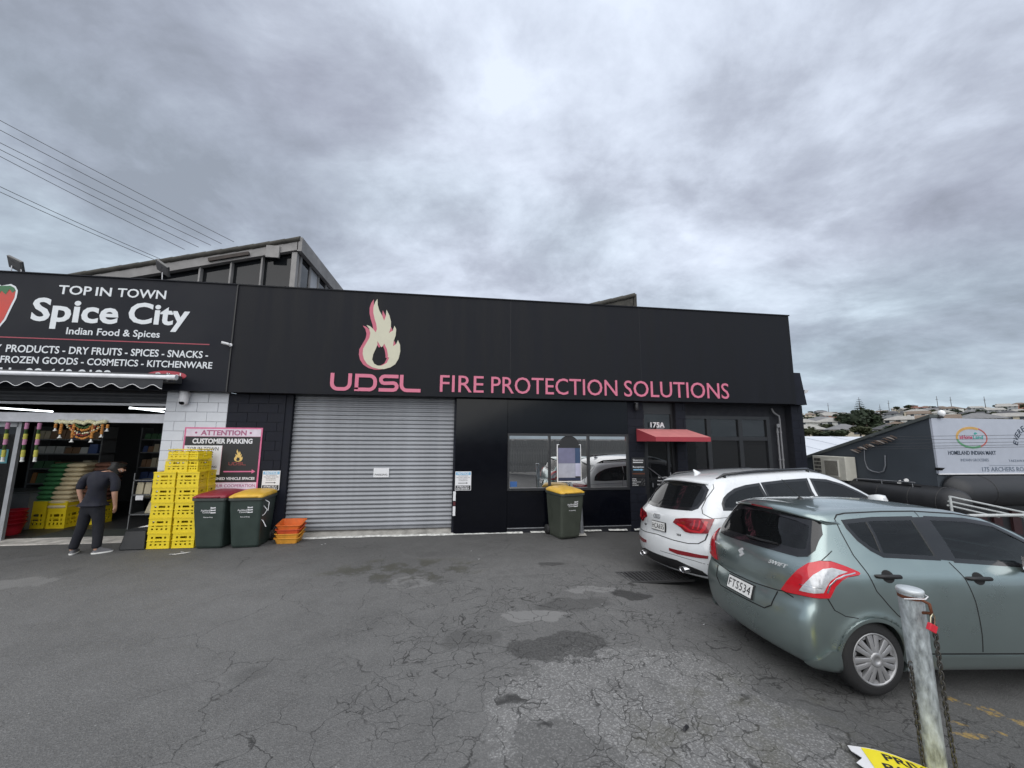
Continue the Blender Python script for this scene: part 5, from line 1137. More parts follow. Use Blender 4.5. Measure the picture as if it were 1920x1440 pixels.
# hanging flower strings
PINKF = mat('pink_flower', (.50, .22, .36), .8); YELF = mat('yellow_flower', (.48, .45, .08), .8); GRNF = mat('dark_green_leaves', (.05, .10, .03), .8); CRMF = mat('cream_flower', (.70, .67, .45), .8); ORGF = mat('orange_marigold', (.52, .22, .05), .8, var=.3); WHF = mat('white_bell', (.75, .75, .72), .7); REDF = mat('maroon_bead', (.30, .05, .04), .8)
def knob(mb, c, r, rz=1.0, n=8):
    mb.lathe(c, [(r*math.sin(a), -r*rz*math.cos(a)) for a in np.linspace(.12, math.pi-.12, 6)], n=n)
for k, x in enumerate((-8.95, -8.62, -8.40)):
    t = thing('flower_string', (x, 9.08, 1.5), ['pink and yellow flower string hanging before the glass door', 'middle pink and yellow flower string hanging right of the glass door', 'right most of the straight pink and yellow flower strings'][k], 'garland', 'straight flower strings hanging from the shop beam')
    z = 2.34; seg = 0
    for m_, ln in ((PINKF, .13), (GRNF, .09), (YELF, .11), (PINKF, .11), (GRNF, .10), (YELF, .14), (WHF, .09)):
        mb = MB(); mb.ring([[(x+.004*seg+(.030+(.006 if j % 2 else -.003))*(.55 if m_ is GRNF else 1)*(1.3 if (m_ is WHF and j == 4) else (.6 if m_ is WHF else 1))*math.cos(a), 9.06+.03*math.sin(a), z-ln*j/4) for a in np.linspace(0, 2*math.pi, 9, endpoint=False)] for j in range(5)]); mb.build({'pink_flower': 'pink_flowers', 'yellow_flower': 'yellow_flowers', 'dark_green_leaves': 'green_leaves', 'white_bell': 'white_bell'}[m_.name], m_, t); z -= ln; seg += 1
t = thing('door_garland', (-7.6, 8.95, 2.0), 'cream and orange marigold door garland hanging from the white beam', 'garland')
mb = MB(); mb.v = []
for i in range(22):
    x = -8.02+.86*i/21; knob(mb, (x, 8.96, 2.365-.02*((i % 5) == 2)+.012*math.sin(i)), .040)
mb.build('cream_flowers', CRMF, t)['kind'] = 'stuff'
def swag(x0, x1, z0, dip, n, m_, r=.020, name='marigolds'):
    mb = MB()
    for i in range(n):
        u = i/(n-1); knob(mb, (x0+(x1-x0)*u+random.uniform(-.008, .008), 8.955+random.uniform(-.02, .02), z0-dip*(1-(2*u-1)**2)+random.uniform(-.01, .01)), r*random.uniform(.85, 1.2))
    mb.build(name, m_, t)['kind'] = 'stuff'
swag(-7.80, -7.25, 2.28, .25, 22, ORGF); swag(-7.76, -7.30, 2.28, .18, 18, REDF, .017, 'maroon_beads'); swag(-7.83, -7.22, 2.30, .17, 20, CRMF, .016, 'pale_beads'); swag(-7.70, -7.36, 2.30, .10, 14, ORGF)
swag(-7.66, -7.40, 2.30, .05, 12, GRNF, .022, 'green_leaves')
for x, z1 in ((-8.02, 2.20), (-7.92, 2.06), (-7.70, 1.98), (-7.36, 1.98), (-7.19, 2.08), (-7.10, 2.20)):
    mb = MB(); z = 2.30
    while z > z1+.05: knob(mb, (x, 8.955, z), .026); z -= .040
    mb.build('marigold_tassel', ORGF, t)['kind'] = 'stuff'
    mb = MB(); mb.lathe((x, 8.955, z1-.02), [(.036, 0), (.020, .02), (.012, .05), (.014, .06)], n=10); mb.build('white_bell', WHF, t)
# shelving and goods in the dim interior
SHELF = mat('grey_shelf_metal', (.14, .145, .15), .5, .3)
goods = [mat('carton_'+n_, c_, .6) for n_, c_ in (('red', (.22, .03, .03)), ('brown', (.18, .10, .05)), ('cream', (.35, .31, .22)), ('blue', (.04, .07, .18)), ('green', (.04, .12, .05)), ('white', (.40, .40, .38)), ('orange', (.30, .12, .03)))]
gnames = ['red', 'brown', 'cream', 'blue', 'green', 'white', 'orange']
def rack(x0, x1, y, lab, zs=(.45, .85, 1.25, 1.65, 2.0), hmax=.27):
    t = thing('shelf_unit', ((x0+x1)/2, y+.2, 0), lab, 'shelf')
    for z in zs: mb = MB(); mb.box(x0, x1, y, y+.4, z-.03, z); mb.build('shelf', SHELF, t)
    for x in (x0, x1-.03): mb = MB(); mb.box(x, x+.03, y, y+.4, 0.014, zs[-1]+.3); mb.build('upright', SHELF, t)
    for z in zs:
        x = x0+.06
        while x < x1-.25:
            k = random.randrange(7); w = random.uniform(.10, .22); h = random.uniform(.14, hmax); cnt = random.randint(1, 3)
            mb = MB(); d_ = .02
            for c in range(cnt):
                if x+w > x1-.05: break
                mb.frus((x+w/2, y+.15, z), w*.94, .22, (x+w/2, y+.15, z+h), w*.86, .16); x += w
            if mb.v: o = mb.build('grocery_packages', goods[k], t); o['kind'] = 'stuff'
    return t
rack(-8.6, -6.4, 11.9, 'tall shelf of dark packets at the back of the food shop behind the man')
rack(-10.2, -8.7, 10.9, 'dim grocery shelf behind the hanging flower strings', (.95, 1.3, 1.65, 2.0))
t = thing('counter', (-9.3, 10.5, 0), 'grey counter front behind the green sacks', 'counter'); mb = MB(); mb.box(-10.6, -9.45, 10.25, 10.9, .014, .80); mb.build('body', mat('grey_counter_front', (.20, .205, .22), .6), t); mb = MB(); mb.box(-10.65, -9.42, 10.2, 10.95, .80, .84); mb.build('top', SHELF, t)
# sacks on yellow crates
YEL = mat('yellow_crate_plastic', (.72, .55, .015), .42, var=.06, spec=.5)
crate_me = {}
def crate(loc, label, rz=0.0, w=.38, d=.24, h=.283, m=YEL, group='yellow plastic crates stacked beside the white wall', name='plastic_crate', parent=None):
    """slotted crate; origin at bottom centre"""
    key = (w, d, h, m.name)
    if key not in crate_me:
        mb = MB(); t_ = .010
        def side(fn, L_):
            rows = [(0, .055), (.085, .115), (.150, .178), (.215, h)]          # solid bands
            rows = [(a*h/.283, b*h/.283) for a, b in rows]
            for a, b in rows: fn(mb, -L_/2, L_/2, a, b)
            for gi, ((_, z0), (z1, _2)) in enumerate(zip(rows[:-1], rows[1:])):
                if gi == 0: hs = [(-.36, -.27), (-.15, -.06), (.06, .15), (.27, .36)]
                else: hs = [(-.34, -.25), (-.15, .15), (.25, .34)]
                x = -L_/2
                for a, b in hs: fn(mb, x, a*L_, z0, z1); x = b*L_
                fn(mb, x, L_/2, z0, z1)
        side(lambda q, a, b, z0, z1: q.box(a, b, -d/2, -d/2+t_, z0, z1), w); side(lambda q, a, b, z0, z1: q.box(a, b, d/2-t_, d/2, z0, z1), w)
        side(lambda q, a, b, z0, z1: q.box(-w/2, -w/2+t_, a, b, z0, z1), d-2*t_); side(lambda q, a, b, z0, z1: q.box(w/2-t_, w/2, a, b, z0, z1), d-2*t_)
        bmb = mb; bmb.box(-w/2+t_, w/2-t_, -d/2+t_, d/2-t_, .004, .012)
        rim = MB()
        for z0 in (h-.022, .0, h*.5-.006):
            e = .007 if z0 else .004; hh = .014
            rim.box(-w/2-e, w/2+e, -d/2-e, -d/2, z0, z0+hh); rim.box(-w/2-e, w/2+e, d/2, d/2+e, z0, z0+hh); rim.box(-w/2-e, -w/2, -d/2, d/2, z0, z0+hh); rim.box(w/2, w/2+e, -d/2, d/2, z0, z0+hh)
        crate_me[key] = (bmb, rim)
    t = thing(name, loc, label, 'crate', group, rz)
    bmb, rim = crate_me[key]
    if isinstance(bmb, MB):
        o1 = bmb.build('basket', m, t, world=False); o2 = rim.build('rim', m, t, world=False); crate_me[key] = (o1.data, o2.data)
    else: mesh_obj('basket', bmb, t); mesh_obj('rim', rim, t)
    return t
GSK = mat('green_sack', (.055, .21, .08), .7, var=.25, scale=9); CSK = mat('cream_sack', (.62, .52, .33), .8, var=.15, scale=9); BSK = mat('brown_red_sack', (.16, .07, .045), .8, var=.25, scale=9)
def sack(c, w, d, h, m, lab, grp, rz=0):
    t = thing('rice_sack', c, lab, 'sack', grp, rz); mb = MB(); rg = []
    for u in np.linspace(-1, 1, 11):
        e = (1-abs(u)**4)**.5*.9+.1; rg.append([(u*w/2, sgn*math.cos(a)*0+math.copysign(abs(math.cos(a))**.6, math.cos(a))*d/2*(.82+.18*e), h/2+math.copysign(abs(math.sin(a))**.7, math.sin(a))*h/2*e*(1+.05*math.sin(u*7+a*3))) for a in np.linspace(0, 2*math.pi, 16, endpoint=False) for sgn in (1,)])
    mb.ring(rg); mb.build('bag', m, t, world=False); return t
ords = ['bottom', 'second', 'third', 'fourth', 'fifth', 'sixth', 'seventh', 'eighth', 'ninth', 'top']
for k in range(10):
    dx = .012*k+.06*(k > 4)
    sack((-9.36+dx+random.uniform(-.01, .01), 10.62+.01*k, .43+k*.100), .40, .50, .112, GSK, f'{ords[k]} green sack of the pile on the left yellow crate' if k else 'bottom green sack resting on the left yellow crate', 'green sacks piled inside the shop')
    sack((-8.96+dx+random.uniform(-.01, .01), 10.55+.01*k, .43+k*.101), .42, .50, .114, CSK, f'{ords[k]} cream sack of the pile behind the man' if k else 'bottom cream sack resting on the right yellow crate', 'cream sacks piled inside the shop')
    sack((-8.55+dx+random.uniform(-.01, .01), 10.75+.01*k, .43+k*.101), .40, .5, .114, BSK, f'{ords[k]} brown sack of the pile half hidden by the man' if k else 'bottom brown sack half hidden by the man', 'brown sacks piled inside the shop')
crate((-9.36, 10.55, .014), 'left yellow crate under the green sacks', w=.36, d=.40, h=.41, group='yellow crates under the sacks'); crate((-8.93, 10.52, .014), 'right yellow crate under the cream sacks', w=.36, d=.40, h=.41, group='yellow crates under the sacks')
crate((-8.55, 10.85, .014), 'yellow crate under the brown sacks behind the man', w=.36, d=.40, h=.41, group='yellow crates under the sacks')
# tubs and baskets at left
REDB = mat('red_plastic', (.48, .015, .03), .4, var=.08)
def tub(c, r0, r1, h, m, name, lab, cat, grp=None, stripes=()):
    t = thing(name, c, lab, cat, grp); mb = MB(); mb.lathe(c, [(r0, 0), (r0+(r1-r0)*.5, h*.5), (r1, h), (r1+.015, h), (r1+.012, h-.012), (r1-.012, h-.014), (r0+(r1-r0)*.5-.012, h*.5), (r0-.01, .012), (.001, .012)], n=28, cap=False); mb.build('bowl', m, t)
    for a in stripes:
        rr = r0+(r1-r0)*a+.003; mb = MB(); mb.lathe((c[0], c[1], c[2]+h*a), [(rr, -.012), (rr+.002, 0), (rr, .012)], n=28, cap=False); mb.build('stripe', WHT2, t)
    return t
for k in range(4): tub((-9.35, 9.80, .02+k*.085), .19, .25, .24, REDB, 'red_tub', ['bottom red tub beside the entrance with a paper label', 'second red tub of the low stack beside the entrance', 'third red tub of the low stack beside the entrance', 'top red tub of the low stack beside the entrance'][k], 'tub', 'stacked red tubs at the shop entrance')
t = thing('tub_label', (-9.30, 9.59, .1), 'cream paper label on the red tubs', 'label'); mb = MB(); mb.box(-9.38, -9.18, 9.585, 9.59, .06, .24, Matrix.Rotation(0, 4, 'Z')); mb.build('paper', CSK, t)
for k in range(4): tub((-9.62, 9.52, .03+k*.11), .16, .36, .42, REDB if k % 2 else mat('pink_weave', (.32, .12, .13), .7), 'woven_basket', ['bottom striped round basket at the left edge', 'second striped round basket at the left edge', 'third striped round basket at the left edge', 'top red striped round basket at the left edge'][k], 'basket', 'nested striped baskets at the left edge', (.7, .85))
# wire display stand with packets by the white wall
t = thing('display_stand', (-6.85, 10.2, 0), 'wire display stand with packets beside the white block wall', 'display stand')
for z in (.35, .78, 1.10): mb = MB(); mb.box(-7.25, -6.55, 10.0, 10.4, z-.02, z); mb.build('shelf', SHELF, t)
for x in (-7.25, -6.57): mb = MB(); mb.box(x, x+.02, 10.0, 10.02, .014, 1.25); mb.build('post', SHELF, t)
for k in range(4):
    x = -7.16+k*.165; p = thing('flour_packet', (x, 10.1, .78), ['cream flour packet at the left end of the display stand', 'second cream flour packet on the display stand', 'third cream flour packet on the display stand', 'cream flour packet at the right end of the display stand'][k], 'packet', 'flour packets on the display stand'); mb = MB(); mb.frus((x, 10.12, .78), .14, .09, (x, 10.12, 1.04), .13, .05); mb.build('bag', mat('cream_packet', (.45, .40, .28), .7), p, bevel=.01)
p = thing('price_card', (-7.08, 9.99, .66), 'white price card under the flour packets', 'card'); mb = MB(); mb.box(-7.15, -7.0, 9.985, 9.992, .66, .76); mb.build('card', WHT2, p)
p = thing('flour_sack', (-6.85, 10.15, .35), 'printed cream bag on the low shelf of the display stand', 'sack'); mb = MB(); mb.frus((-6.85, 10.2, .35), .34, .2, (-6.85, 10.2, .62), .24, .10); mb.build('bag', mat('cream_packet', (.45, .40, .28), .7), p, bevel=.02)
# dark mat
mt = MB(); mt.box(-8.55, -6.5, 9.46, 10.1, .015, .025); tag(mt.build('floor_mat', mat('dark_green_mat', (.028, .034, .030), .9, bump=.5)), 'dark doormat just inside the food shop', 'mat')
# security cameras
t = thing('security_camera', (-5.66, 8.8, 2.72), 'white dome security camera on the white wall under the sign', 'camera')
mb = MB(); mb.lathe((-5.66, 8.80, 2.73), [(.02, 0), (.06, .02), (.082, .07), (.084, .15), (.084, .27), (.075, .29)], n=24); mb.build('housing', WHT2, t); mb = MB(); mb.lathe((-5.66, 8.765, 2.735), [(.001, -.0), (.035, .006), (.052, .03), (.055, .06)], n=20); mb.build('lens', GLP, t); mb = MB(); mb.box(-5.72, -5.60, 8.85, 8.9, 2.9, 3.0); mb.build('bracket', WHT2, t)
t = thing('bullet_camera', (-4.83, 8.55, 4.0), 'tiny white bullet camera on the seam between the two signs', 'camera')
mb = MB(); mb.cyl((-4.90, 8.50, 4.02), (-4.79, 8.56, 4.00), .028, n=12); mb.build('body', WHT2, t); mb = MB(); mb.cyl((-4.81, 8.56, 4.0), (-4.79, 8.64, 4.0), .014, n=8); mb.lathe((-4.79, 8.62, 4.0), [(.035, 0), (.035, .02)], 'y', 14); mb.build('mount', WHT2, t)
# floodlights above the sign
for k, (x, y, tl) in enumerate(((-8.99, 8.72, .5), (-6.25, 8.62, -.55))):
    t = thing('sign_floodlight', (x, y, 5.345), ['flat floodlight on legs above the left end of the food shop sign', 'flat floodlight above the middle of the food shop sign'][k], 'lamp', 'floodlights over the food shop sign')
    Mx = Matrix.Translation((x, y, 5.53 if k == 0 else 5.60)) @ Matrix.Rotation(.45 if k == 0 else .6, 4, 'Y') @ Matrix.Rotation(-.9 if k == 0 else -.7, 4, 'X')
    mb = MB(); mb.box(-.15, .15, -.13, .13, -.022, .022, Mx); mb.build('housing', mat('grey_floodlight', (.13, .13, .13), .5), t, bevel=.006); mb = MB(); mb.box(-.13, .13, -.11, .11, -.028, -.021, Mx); mb.build('lens', mat('floodlight_lens', (.10, .10, .105), .3), t)
    for dx in ((-.08, .10) if k == 0 else (0.,)): mb = MB(); mb.tube([(x+dx, y+.02, 5.34), (x+dx*.9, y, 5.50)], .009, 6); mb.build('leg', WHT2, t)
# small litter on the fascia cap
# big customer parking sign
ps = thing('customer_parking_sign', (-4.87, 8.9, .95), 'pink framed attention customer parking sign across the white and black walls', 'sign')
X0, X1, Z0, Z1, YP = -5.62, -4.12, .985, 2.28, 8.893
PNK = mat('pink_sign_border', (.62, .14, .27), .5)
def pr(name, x0, x1, z0, z1, m, d0, d1): mb = MB(); mb.box(x0, x1, YP-d1, YP-d0, z0, z1); return mb.build(name, m, ps)
pr('board', X0, X1, Z0, Z1, PNK, 0, .010)
pr('header_panel', X0+.03, X1-.03, 2.095, 2.25, mat('pale_pink_white', (.66, .58, .66), .5), .010, .012)
pr('title_panel', X0+.03, X1-.03, 1.905, 2.090, BLKV, .010, .012); pr('right_panel', -4.87, X1-.03, 1.31, 1.905, BLKV, .010, .012); pr('left_panel', X0+.03, -4.875, 1.31, 1.905, WHT2, .010, .012)
pr('lower_panel', X0+.03, X1-.03, 1.155, 1.31, BLKV, .010, .012); pr('footer_panel', X0+.03, X1-.03, 1.015, 1.15, mat('pale_pink_white', (.66, .58, .66), .5), .010, .012)
YL = YP-.012
lettering([('ATTENTION', -5.31, -4.43, 2.115, 2.225, .03)], YL, mat('mauve_letters', (.36, .10, .20), .5), ps, 'lettering', .002)
for x in (-5.40, -4.35): mb = MB(); mb.lathe((x, YL, 2.17), [(.022, 0), (.022, -.002)], 'y', 14); mb.build('bullet', mat('mauve_letters', (.36, .10, .20), .5), ps)
lettering([('CUSTOMER PARKING', -5.45, -4.30, 1.945, 2.050, .035)], YL, WHT2, ps, 'lettering', .002)
lettering([('TOP IN TOWN', -5.54, -4.94, 1.80, 1.875, .0), ('SPICE', -5.52, -5.03, 1.665, 1.775, .0), ('CITY', -5.42, -5.09, 1.535, 1.64, .0), ('CUSTOMER PARKING', -5.55, -4.94, 1.45, 1.49, .01)], YL, BLKV, ps, 'lettering', .002)
lettering([('IN DESIGNATED', -5.55, -4.93+.0, 1.205, 1.255, .03), ('ASSIGNED VEHICLE SPACES', -5.10, -4.19, 1.203, 1.258, .03)][1:], YL, WHT2, ps, 'lettering', .002)
lettering([('THANKS FOR YOUR COOPERATION', -5.55, -4.17, 1.055, 1.115, .01)], YL, mat('mauve_letters', (.36, .10, .20), .5), ps, 'lettering', .002)
for x in (-5.30, -5.12, -4.97): pr('dash', x-.06, x+.05 if x < -5 else x+.03, 1.372, 1.392, PNK, .012, .014)
mb = MB(); mb.prism([(-4.80, 1.36), (-4.26, 1.36), (-4.26, 1.33), (-4.19, 1.372), (-4.26, 1.415), (-4.26, 1.384), (-4.80, 1.384)], YL-.002, YL); mb.build('arrow', PNK, ps)
place_flame(YL, -4.64, -4.46, 1.575, 1.83, ps, False, mat('yellow_flame_print', (.72, .50, .16), .5), d=.002)
udsl(YL, -4.72, 1.50, .34/1.9, .065/.37, mat('dull_red_print', (.35, .06, .05), .5), ps, .05, .002)
# ---------------------------------------------------------------- crates, bins and small things
CZ = .006
labs = {}
ycol = [(-5.515, .0, 8.50, 5, 'front left stack'), (-5.100, .0, 8.50, 5, 'front right stack'), (-5.50, .0, 8.77, 5, 'back stack'), (-5.085, .0, 8.765, 5, 'back stack behind the red bin')]
onum = ['bottom', 'second', 'third', 'fourth', 'topmost']
for cx, rz, cy, n_, nm in ycol:
    for k in range(n_):
        crate((cx+random.uniform(-.006, .006)-.010*k, cy, CZ+k*.281), f'{onum[k]} yellow crate of the {nm} by the white wall', rz=random.uniform(-.015, .015), m=YEL, d=.24)
crate((-5.40, 8.53, CZ+5*.281), 'yellow crate on top of the front left stack, lower of two', rz=.05, h=.24); crate((-5.41, 8.55, CZ+5*.281+.24), 'uppermost small yellow crate over the front left stack', rz=.10, w=.34, d=.22, h=.20)
crate((-5.08, 8.56, CZ+5*.281), 'yellow crate on top of the front right stack, lower of two', rz=-.25, h=.24, w=.25, d=.30); crate((-5.09, 8.57, CZ+5*.281+.24), 'uppermost tilted yellow crate over the front right stack', rz=-.35, w=.25, d=.28, h=.20)
# black speaker-like tub with paper
t = thing('black_bin', (-5.93, 8.50, 0), 'low black box bin between the man and the yellow crates', 'bin')
mb = MB(); mb.frus((-5.93, 8.52, .005), .42, .36, (-5.93, 8.54, .33), .34, .30); mb.build('tub', mat('dull_black_plastic', (.012, .013, .015), .5), t, bevel=.015)
mb = MB(); mb.frus((-5.93, 8.54, .33), .36, .32, (-5.90, 8.57, .37), .26, .20); mb.build('lid', mat('dull_black_plastic', (.012, .013, .015), .5), t, bevel=.01)
t = thing('paper_sheet', (-5.83, 8.56, .38), 'crumpled white paper lying on the black bin', 'paper'); mb = MB(); mb.add([(-5.98, 8.50, .372), (-5.72, 8.52, .385), (-5.68, 8.68, .378), (-5.92, 8.66, .384), (-5.83, 8.58, .40)], [(0, 1, 4), (1, 2, 4), (2, 3, 4), (3, 0, 4)]); mb.build('sheet', WHT2, t)
# wheelie bins
BING = mat('dark_green_bin_plastic', (.030, .046, .040), .45, var=.12, scale=4); BINL = mat('bin_rim_plastic', (.05, .06, .055), .45); BINO = mat('olive_bin_plastic', (.050, .058, .046), .45, var=.12)
LIDR = mat('dark_red_bin_lid', (.21, .015, .03), .4, var=.1); LIDY = mat('yellow_bin_lid', (.60, .36, .04), .45, var=.18)
def rrect(w, d, r, z, cx=0, cy=0, n=4):
    out = []
    for sx, sy, a0 in ((1, 1, 0), (-1, 1, 90), (-1, -1, 180), (1, -1, 270)):
        for a in np.linspace(a0, a0+90, n): out.append((cx+sx*(w/2-r)+r*math.cos(R(a)), cy+sy*(d/2-r)+r*math.sin(R(a)), z))
    return out
def wheelie(loc, rz, body, lid, label, lidopen=0.0, council=True):
    t = thing('wheelie_bin', loc, label, 'bin', 'council wheelie bins outside the shops', rz)
    # front of the bin faces -Y
    mb = MB(); mb.ring([rrect(.46, .50, .05, .012, 0, .04), rrect(.48, .53, .05, .05, 0, .03), rrect(.555, .66, .05, .72, 0, .0), rrect(.565, .68, .05, .90, 0, -.005)], smooth=False); mb.build('body', body, t, world=False, bevel=.0)
    mb = MB(); mb.ring([rrect(.57, .69, .05, .885, 0, -.01), rrect(.60, .73, .05, .90, 0, -.01), rrect(.60, .73, .05, .94, 0, -.01), rrect(.57, .69, .05, .945, 0, -.01)], smooth=False); mb.box(-.24, .24, .34, .42, .93, .97); mb.build('rim', BINL, t, world=False)
    mb = MB(); Mx = Matrix.Translation((0, .33, .97)) @ Matrix.Rotation(lidopen, 4, 'X') @ Matrix.Translation((0, -.33, -.97))
    rg = [rrect(.60, .70, .05, .945, 0, -.02), rrect(.605, .71, .05, .965, 0, -.02), rrect(.52, .60, .08, 1.015, 0, .0), rrect(.36, .42, .1, 1.035, 0, .04), rrect(.15, .2, .05, 1.04, 0, .05)]
    for r_ in rg[1:]:
        pass
    rg = [[Mx @ Vector((x, y, z-.012*(i > 1)+.028*max(0, (y+.35)/.7)*(1 if i else .35))) for x, y, z in r_] for i, r_ in enumerate(rg)]
    mb.ring(rg); lo = mb.build('lid', lid, t, world=False)
    mb = MB(); mb.tube([Mx @ Vector(p) for p in ((-.20, -.375, .965), (-.18, -.41, .97), (.18, -.41, .97), (.20, -.375, .965))], .012, 6); mb.build('lid_handle', lid, lo, world=False)
    mb = MB(); mb.tube([(-.22, .36, .95), (-.22, .43, .97), (.22, .43, .97), (.22, .36, .95)], .016, 8); mb.build('handle', BINL, t, world=False)
    for s_ in (-1, 1):
        mb = MB(); mb.lathe((s_*.25, .33, .10), [(.001, -.025), (.10, -.025), (.10, .025), (.001, .025)], 'x', 20, cap=False); mb.build('wheel', TYRE, t, world=False)
    if council:
        def on(u, v, dd=0): k = (v-.05)/(.72-.05); y = -.235-k*(.33-.235)-.0035-dd; return (u, y, v)
        V, F = text_mesh('Auckland', -.13, .03, .70, .735, bold=.01); mb = MB(); slab(mb, V, F, lambda u, v, dd: on(u, v, dd), .002); V, F = text_mesh('Council', -.10, .03, .665, .695, bold=.01); slab(mb, V, F, lambda u, v, dd: on(u, v, dd), .002); mb.build('council_lettering', WHT2, t, world=False)
        for dz in (.0, .045, .09):
            mb = MB(); V = [(.04, .66+dz), (.13, .665+dz), (.13, .69+dz), (.085, .68+dz), (.04, .69+dz)]; slab(mb, V, [(0, 1, 2, 3, 4)], lambda u, v, dd: on(u, v, dd), .002); mb.build('council_mark', WHT2, t, world=False)
        V, F = text_mesh('Recycling', -.08, .08, .575, .600, bold=.01); mb = MB(); slab(mb, V, F, lambda u, v, dd: on(u, v, dd), .002); mb.build('council_lettering', WHT2, t, world=False)
    return t
wheelie((-4.60, 8.52, 0), -.04, BING, LIDR, 'green wheelie bin with a dark red lid beside the yellow crates')
wheelie((-3.98, 8.50, 0), .05, BING, LIDY, 'green wheelie bin with a yellow lid next to the red lidded bin', .0)
wheelie((2.36, 8.50, 0), .28, BINO, LIDY, 'lone olive wheelie bin with a yellow lid under the office window')
t = thing('plastic_strap', (-3.66, 8.4, .8), 'loose white strap hanging from the right side of the yellow lidded bin', 'strap')
mb = MB(); mb.tube([(-3.72, 8.30, .90), (-3.70, 8.28, .78), (-3.62, 8.27, .70), (-3.66, 8.27, .62), (-3.76, 8.26, .55), (-3.68, 8.27, .50), (-3.62, 8.28, .38)], .008, 5); mb.tube([(-3.72, 8.3, .90), (-3.60, 8.28, .84), (-3.61, 8.28, .68)], .007, 5); mb.build('strap', WHT2, t)
# steel bollard by the lone bin
t = thing('steel_bollard', (2.75, 8.55, 0), 'short grey steel post standing right behind the lone wheelie bin', 'bollard')
mb = MB(); mb.cyl((2.75, 8.55, 0), (2.72, 8.57, .86), .055, n=20); mb.build('post', GALV, t); mb = MB(); mb.frus((2.75, 8.55, .0), .20, .16, (2.75, 8.55, .04), .16, .12); mb.build('foot', CONC, t)
# orange picking bins
ORG = mat('orange_picking_bin', (.60, .13, .02), .5, var=.2, scale=8); ORGR = mat('red_orange_picking_bin', (.52, .07, .02), .5, var=.2, scale=8); AMB = mat('amber_picking_bin', (.60, .27, .03), .5, var=.2, scale=8)
for k, (m_, lb) in enumerate(((AMB, 'amber picking bin at the bottom of the low stack left of the roller door'), (AMB, 'second amber picking bin of the low stack left of the roller door'), (ORGR, 'red orange picking bin third in the low stack by the roller door'), (ORG, 'empty orange picking bin on top of the low stack by the roller door'))):
    z = k*.082; x = -3.32+.006*k; y = 8.62; t = thing('picking_bin', (x, y, z), lb, 'bin', 'picking bins stacked left of the roller door'); mb = MB(); w0, w1, d0, d1, h = .37, .45, .30, .40, .165
    def box_open(mb):
        a, b = .012, .012; o0 = rrect(w0, d0, .02, z+.002, x, y+.03, 2); o1 = rrect(w1, d1, .03, z+h, x, y, 2)
        for i in range(len(o1)):
            px_, py_, pz_ = o1[i]
            if py_ < y: o1[i] = (px_, py_+.06, z+h*.62)
        i1 = [(x+(p[0]-x)*.94, y+(p[1]-y)*.94, p[2]) for p in o1]; i0 = [(x+(p[0]-x)*.94, y+.03+(p[1]-y-.03)*.94, z+.014) for p in o0]
        mb.ring([o0, o1, i1, i0], cap=False, smooth=False); mb.add(o0, [tuple(range(len(o0)))]); mb.add(i0, [tuple(range(len(i0)))])
    box_open(mb); mb.build('tray', m_, t)
    mb = MB(); q = rrect(w1+.02, d1+.02, .03, z+h, x, y, 2); q = [(a, b+.06 if b < y else b, c if b >= y else z+h*.62) for a, b, c in q]; mb.tube(q, .010, 5, close=True); mb.build('lip', m_, t)
# weeds or wire by the wall, litter
t = thing('wire_tangle', (-3.66, 8.8, 0), 'small tangle of wire against the wall between bins and picking bins', 'wire'); mb = MB(); pts = [(-3.66+.05*math.sin(i*2.1), 8.82-.03*math.cos(i*1.3), .02+.25*abs(math.sin(i*.7))) for i in range(16)]; mb.tube(pts, .005, 4); mb.tube([(-3.70, 8.84, .0), (-3.72, 8.82, .2), (-3.66, 8.82, .30)], .006, 4); mb.build('wire', mat('rusty_wire', (.12, .11, .10), .7), t)
for k, (x, y, w, a) in enumerate(((-4.88, 8.02, .26, .6), (-5.02, 8.0, .09, .2), (-4.93, 8.12, .07, -.3), (-2.55, 8.4, .03, 0), (-2.6, 8.35, .03, .5), (.42, 7.1, .03, 0), (.3, 7.6, .02, 0), (2.95, 4.55, .03, .2), (1.9, 5.1, .02, 0), (1.5, 3.2, .02, 1))):
    t = thing('paper_scrap', (x, y, ground_z(x, y)), ['long torn white paper scrap on the asphalt before the yellow crates', 'small white paper scrap left of the long torn scrap', 'small white paper scrap behind the long torn scrap', 'tiny pale scrap before the roller door', 'tiny pale scrap beside another before the roller door', 'tiny pale scrap before the gloss black panel', 'tiny pale fleck before the office window', 'tiny white scrap left of the hatchback', 'tiny pale fleck in the cracked asphalt', 'tiny pale fleck on the coarse asphalt'][k], 'litter')
    c_, s_ = math.cos(a), math.sin(a); L_ = [(-.5, -.06), (-.1, -.11), (.2, -.05), (.5, -.02), (.42, .08), (.05, .04), (-.3, .10)]; z = ground_z(x, y); mb = MB(); V = [(x+w*(u*c_-v*s_), y+w*(u*s_+v*c_), z+.006+.02*w*random.random()) for u, v in L_]; mb.add(V+[(p[0], p[1], p[2]-.003) for p in V], [tuple(range(7)), tuple(range(7, 14))]+[(i, (i+1) % 7, 7+(i+1) % 7, 7+i) for i in range(7)]); mb.build('scrap', WHT2, t)
t = thing('bark_chip', (1.72, 2.95, 0), 'small dark chip lying on the coarse grey asphalt patch', 'debris'); mb = MB(); mb.frus((1.72, 2.95, .0), .07, .025, (1.725, 2.95, .015), .04, .012, Matrix.Translation((1.72, 2.95, 0)) @ Matrix.Rotation(.6, 4, 'Z') @ Matrix.Translation((-1.72, -2.95, 0))); mb.build('chip', BLKV, t)
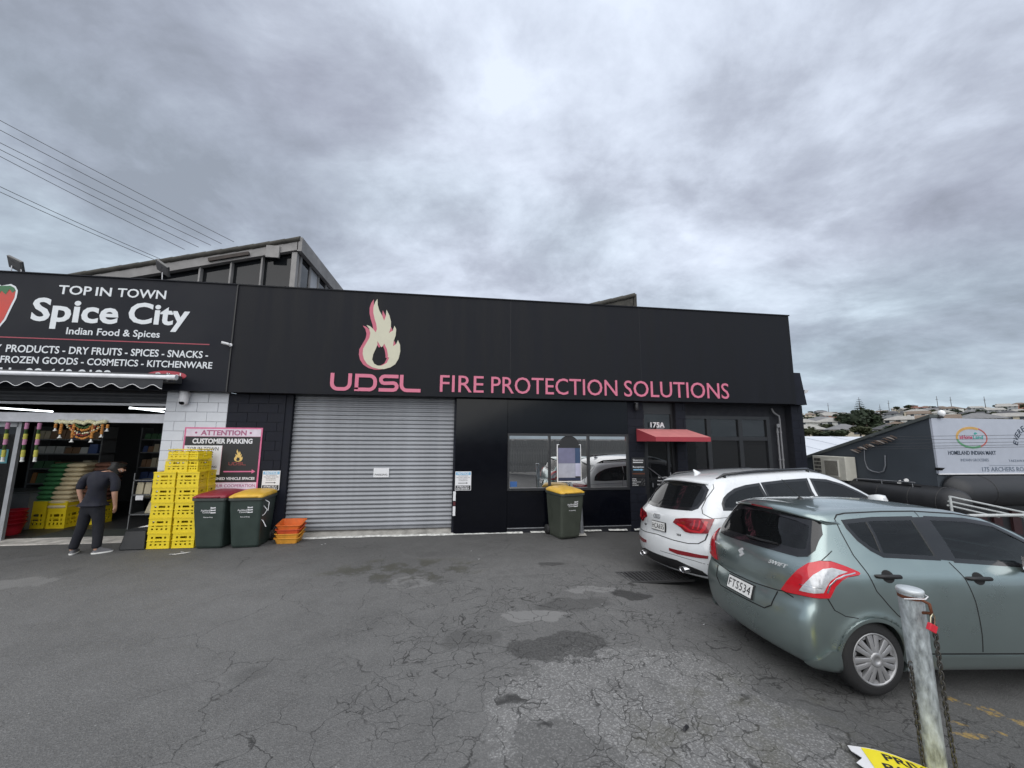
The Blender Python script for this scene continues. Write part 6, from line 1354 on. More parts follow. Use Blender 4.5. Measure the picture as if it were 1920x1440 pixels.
# foreground steel post with chain, padlock and fallen sign
GPOST = mat('scuffed_galvanised_post', (.42, .46, .48), .55, .35, var=.55, scale=3, bump=.4, bscale=25, streak=(9, 9, 3)); RUST = mat('rusty_steel', (.14, .05, .025), .85, .2, var=.4, scale=20)
px_, py_ = 3.195, 2.46; gz = ground_z(px_, py_)
pt = thing('steel_post', (px_+.015, py_, gz), 'scuffed galvanised steel post with flat cap in the right foreground', 'post')
mb = MB(); mb.tube([(px_+.028, py_+.02, gz-.05), (px_-.028, py_-.005, 1.08)], [.061, .067], 40); mb.build('tube', GPOST, pt)
mb = MB(); mb.lathe((px_-.028, py_-.005, 1.065), [(.069, 0), (.072, .004), (.072, .022), (.067, .028), (.001, .030)], n=40, cap=False); mb.build('cap', mat('light_steel_cap', (.58, .62, .64), .45, .4, var=.1), pt)
mb = MB(); mb.lathe((px_-.028, py_-.005, 1.03), [(.0680, 0), (.0685, .022)], n=40, cap=False); mb.build('rust_band', RUST, pt)
mb = MB(); mb.tube([(3.16, 2.400, 1.045), (3.165, 2.345, 1.030), (3.168, 2.340, .975), (3.168, 2.398, .955)], .010, 8); mb.build('eye', RUST, pt)
mb = MB(); mb.tube([(px_-.115, py_-.03, 1.035), (px_-.10, py_-.06, 1.045), (px_-.02, py_-.088, 1.05), (px_+.055, py_-.05, 1.048), (px_+.09, py_+.01, 1.045)], .004, 5); mb.build('cable_tie', WHT2, pt)
pk = thing('padlock', (3.150, 2.335, .87), 'red padlock hanging from the eye of the foreground post', 'padlock')
mb = MB(); mb.box(-.028, .028, -.012, .012, -.025, .022, Matrix.Translation((3.148, 2.335, .890)) @ Matrix.Rotation(.5, 4, 'Y')); mb.build('body', mat('red_padlock_case', (.62, .03, .05), .35), pk, bevel=.004)
mb = MB(); mb.tube([(3.138, 2.335, .905), (3.148, 2.335, .955), (3.166, 2.335, .975), (3.180, 2.335, .955), (3.170, 2.335, .895)], .0045, 8); mb.build('shackle', mat('brass_shackle', (.55, .50, .36), .3, .9), pk)
CHN = mat('dark_chain_steel', (.10, .095, .09), .5, .7, var=.3, scale=30)
link = None
def chain(path, label, step=.030):
    global link
    P = resample(path, .004, False, (1, 1, 1)); t = thing('chain', tuple(path[0]), label, 'chain'); s_ = 0; k = 0; last = P[0]
    for i in range(1, len(P)-1):
        s_ += np.linalg.norm(P[i]-P[i-1])
        if s_ < step: continue
        s_ = 0; d = Vector(P[i+1]-P[i-1]).normalized()
        if link is None:
            q = MB(); q.tube([(.021*math.cos(a)+(.007 if math.cos(a) > 0 else -.007), .0115*math.sin(a), 0) for a in np.linspace(0, 2*math.pi, 12, endpoint=False)], .0042, 5, close=True); o = q.build('chain_link', CHN, t, world=False); link = o.data
        else: o = mesh_obj('chain_link', link, t)
        o.location = Vector(P[i])-t.location; o.rotation_euler = (d.to_track_quat('X', 'Z') @ Matrix.Rotation(R(90*(k % 2)+15), 4, 'X').to_quaternion()).to_euler(); k += 1
    return t
g = gz+.008
chain([(3.175, 2.345, .975), (3.215, 2.370, .80), (3.238, 2.385, .55), (3.255, 2.395, .30), (3.272, 2.40, .06), (3.28, 2.40, g), (px_+.22, py_-.06, g), (px_+.40, py_-.10, g), (px_+.60, py_-.02, g)], 'steel chain hanging down the right side of the foreground post')
chain([(px_-.075, py_+.01, .62), (px_-.070, py_+.02, .40), (px_-.055, py_+.03, .15), (px_-.05, py_+.03, g), (px_-.12, py_+.05, g), (px_-.22, py_+.10, g), (px_-.33, py_+.13, g)], 'steel chain lying from the left foot of the foreground post')
t = thing('fallen_parking_sign', (2.95, 2.42, ground_z(2.95, 2.42)), 'bent yellow private parking sign lying on the ground by the post', 'sign')
def fs(u, v, dd=0): # sign plane: u along its long side, v across
    c_, s_ = math.cos(R(-28)), math.sin(R(-28)); x = 2.80+u*c_-v*s_; y = 2.56+u*s_+v*c_; return (x, y, ground_z(x, y)+.012+.03*math.sin(u*5+1)**2+.02*v*v+dd)
YSG = mat('yellow_sign_sheet', (.80, .68, .02), .45, var=.06)
def sheet_grid(u0, u1, v0, v1, d0, d1, ragged=False):
    mb = MB(); nu, nv = 14, 8; V = []
    for L_ in (d1, d0):
        for j in range(nv+1):
            for i in range(nu+1):
                uu = u0+(u1-u0)*i/nu; vv = v0+(v1-v0)*j/nv
                if ragged and i == 0: uu += .03*math.sin(j*2.3)
                V.append(fs(uu, vv, L_))
    n = (nu+1)*(nv+1); F = []
    for b in (0, n):
        for j in range(nv):
            for i in range(nu): F.append((b+j*(nu+1)+i, b+j*(nu+1)+i+1, b+(j+1)*(nu+1)+i+1, b+(j+1)*(nu+1)+i))
    mb.add(V, F, True); return mb
sheet_grid(-.06, .62, -.34, .10, 0, .003, True).build('back_sheet', WHT2, t); sheet_grid(.0, .60, -.32, .09, .0035, .006).build('face', YSG, t)
for txt, u0, u1, v0, v1 in (('PRIVATE', .10, .52, .00, .065), ('PARKING', .06, .52, -.10, -.035), ('ONLY', .06, .35, -.20, -.135), ('TOW AWAY', .06, .50, -.28, -.23)):
    V, F = text_mesh(txt, u0, u1, v0, v1, bold=.02); mb = MB(); slab(mb, V, F, lambda u, v, dd: fs(u, v, .0075+dd), .001); mb.build('lettering', BLKV, t)
# ---------------------------------------------------------------- person at the shop front
def skin(name, joints, edges, m, parent, sub=2, root=0):
    """joints: (x, y, z, rx, ry); one continuous skinned surface"""
    bm = bmesh.new(); sk = bm.verts.layers.skin.verify(); vs = [bm.verts.new(j[:3]) for j in joints]; bm.verts.ensure_lookup_table()
    for v, j in zip(vs, joints): v[sk].radius = (j[3], j[4] if len(j) > 4 else j[3])
    vs[root][sk].use_root = True
    for a, b in edges: bm.edges.new((vs[a], vs[b]))
    me = bpy.data.meshes.new('tmp'); bm.to_mesh(me); bm.free(); o = bpy.data.objects.new('tmp', me); COL.objects.link(o)
    o.modifiers.new('s', 'SKIN').use_smooth_shade = True; q = o.modifiers.new('u', 'SUBSURF'); q.levels = sub; q.render_levels = sub
    dg = bpy.context.evaluated_depsgraph_get(); me2 = bpy.data.meshes.new_from_object(o.evaluated_get(dg)); bpy.data.objects.remove(o); bpy.data.meshes.remove(me)
    me2.name = name; me2.materials.clear(); me2.materials.append(m); me2.polygons.foreach_set('use_smooth', [True]*len(me2.polygons))
    r = bpy.data.objects.new(name, me2); COL.objects.link(r); r.parent = parent; return r
def make_person():
    t = thing('person', (-6.54, 8.2, 0), 'man in dark polo shirt and black trousers bending his head before the shop entrance', 'person')
    SK = mat('skin', (.42, .24, .17), .6, var=.06); SHIRT = mat('navy_polo_fabric', (.010, .011, .020), .9, var=.2, scale=12); TRO = mat('black_trouser_fabric', (.006, .007, .012), .9, var=.2, scale=10); HAIR = mat('black_hair', (.010, .009, .009), .7); SHOE = mat('grey_shoe_canvas', (.12, .12, .13), .8); SOLE = mat('white_shoe_sole', (.70, .70, .68), .6)
    # local coordinates: x right, y away from the camera; he faces away and to the right, head bowed
    J = [(.0, .0, .90, .10, .08), (.01, .01, 1.05, .10, .075), (.03, .02, 1.25, .11, .08), (.05, .04, 1.37, .085, .065), (.10, .09, 1.41, .052), (.15, .15, 1.45, .055), (.19, .19, 1.455, .085, .095), (.185, .18, 1.50, .075, .085),
         (-.12, .01, 1.36, .065), (-.205, .01, 1.33, .055), (-.245, -.02, 1.12, .044), (-.215, .02, .93, .032), (-.205, .035, .88, .028),
         (.20, .05, 1.33, .065), (.285, .03, 1.27, .055), (.315, .0, 1.05, .044), (.30, .06, .87, .032), (.295, .075, .82, .028),
         (-.09, .0, .84, .075), (-.13, .0, .47, .062), (-.205, -.02, .10, .042), (-.21, -.01, .045, .04),
         (.09, .0, .84, .075), (.13, .01, .47, .062), (.165, -.02, .10, .042), (.17, -.01, .045, .04)]
    E = [(0, 1), (1, 2), (2, 3), (3, 4), (4, 5), (5, 6), (6, 7), (3, 8), (8, 9), (9, 10), (10, 11), (11, 12), (3, 13), (13, 14), (14, 15), (15, 16), (16, 17), (0, 18), (18, 19), (19, 20), (20, 21), (0, 22), (22, 23), (23, 24), (24, 25)]
    # hands: palm and fingers grow out of the wrists
    def hand(w, sx, down):
        j0 = len(J); wx, wy, wz = J[w][:3]
        J.append((wx+.004*sx, wy+.008, wz-.045, .030, .018)); E.append((w, j0)); pal = j0
        for k, (dy, L_) in enumerate(((-.026, .062), (-.009, .074), (.009, .070), (.024, .055))):
            a = len(J); J.append((wx+.006*sx, wy+.008+dy, wz-.075, .0095)); J.append((wx+.0*sx-.008, wy+.016+dy, wz-.075-L_*.55, .0085)); J.append((wx-.018, wy+.026+dy, wz-.075-L_*.9, .0075)); E.extend([(pal, a), (a, a+1), (a+1, a+2)])
        a = len(J); J.append((wx+.012*sx, wy-.030, wz-.045, .011)); J.append((wx+.008*sx, wy-.042, wz-.080, .0095)); E.extend([(pal, a), (a, a+1)])
    hand(12, -1, 1); hand(17, 1, 1)
    skin('body', J, E, SK, t)
    # polo shirt with short sleeves
    S_ = [(.0, .0, .80, .185, .135), (.0, .0, .84, .185, .135), (.0, .01, .98, .178, .128), (.02, .015, 1.14, .170, .12), (.035, .02, 1.28, .180, .125), (.06, .045, 1.385, .125, .09), (.10, .08, 1.425, .066, .062), (-.11, .015, 1.365, .085, .085), (-.205, .01, 1.32, .082, .08), (-.235, -.01, 1.20, .072, .07), (-.245, -.015, 1.11, .068, .066), (.20, .05, 1.345, .085, .085), (.285, .03, 1.27, .080, .078), (.305, .01, 1.15, .070, .068), (.315, .0, 1.06, .066, .064)]
    skin('polo_shirt', S_, [(0, 1), (1, 2), (2, 3), (3, 4), (4, 5), (5, 6), (4, 7), (7, 8), (8, 9), (9, 10), (4, 11), (11, 12), (12, 13), (13, 14)], SHIRT, t, root=2)
    T_ = [(.0, .0, .95, .150, .105), (.0, .0, .82, .155, .12), (-.095, .0, .74, .098, .10), (-.125, .0, .47, .080, .085), (-.175, -.01, .25, .068, .075), (-.205, -.02, .075, .066, .070), (.095, .0, .74, .098, .10), (.125, .01, .47, .080, .085), (.15, -.0, .25, .068, .075), (.165, -.02, .075, .066, .070)]
    skin('trousers', T_, [(0, 1), (1, 2), (2, 3), (3, 4), (4, 5), (1, 6), (6, 7), (7, 8), (8, 9)], TRO, t)
    H = [(.170, .160, 1.495, .080, .092), (.172, .168, 1.520, .066, .076), (.15, .138, 1.455, .070, .072)]
    skin('hair', H, [(0, 1), (0, 2)], HAIR, t)
    # ears, nose and face turned down to the right
    mb = MB(); 
    for c in ((.262, .165, 1.445), (.10, .225, 1.455)): mb.ring([[(c[0]+.010*k*math.cos(a)*.6, c[1]+.020*k*math.cos(a), c[2]+.030*k*math.sin(a)) for a in np.linspace(0, 2*math.pi, 10, endpoint=False)] for k in (.3, 1)]+[[(c[0]+.012+.010*.8*math.cos(a)*.6, c[1]+.020*.8*math.cos(a), c[2]+.030*.8*math.sin(a)) for a in np.linspace(0, 2*math.pi, 10, endpoint=False)]])
    mb.build('ear', SK, t, world=False)
    mb = MB(); mb.frus((.232, .268, 1.43), .024, .03, (.228, .262, 1.46), .010, .012); mb.build('nose', SK, t, world=False)
    MSK = mat('white_face_mask', (.62, .62, .62), .8)
    mb = MB(); mb.tube([(.262, .17, 1.445), (.268, .15, 1.43), (.262, .135, 1.455)], .005, 5); mb.build('mask_strap', MSK, t, world=False)
    for s_, x, rz, nm in ((-1, -.205, .35, 'left'), (1, .185, -.95, 'right')):
        Mx = Matrix.Translation((x, .0, 0)) @ Matrix.Rotation(rz, 4, 'Z')
        def ringz(z, L_, w, dx=0): return [Mx @ Vector((w*math.copysign(abs(math.cos(a))**.8, math.cos(a)), .055+L_*math.copysign(abs(math.sin(a))**.85, math.sin(a))+dx, z)) for a in np.linspace(0, 2*math.pi, 20, endpoint=False)]
        mb = MB(); mb.ring([ringz(.002, .138, .047), ringz(.022, .142, .050), ringz(.026, .140, .049)]); so = mb.build('sole', SOLE, t, world=False)
        mb = MB(); mb.ring([ringz(.024, .135, .046), ringz(.045, .125, .044), ringz(.065, .095, .042, -.02), ringz(.085, .060, .042, -.045), ringz(.115, .045, .040, -.06)]); mb.build('shoe', SHOE, t, world=False)
    return t
make_person()
# ---------------------------------------------------------------- neighbouring building at the right
SLATE = mat('slate_blue_wall_paint', (.045, .055, .068), .7, var=.12, scale=1.5, bump=.2, dirt='world'); SGN = mat('pale_lilac_sign_sheet', (.42, .45, .52), .4, var=.04); NAVY = mat('navy_vinyl', (.02, .035, .06), .5)
hb = thing('indian_mart_building', (12.5, 8.5, -1), 'slate coloured neighbour shop with a sloping side wall behind the cars', 'building')
XW = 10.5; mb = MB(); mb.prism([(7.31, -2.5), (7.31, 2.66), (10.45, 1.60), (16, .2), (16, -2.5)], XW, XW+.2, 'x'); mb.build('side_wall', SLATE, hb)
mb = MB(); mb.prism([(7.25, 2.70), (10.50, 1.63), (16, .23), (16, .17), (10.48, 1.56), (7.25, 2.63)], XW-.05, XW+.25, 'x'); mb.build('wall_capping', mat('grey_green_capping', (.08, .09, .09), .6), hb)
mb = MB(); mb.box(XW+.21, 24, 7.33, 7.5, -2.5, 2.60); mb.build('front_wall', SLATE, hb)
mb = MB(); mb.box(XW+.0, 24, 7.5, 16, .4, .45); mb.build('roof', ROOFM, hb)
sg = thing('indian_mart_sign', (13, 7.3, 1.4), 'long pale sign board of the indian mart with an oval logo', 'sign')
mb = MB(); mb.box(XW+.01, 20, 7.27, 7.32, 1.395, 2.62); mb.build('board', SGN, sg); mb = MB(); mb.box(XW+.0, 20, 7.255, 7.275, 1.375, 1.40); mb.build('bottom_trim', WHT2, sg)
lettering([('HOMELAND INDIAN MART', 10.83, 12.13, 1.805, 1.895, .02)], 7.27, NAVY, sg, 'lettering', .003)
lettering([('INDIAN GROCERIES', 11.14, 11.90, 1.66, 1.722, .0)], 7.27, mat('grey_blue_vinyl', (.12, .15, .20), .5), sg, 'lettering', .003)
lettering([('175 ARCHERS ROAD', 11.68, 13.05, 1.435, 1.535, .01)], 7.27, mat('grey_blue_vinyl', (.12, .15, .20), .5), sg, 'lettering', .003)
lettering([('TAKEAWAYS', 12.45, 13.0, 1.645, 1.70, .0)], 7.27, mat('grey_blue_vinyl', (.12, .15, .20), .5), sg, 'lettering', .003)
mb = MB(); mb.box(11.9, 12.85, 7.266, 7.27, 1.567, 1.573); mb.build('rule', mat('grey_blue_vinyl', (.12, .15, .20), .5), sg)
def oval(cx, cz, rx, rz, a0, a1, n=24): return [(cx+rx*math.cos(R(a)), cz+rz*math.sin(R(a))) for a in np.linspace(a0, a1, n)]
ocx, ocz = 11.53, 2.19
for nm, col, a0, a1, w0, w1 in (('amber', (.55, .33, .10), 60, 190, .02, .055), ('red', (.45, .12, .10), -60, 60, .015, .03), ('green', (.10, .30, .15), 190, 300, .02, .045)):
    P = oval(ocx, ocz, .43, .245, a0, a1); Q = oval(ocx, ocz, .43-w1, .245-w1, a1, a0); mb = MB(); mb.prism(P+Q, 7.265, 7.27); mb.build('logo_arc', mat('logo_'+nm, col, .5), sg)
lettering([('inHome', 11.20, 11.55, 2.155, 2.245, .02)], 7.27, mat('logo_crimson', (.42, .04, .10), .5), sg, 'lettering', .003); lettering([('Land', 11.57, 11.84, 2.155, 2.245, .02)], 7.27, mat('logo_teal', (.04, .30, .27), .5), sg, 'lettering', .003)
mb = MB(); mb.prism([(11.63, 2.25), (11.66, 2.27), (11.70, 2.28), (11.68, 2.30), (11.65, 2.31), (11.62, 2.30), (11.60, 2.28)], 7.265, 7.27); mb.build('logo_palm', mat('logo_teal', (.04, .30, .27), .5), sg)
for i, ch in enumerate('EVEREST DINE'):
    if ch == ' ': continue
    a = 172-i*12; cx, cz = 13.35+.62*math.cos(R(a)), 2.02+.46*math.sin(R(a))
    V, F = text_mesh(ch, -.045, .045, -.065, .065, bold=.01); b_ = R(a-90)*.8; mb = MB(); slab(mb, [(cx+u*math.cos(b_)-v*math.sin(b_), cz+u*math.sin(b_)+v*math.cos(b_)) for u, v in V], F, lambda u, v, dd: (u, 7.27-dd, v), .003); mb.build('letter', NAVY, sg)
# barrel awnings
BAR = mat('black_vinyl_awning', (.020, .021, .024), .5, var=.25, scale=2)
def barrel(p0, p1, r, out, lab, cap_end=1):
    """quarter-round awning from p0 to p1 along a wall; out = outward unit vector"""
    t = thing('barrel_awning', tuple(p0), lab, 'awning', 'black barrel awnings of the indian mart'); a = Vector(p0); b = Vector(p1); o = Vector(out); n = 14; mb = MB(); rg = []
    L_ = (b-a).length
    for k in range(n+1):
        u = k/n; c = a.lerp(b, u); e = 1.0
        rem = (1-u)*L_
        if cap_end and rem < r: e = max(.02, math.sqrt(max(0, 1-((r-rem)/r)**2)))
        rg.append([c+o*(r*math.cos(th)*e)+Vector((0, 0, r*1.05*math.sin(th)*e-(0 if True else 0))) for th in np.linspace(math.pi/2, -.45*math.pi, 14)]+[c+Vector((0, 0, -.9*r*e))])
    us = [1-r/L_*(1-math.sin(th)) for th in np.linspace(0, math.pi/2, 7)]
    rg = []
    for u in list(np.linspace(0, 1-r/L_, 9))+us[1:]:
        c = a.lerp(b, u); rem = (1-u)*L_; e = 1.0 if rem >= r else max(.03, math.sqrt(max(0, 1-((r-rem)/r)**2)))
        rg.append([c+o*(r*math.cos(th)*e)+Vector((0, 0, r*math.sin(th)*(.35+.65*e))) for th in np.linspace(math.pi/2, -.5*math.pi, 14)])
    mb.ring(rg); mb.build('cover', BAR, t)
    for u in (.15, .4, .65, .85):
        c = a.lerp(b, u); mb = MB(); mb.tube([c+o*((r+.004)*math.cos(th))+Vector((0, 0, (r+.004)*math.sin(th))) for th in np.linspace(math.pi/2, -.4*math.pi, 12)], .006, 4); mb.build('rib', mat('awning_seam', (.04, .04, .042), .5), t)
    return t
barrel((10.48, 9.4, .78), (10.48, 6.75, .78), .34, (-1, 0, 0), 'black barrel awning along the slate side wall above the white car')
barrel((16.5, 7.25, 1.02), (10.55, 7.25, 1.02), .33, (0, -1, 0), 'black barrel awning running under the pale sign board')
mb = MB(); mb.box(10.52, 20, 7.20, 7.32, -2.2, .70); mb.build('shopfront_opening', BLKV, hb)
for k, (x, z0, z1) in enumerate(((11.2, .1, .55), (11.6, .0, .5), (12.1, .1, .6))): mb = MB(); mb.box(x, x+.22, 7.15, 7.20, z0, z1); mb.build('window_display', mat('dim_red_goods', (.03, .008, .010), .7), hb)
# air conditioner outdoor unit
ac = thing('air_conditioner', (10.4, 9.5, 1.05), 'cream outdoor air conditioner unit on the slate side wall', 'air conditioner'); ACM = mat('cream_metal', (.55, .54, .48), .5, var=.08)
mb = MB(); mb.box(10.14, 10.46, 9.02, 9.96, 1.05, 1.665); mb.build('casing', ACM, ac, bevel=.012)
mb = MB(); mb.box(10.125, 10.14, 9.20, 9.62, 1.13, 1.58); mb.build('fan_panel', mat('pale_cream_metal', (.62, .61, .56), .5), ac); mb = MB(); mb.box(10.118, 10.126, 9.23, 9.59, 1.16, 1.55); mb.build('fan_opening', mat('dark_fan_opening', (.06, .058, .05), .6), ac)
for k in range(14): mb = MB(); y = 9.245+k*.025; mb.box(10.108, 10.116, y, y+.006, 1.16, 1.55); mb.build('grille_bar', mat('fan_grille', (.30, .29, .26), .5), ac)
mb = MB(); mb.lathe((10.116, 9.41, 1.355), [(.17, 0), (.17, .003), (.155, .003), (.155, 0)], 'x', 24, cap=False); mb.build('grille_ring', mat('fan_grille', (.30, .29, .26), .5), ac)
for j in range(5):
    for i in range(5): mb = MB(); mb.box(10.132, 10.14, 9.72+i*.042, 9.745+i*.042, 1.10+j*.105, 1.18+j*.105); mb.build('vent_slot', BLKV, ac)
for y in (9.2, 9.8): mb = MB(); mb.box(10.15, 10.5, y-.02, y+.02, 1.0, 1.05); mb.build('bracket', GALV, ac)
# torn flashing, pipe, spotlights on the side wall
t = thing('torn_flashing', (10.45, 8.6, 1.75), 'ragged strip of torn timber and flashing high on the slate wall', 'debris'); TW = mat('torn_wood', (.10, .07, .055), .9, var=.5, scale=20)
for k in range(14):
    y = 9.0-k*.075; z = 1.83+.028*k+random.uniform(-.02, .02); mb = MB(); a = random.uniform(-.3, .6); Mx = Matrix.Translation((10.45, y, z)) @ Matrix.Rotation(.36+a*.3, 4, 'X'); mb.frus((0, 0, -.012), .04, random.uniform(.12, .24), (0, .02, .014), .02, .10, Mx); mb.build('splinter', TW if k % 3 else mat('pale_splinter', (.28, .25, .23), .8), t)
t = thing('wall_conduit', (10.47, 8.2, 1.3), 'curved grey conduit hooked on the slate wall', 'pipe'); mb = MB(); mb.tube([(10.46, 8.75, 1.45), (10.44, 8.70, 1.38), (10.44, 8.6, 1.33), (10.44, 8.45, 1.31), (10.45, 8.35, 1.36), (10.46, 8.3, 1.5), (10.46, 8.28, 1.75)], .016, 6); mb.tube([(10.46, 8.75, 1.95), (10.46, 8.78, 1.6), (10.46, 8.75, 1.45)], .010, 6); mb.build('pipe', mat('grey_conduit', (.16, .17, .19), .5), t)
t = thing('wall_spotlight', (10.4, 8.0, 1.2), 'twin white spotlights low on the slate wall', 'lamp')
for k in (0, 1): mb = MB(); mb.cyl((10.44, 8.0-.09*k, 1.16+.03*k), (10.34, 7.95-.16*k, 1.13+.07*k), .022, .04, 12); mb.build('head', mat('white_spot_head', (.75, .75, .75), .3), t)
t = thing('sign_uplight', (10.48, 7.28, 1.5), 'small dark lamp at the lower left corner of the pale sign', 'lamp'); mb = MB(); mb.frus((10.47, 7.24, 1.47), .08, .08, (10.46, 7.2, 1.53), .12, .1); mb.build('head', BLKV, t)
for k, x in enumerate((10.72, 13.2)):
    t = thing('dome_lamp', (x, 7.25, 2.62), ['round white lamp on a dark base above the left end of the pale sign', 'round white lamp above the right part of the pale sign'][k], 'lamp', 'round lamps above the pale sign'); mb = MB(); mb.lathe((x, 7.25, 2.62), [(.05, 0), (.07, .02), (.03, .05)], n=14); mb.build('base', BLKV, t); mb = MB(); knob(mb, (x+.02, 7.22, 2.725), .065, 1.15, 16); mb.build('globe', mat('white_globe', (.85, .86, .88), .2), t)
# white roof behind the black building
wr = thing('white_roof_shed', (14, 14, 1), 'low building with a plain white sheet roof behind the slate wall', 'building'); WR = mat('white_roof_sheet', (.60, .63, .68), .5, var=.06, scale=.6)
mb = MB(); mb.prism([(11.0, .62), (19.5, 2.30), (19.5, 2.22), (11.0, .54)], 9.6, 25.5, 'x'); mb.build('roof', WR, wr)
for k in range(7): mb = MB(); x = 10.6+k*2.1; mb.prism([(11.0, .625), (19.5, 2.305), (19.5, 2.325), (11.0, .645)], x, x+.05, 'x'); mb.build('roof_seam', WR, wr)
mb = MB(); mb.box(9.7, 25.4, 11.2, 19.4, -3, .5); mb.build('wall', SLATE, wr)
# white pipe rails at the right edge
rl = thing('handrail', (10.2, 6.3, 0), 'white pipe handrail before the dark awning at the right edge', 'railing'); WRL = mat('white_rail_paint', (.48, .50, .50), .4)
for a, b in (((9.27, 6.3, 1.068), (11.6, 6.3, .62)), ((9.265, 6.32, .978), (11.0, 6.32, .64)), ((9.263, 6.34, .90), (10.4, 6.34, .66))): mb = MB(); mb.cyl(a, b, .017, n=8); mb.build('rail', WRL, rl)
mb = MB(); mb.cyl((9.6, 6.28, .715), (12.0, 6.28, .685), .030, n=8); mb.build('rail', WRL, rl)
for x in (9.28, 10.95, 12.0): mb = MB(); mb.cyl((x, 6.3, -1.2), (x, 6.3, 1.06-(x-9.27)*.19), .02, n=8); mb.build('post', WRL, rl)
t = thing('low_rail', (9.3, 7.7, 1.1), 'thin grey rail on the slate wall right of the air conditioner', 'railing'); mb = MB(); mb.tube([(10.3, 8.95, 1.12), (10.3, 7.6, 1.17)], .014, 6); mb.build('rail', GALV, t)
for y in (8.9, 8.3, 7.65): mb = MB(); mb.cyl((10.3, y, .95), (10.3, y, 1.14), .010, n=6); mb.build('post', GALV, t)
mb = MB(); mb.box(10.31, 10.49, 7.5, 9.0, .98, 1.10); mb.build('dark_ledge', BLKV, t)
# overhead cables
CAB = mat('black_cable', (.02, .02, .022), .6)
def wire(p, q, sag, lab, r=.006, grp=None, n=16):
    t = thing('power_cable', tuple(Vector(p).lerp(Vector(q), .5)), lab, 'cable', grp); mb = MB(); mb.tube([Vector(p).lerp(Vector(q), u)-Vector((0, 0, sag*4*u*(1-u))) for u in np.linspace(0, 1, n)], r, 5); mb.build('cable', CAB, t); return t
ends = [((0, 250), (-5.618, 6.86)), ((0, 268), (-5.894, 6.79)), ((0, 292), (-6.127, 6.73)), ((0, 305), (-6.393, 6.66)), ((0, 318), (-6.695, 6.58)), ((0, 375), (-7.196, 6.30)), ((0, 385), (-7.313, 6.27))]
src_ = [(-3.35, 4.278), (-3.338, 4.202), (-3.321, 4.102), (-3.313, 4.049), (-3.304, 3.995), (-3.266, 3.763), (-3.260, 3.723)]
wn = ['uppermost of the upper bundle of power cables', 'second from the top of the upper bundle of power cables', 'middle power cable of the upper bundle', 'fourth power cable of the upper bundle', 'lowest of the upper bundle of power cables', 'upper of the two low power cables', 'lower of the two low power cables']
for k, ((_, (x, z)), (sx, sz)) in enumerate(zip(ends, src_)):
    # direction from the camera at the frame edge, taken out to the pole line beyond
    f_ = 9.0/3.0*.9; p = Vector((sx*f_, 3*f_, 2.04+(sz-2.04+.08)*f_)); q = Vector((x, 9.8, z)); p2 = q+(p-q)*2.2
    wire(p2, q, .10, wn[k]+' over the food shop', .006, 'power cables over the food shop')
for k, (z0, z1) in enumerate(((2.20, 2.28), (2.12, 2.19), (2.04, 2.10), (1.965, 2.03), (1.915, 1.975))):
    s = 6.9/8; wire((10.0*s-.3, 6.9-.0, 2.12+(z0-2.12)*s-.01), (15.5*s, 6.9, 2.12+(z1-2.12)*s+.015), .0, ['highest', 'second highest', 'middle', 'fourth', 'lowest'][k]+' thin cable crossing in front of the pale sign', .004, 'thin cables before the pale sign')
# ---------------------------------------------------------------- far hillside with houses and trees
def pol(az, d): return (d*math.sin(R(az)), d*math.cos(R(az)))
EL = [(30, -5.4), (60, -2.6), (95, -1.2), (140, -.2), (185, .35), (230, .85), (300, 1.4), (400, 2.0), (550, 2.5), (750, 2.85), (900, 2.80), (1200, 1.0)]
def terr(az, d):
    el = np.interp(d, [a for a, _ in EL], [b for _, b in EL])
    k = 1+.07*math.sin(az*.35+1)+.05*math.sin(az*.9+d*.004); e2 = el*k if el > 0 else el
    if 44 < az < 49: e2 += .15*math.exp(-((az-46)/1.5)**2)*(d > 350)
    return 2.12+d*math.tan(R(e2))
HILL = bpy.data.materials.new('hill_ground'); HILL.use_nodes = True
nt = HILL.node_tree; p_ = nt.nodes['Principled BSDF']; p_.inputs['Roughness'].default_value = .95; g_ = N(nt, 'ShaderNodeNewGeometry'); n_ = N(nt, 'ShaderNodeTexNoise'); n_.inputs['Scale'].default_value = .04; n_.inputs['Detail'].default_value = 6; nt.links.new(g_.outputs['Position'], n_.inputs['Vector'])
c_ = N(nt, 'ShaderNodeValToRGB'); c_.color_ramp.elements[0].position = .40; c_.color_ramp.elements[0].color = (.028, .040, .020, 1); c_.color_ramp.elements[1].position = .62; c_.color_ramp.elements[1].color = (.11, .11, .075, 1); nt.links.new(n_.outputs['Fac'], c_.inputs[0]); nt.links.new(c_.outputs[0], p_.inputs['Base Color'])
azs = np.arange(18, 100.1, 1.0); ds = [30, 45, 60, 80, 95, 115, 140, 170, 200, 250, 300, 370, 450, 550, 650, 720, 800, 1000, 1200]
V = [(*pol(a, d), terr(a, d)-(0 if d > 60 else .4)) for d in ds for a in azs]; n = len(azs); mb = MB(); mb.add(V, [(j*n+i, j*n+i+1, (j+1)*n+i+1, (j+1)*n+i) for j in range(len(ds)-1) for i in range(n-1)], True); tag(mb.build('hillside', HILL), 'suburban hillside beyond the shops', kind='structure')
WALLS = [mat('house_wall_'+n_, c_, .8) for n_, c_ in (('white', (.62, .62, .60)), ('cream', (.50, .45, .36)), ('brick', (.28, .14, .10)), ('grey', (.30, .31, .32)), ('pink', (.45, .24, .20)))]
ROOFS = [mat('house_roof_'+n_, c_, .8, var=.2, scale=1) for n_, c_ in (('grey', (.17, .17, .175)), ('brown', (.17, .13, .10)), ('red', (.19, .095, .075)), ('pale', (.33, .32, .30)), ('dark', (.07, .07, .075)))]
WGL = mat('house_window_glass', (.05, .06, .07), .2)
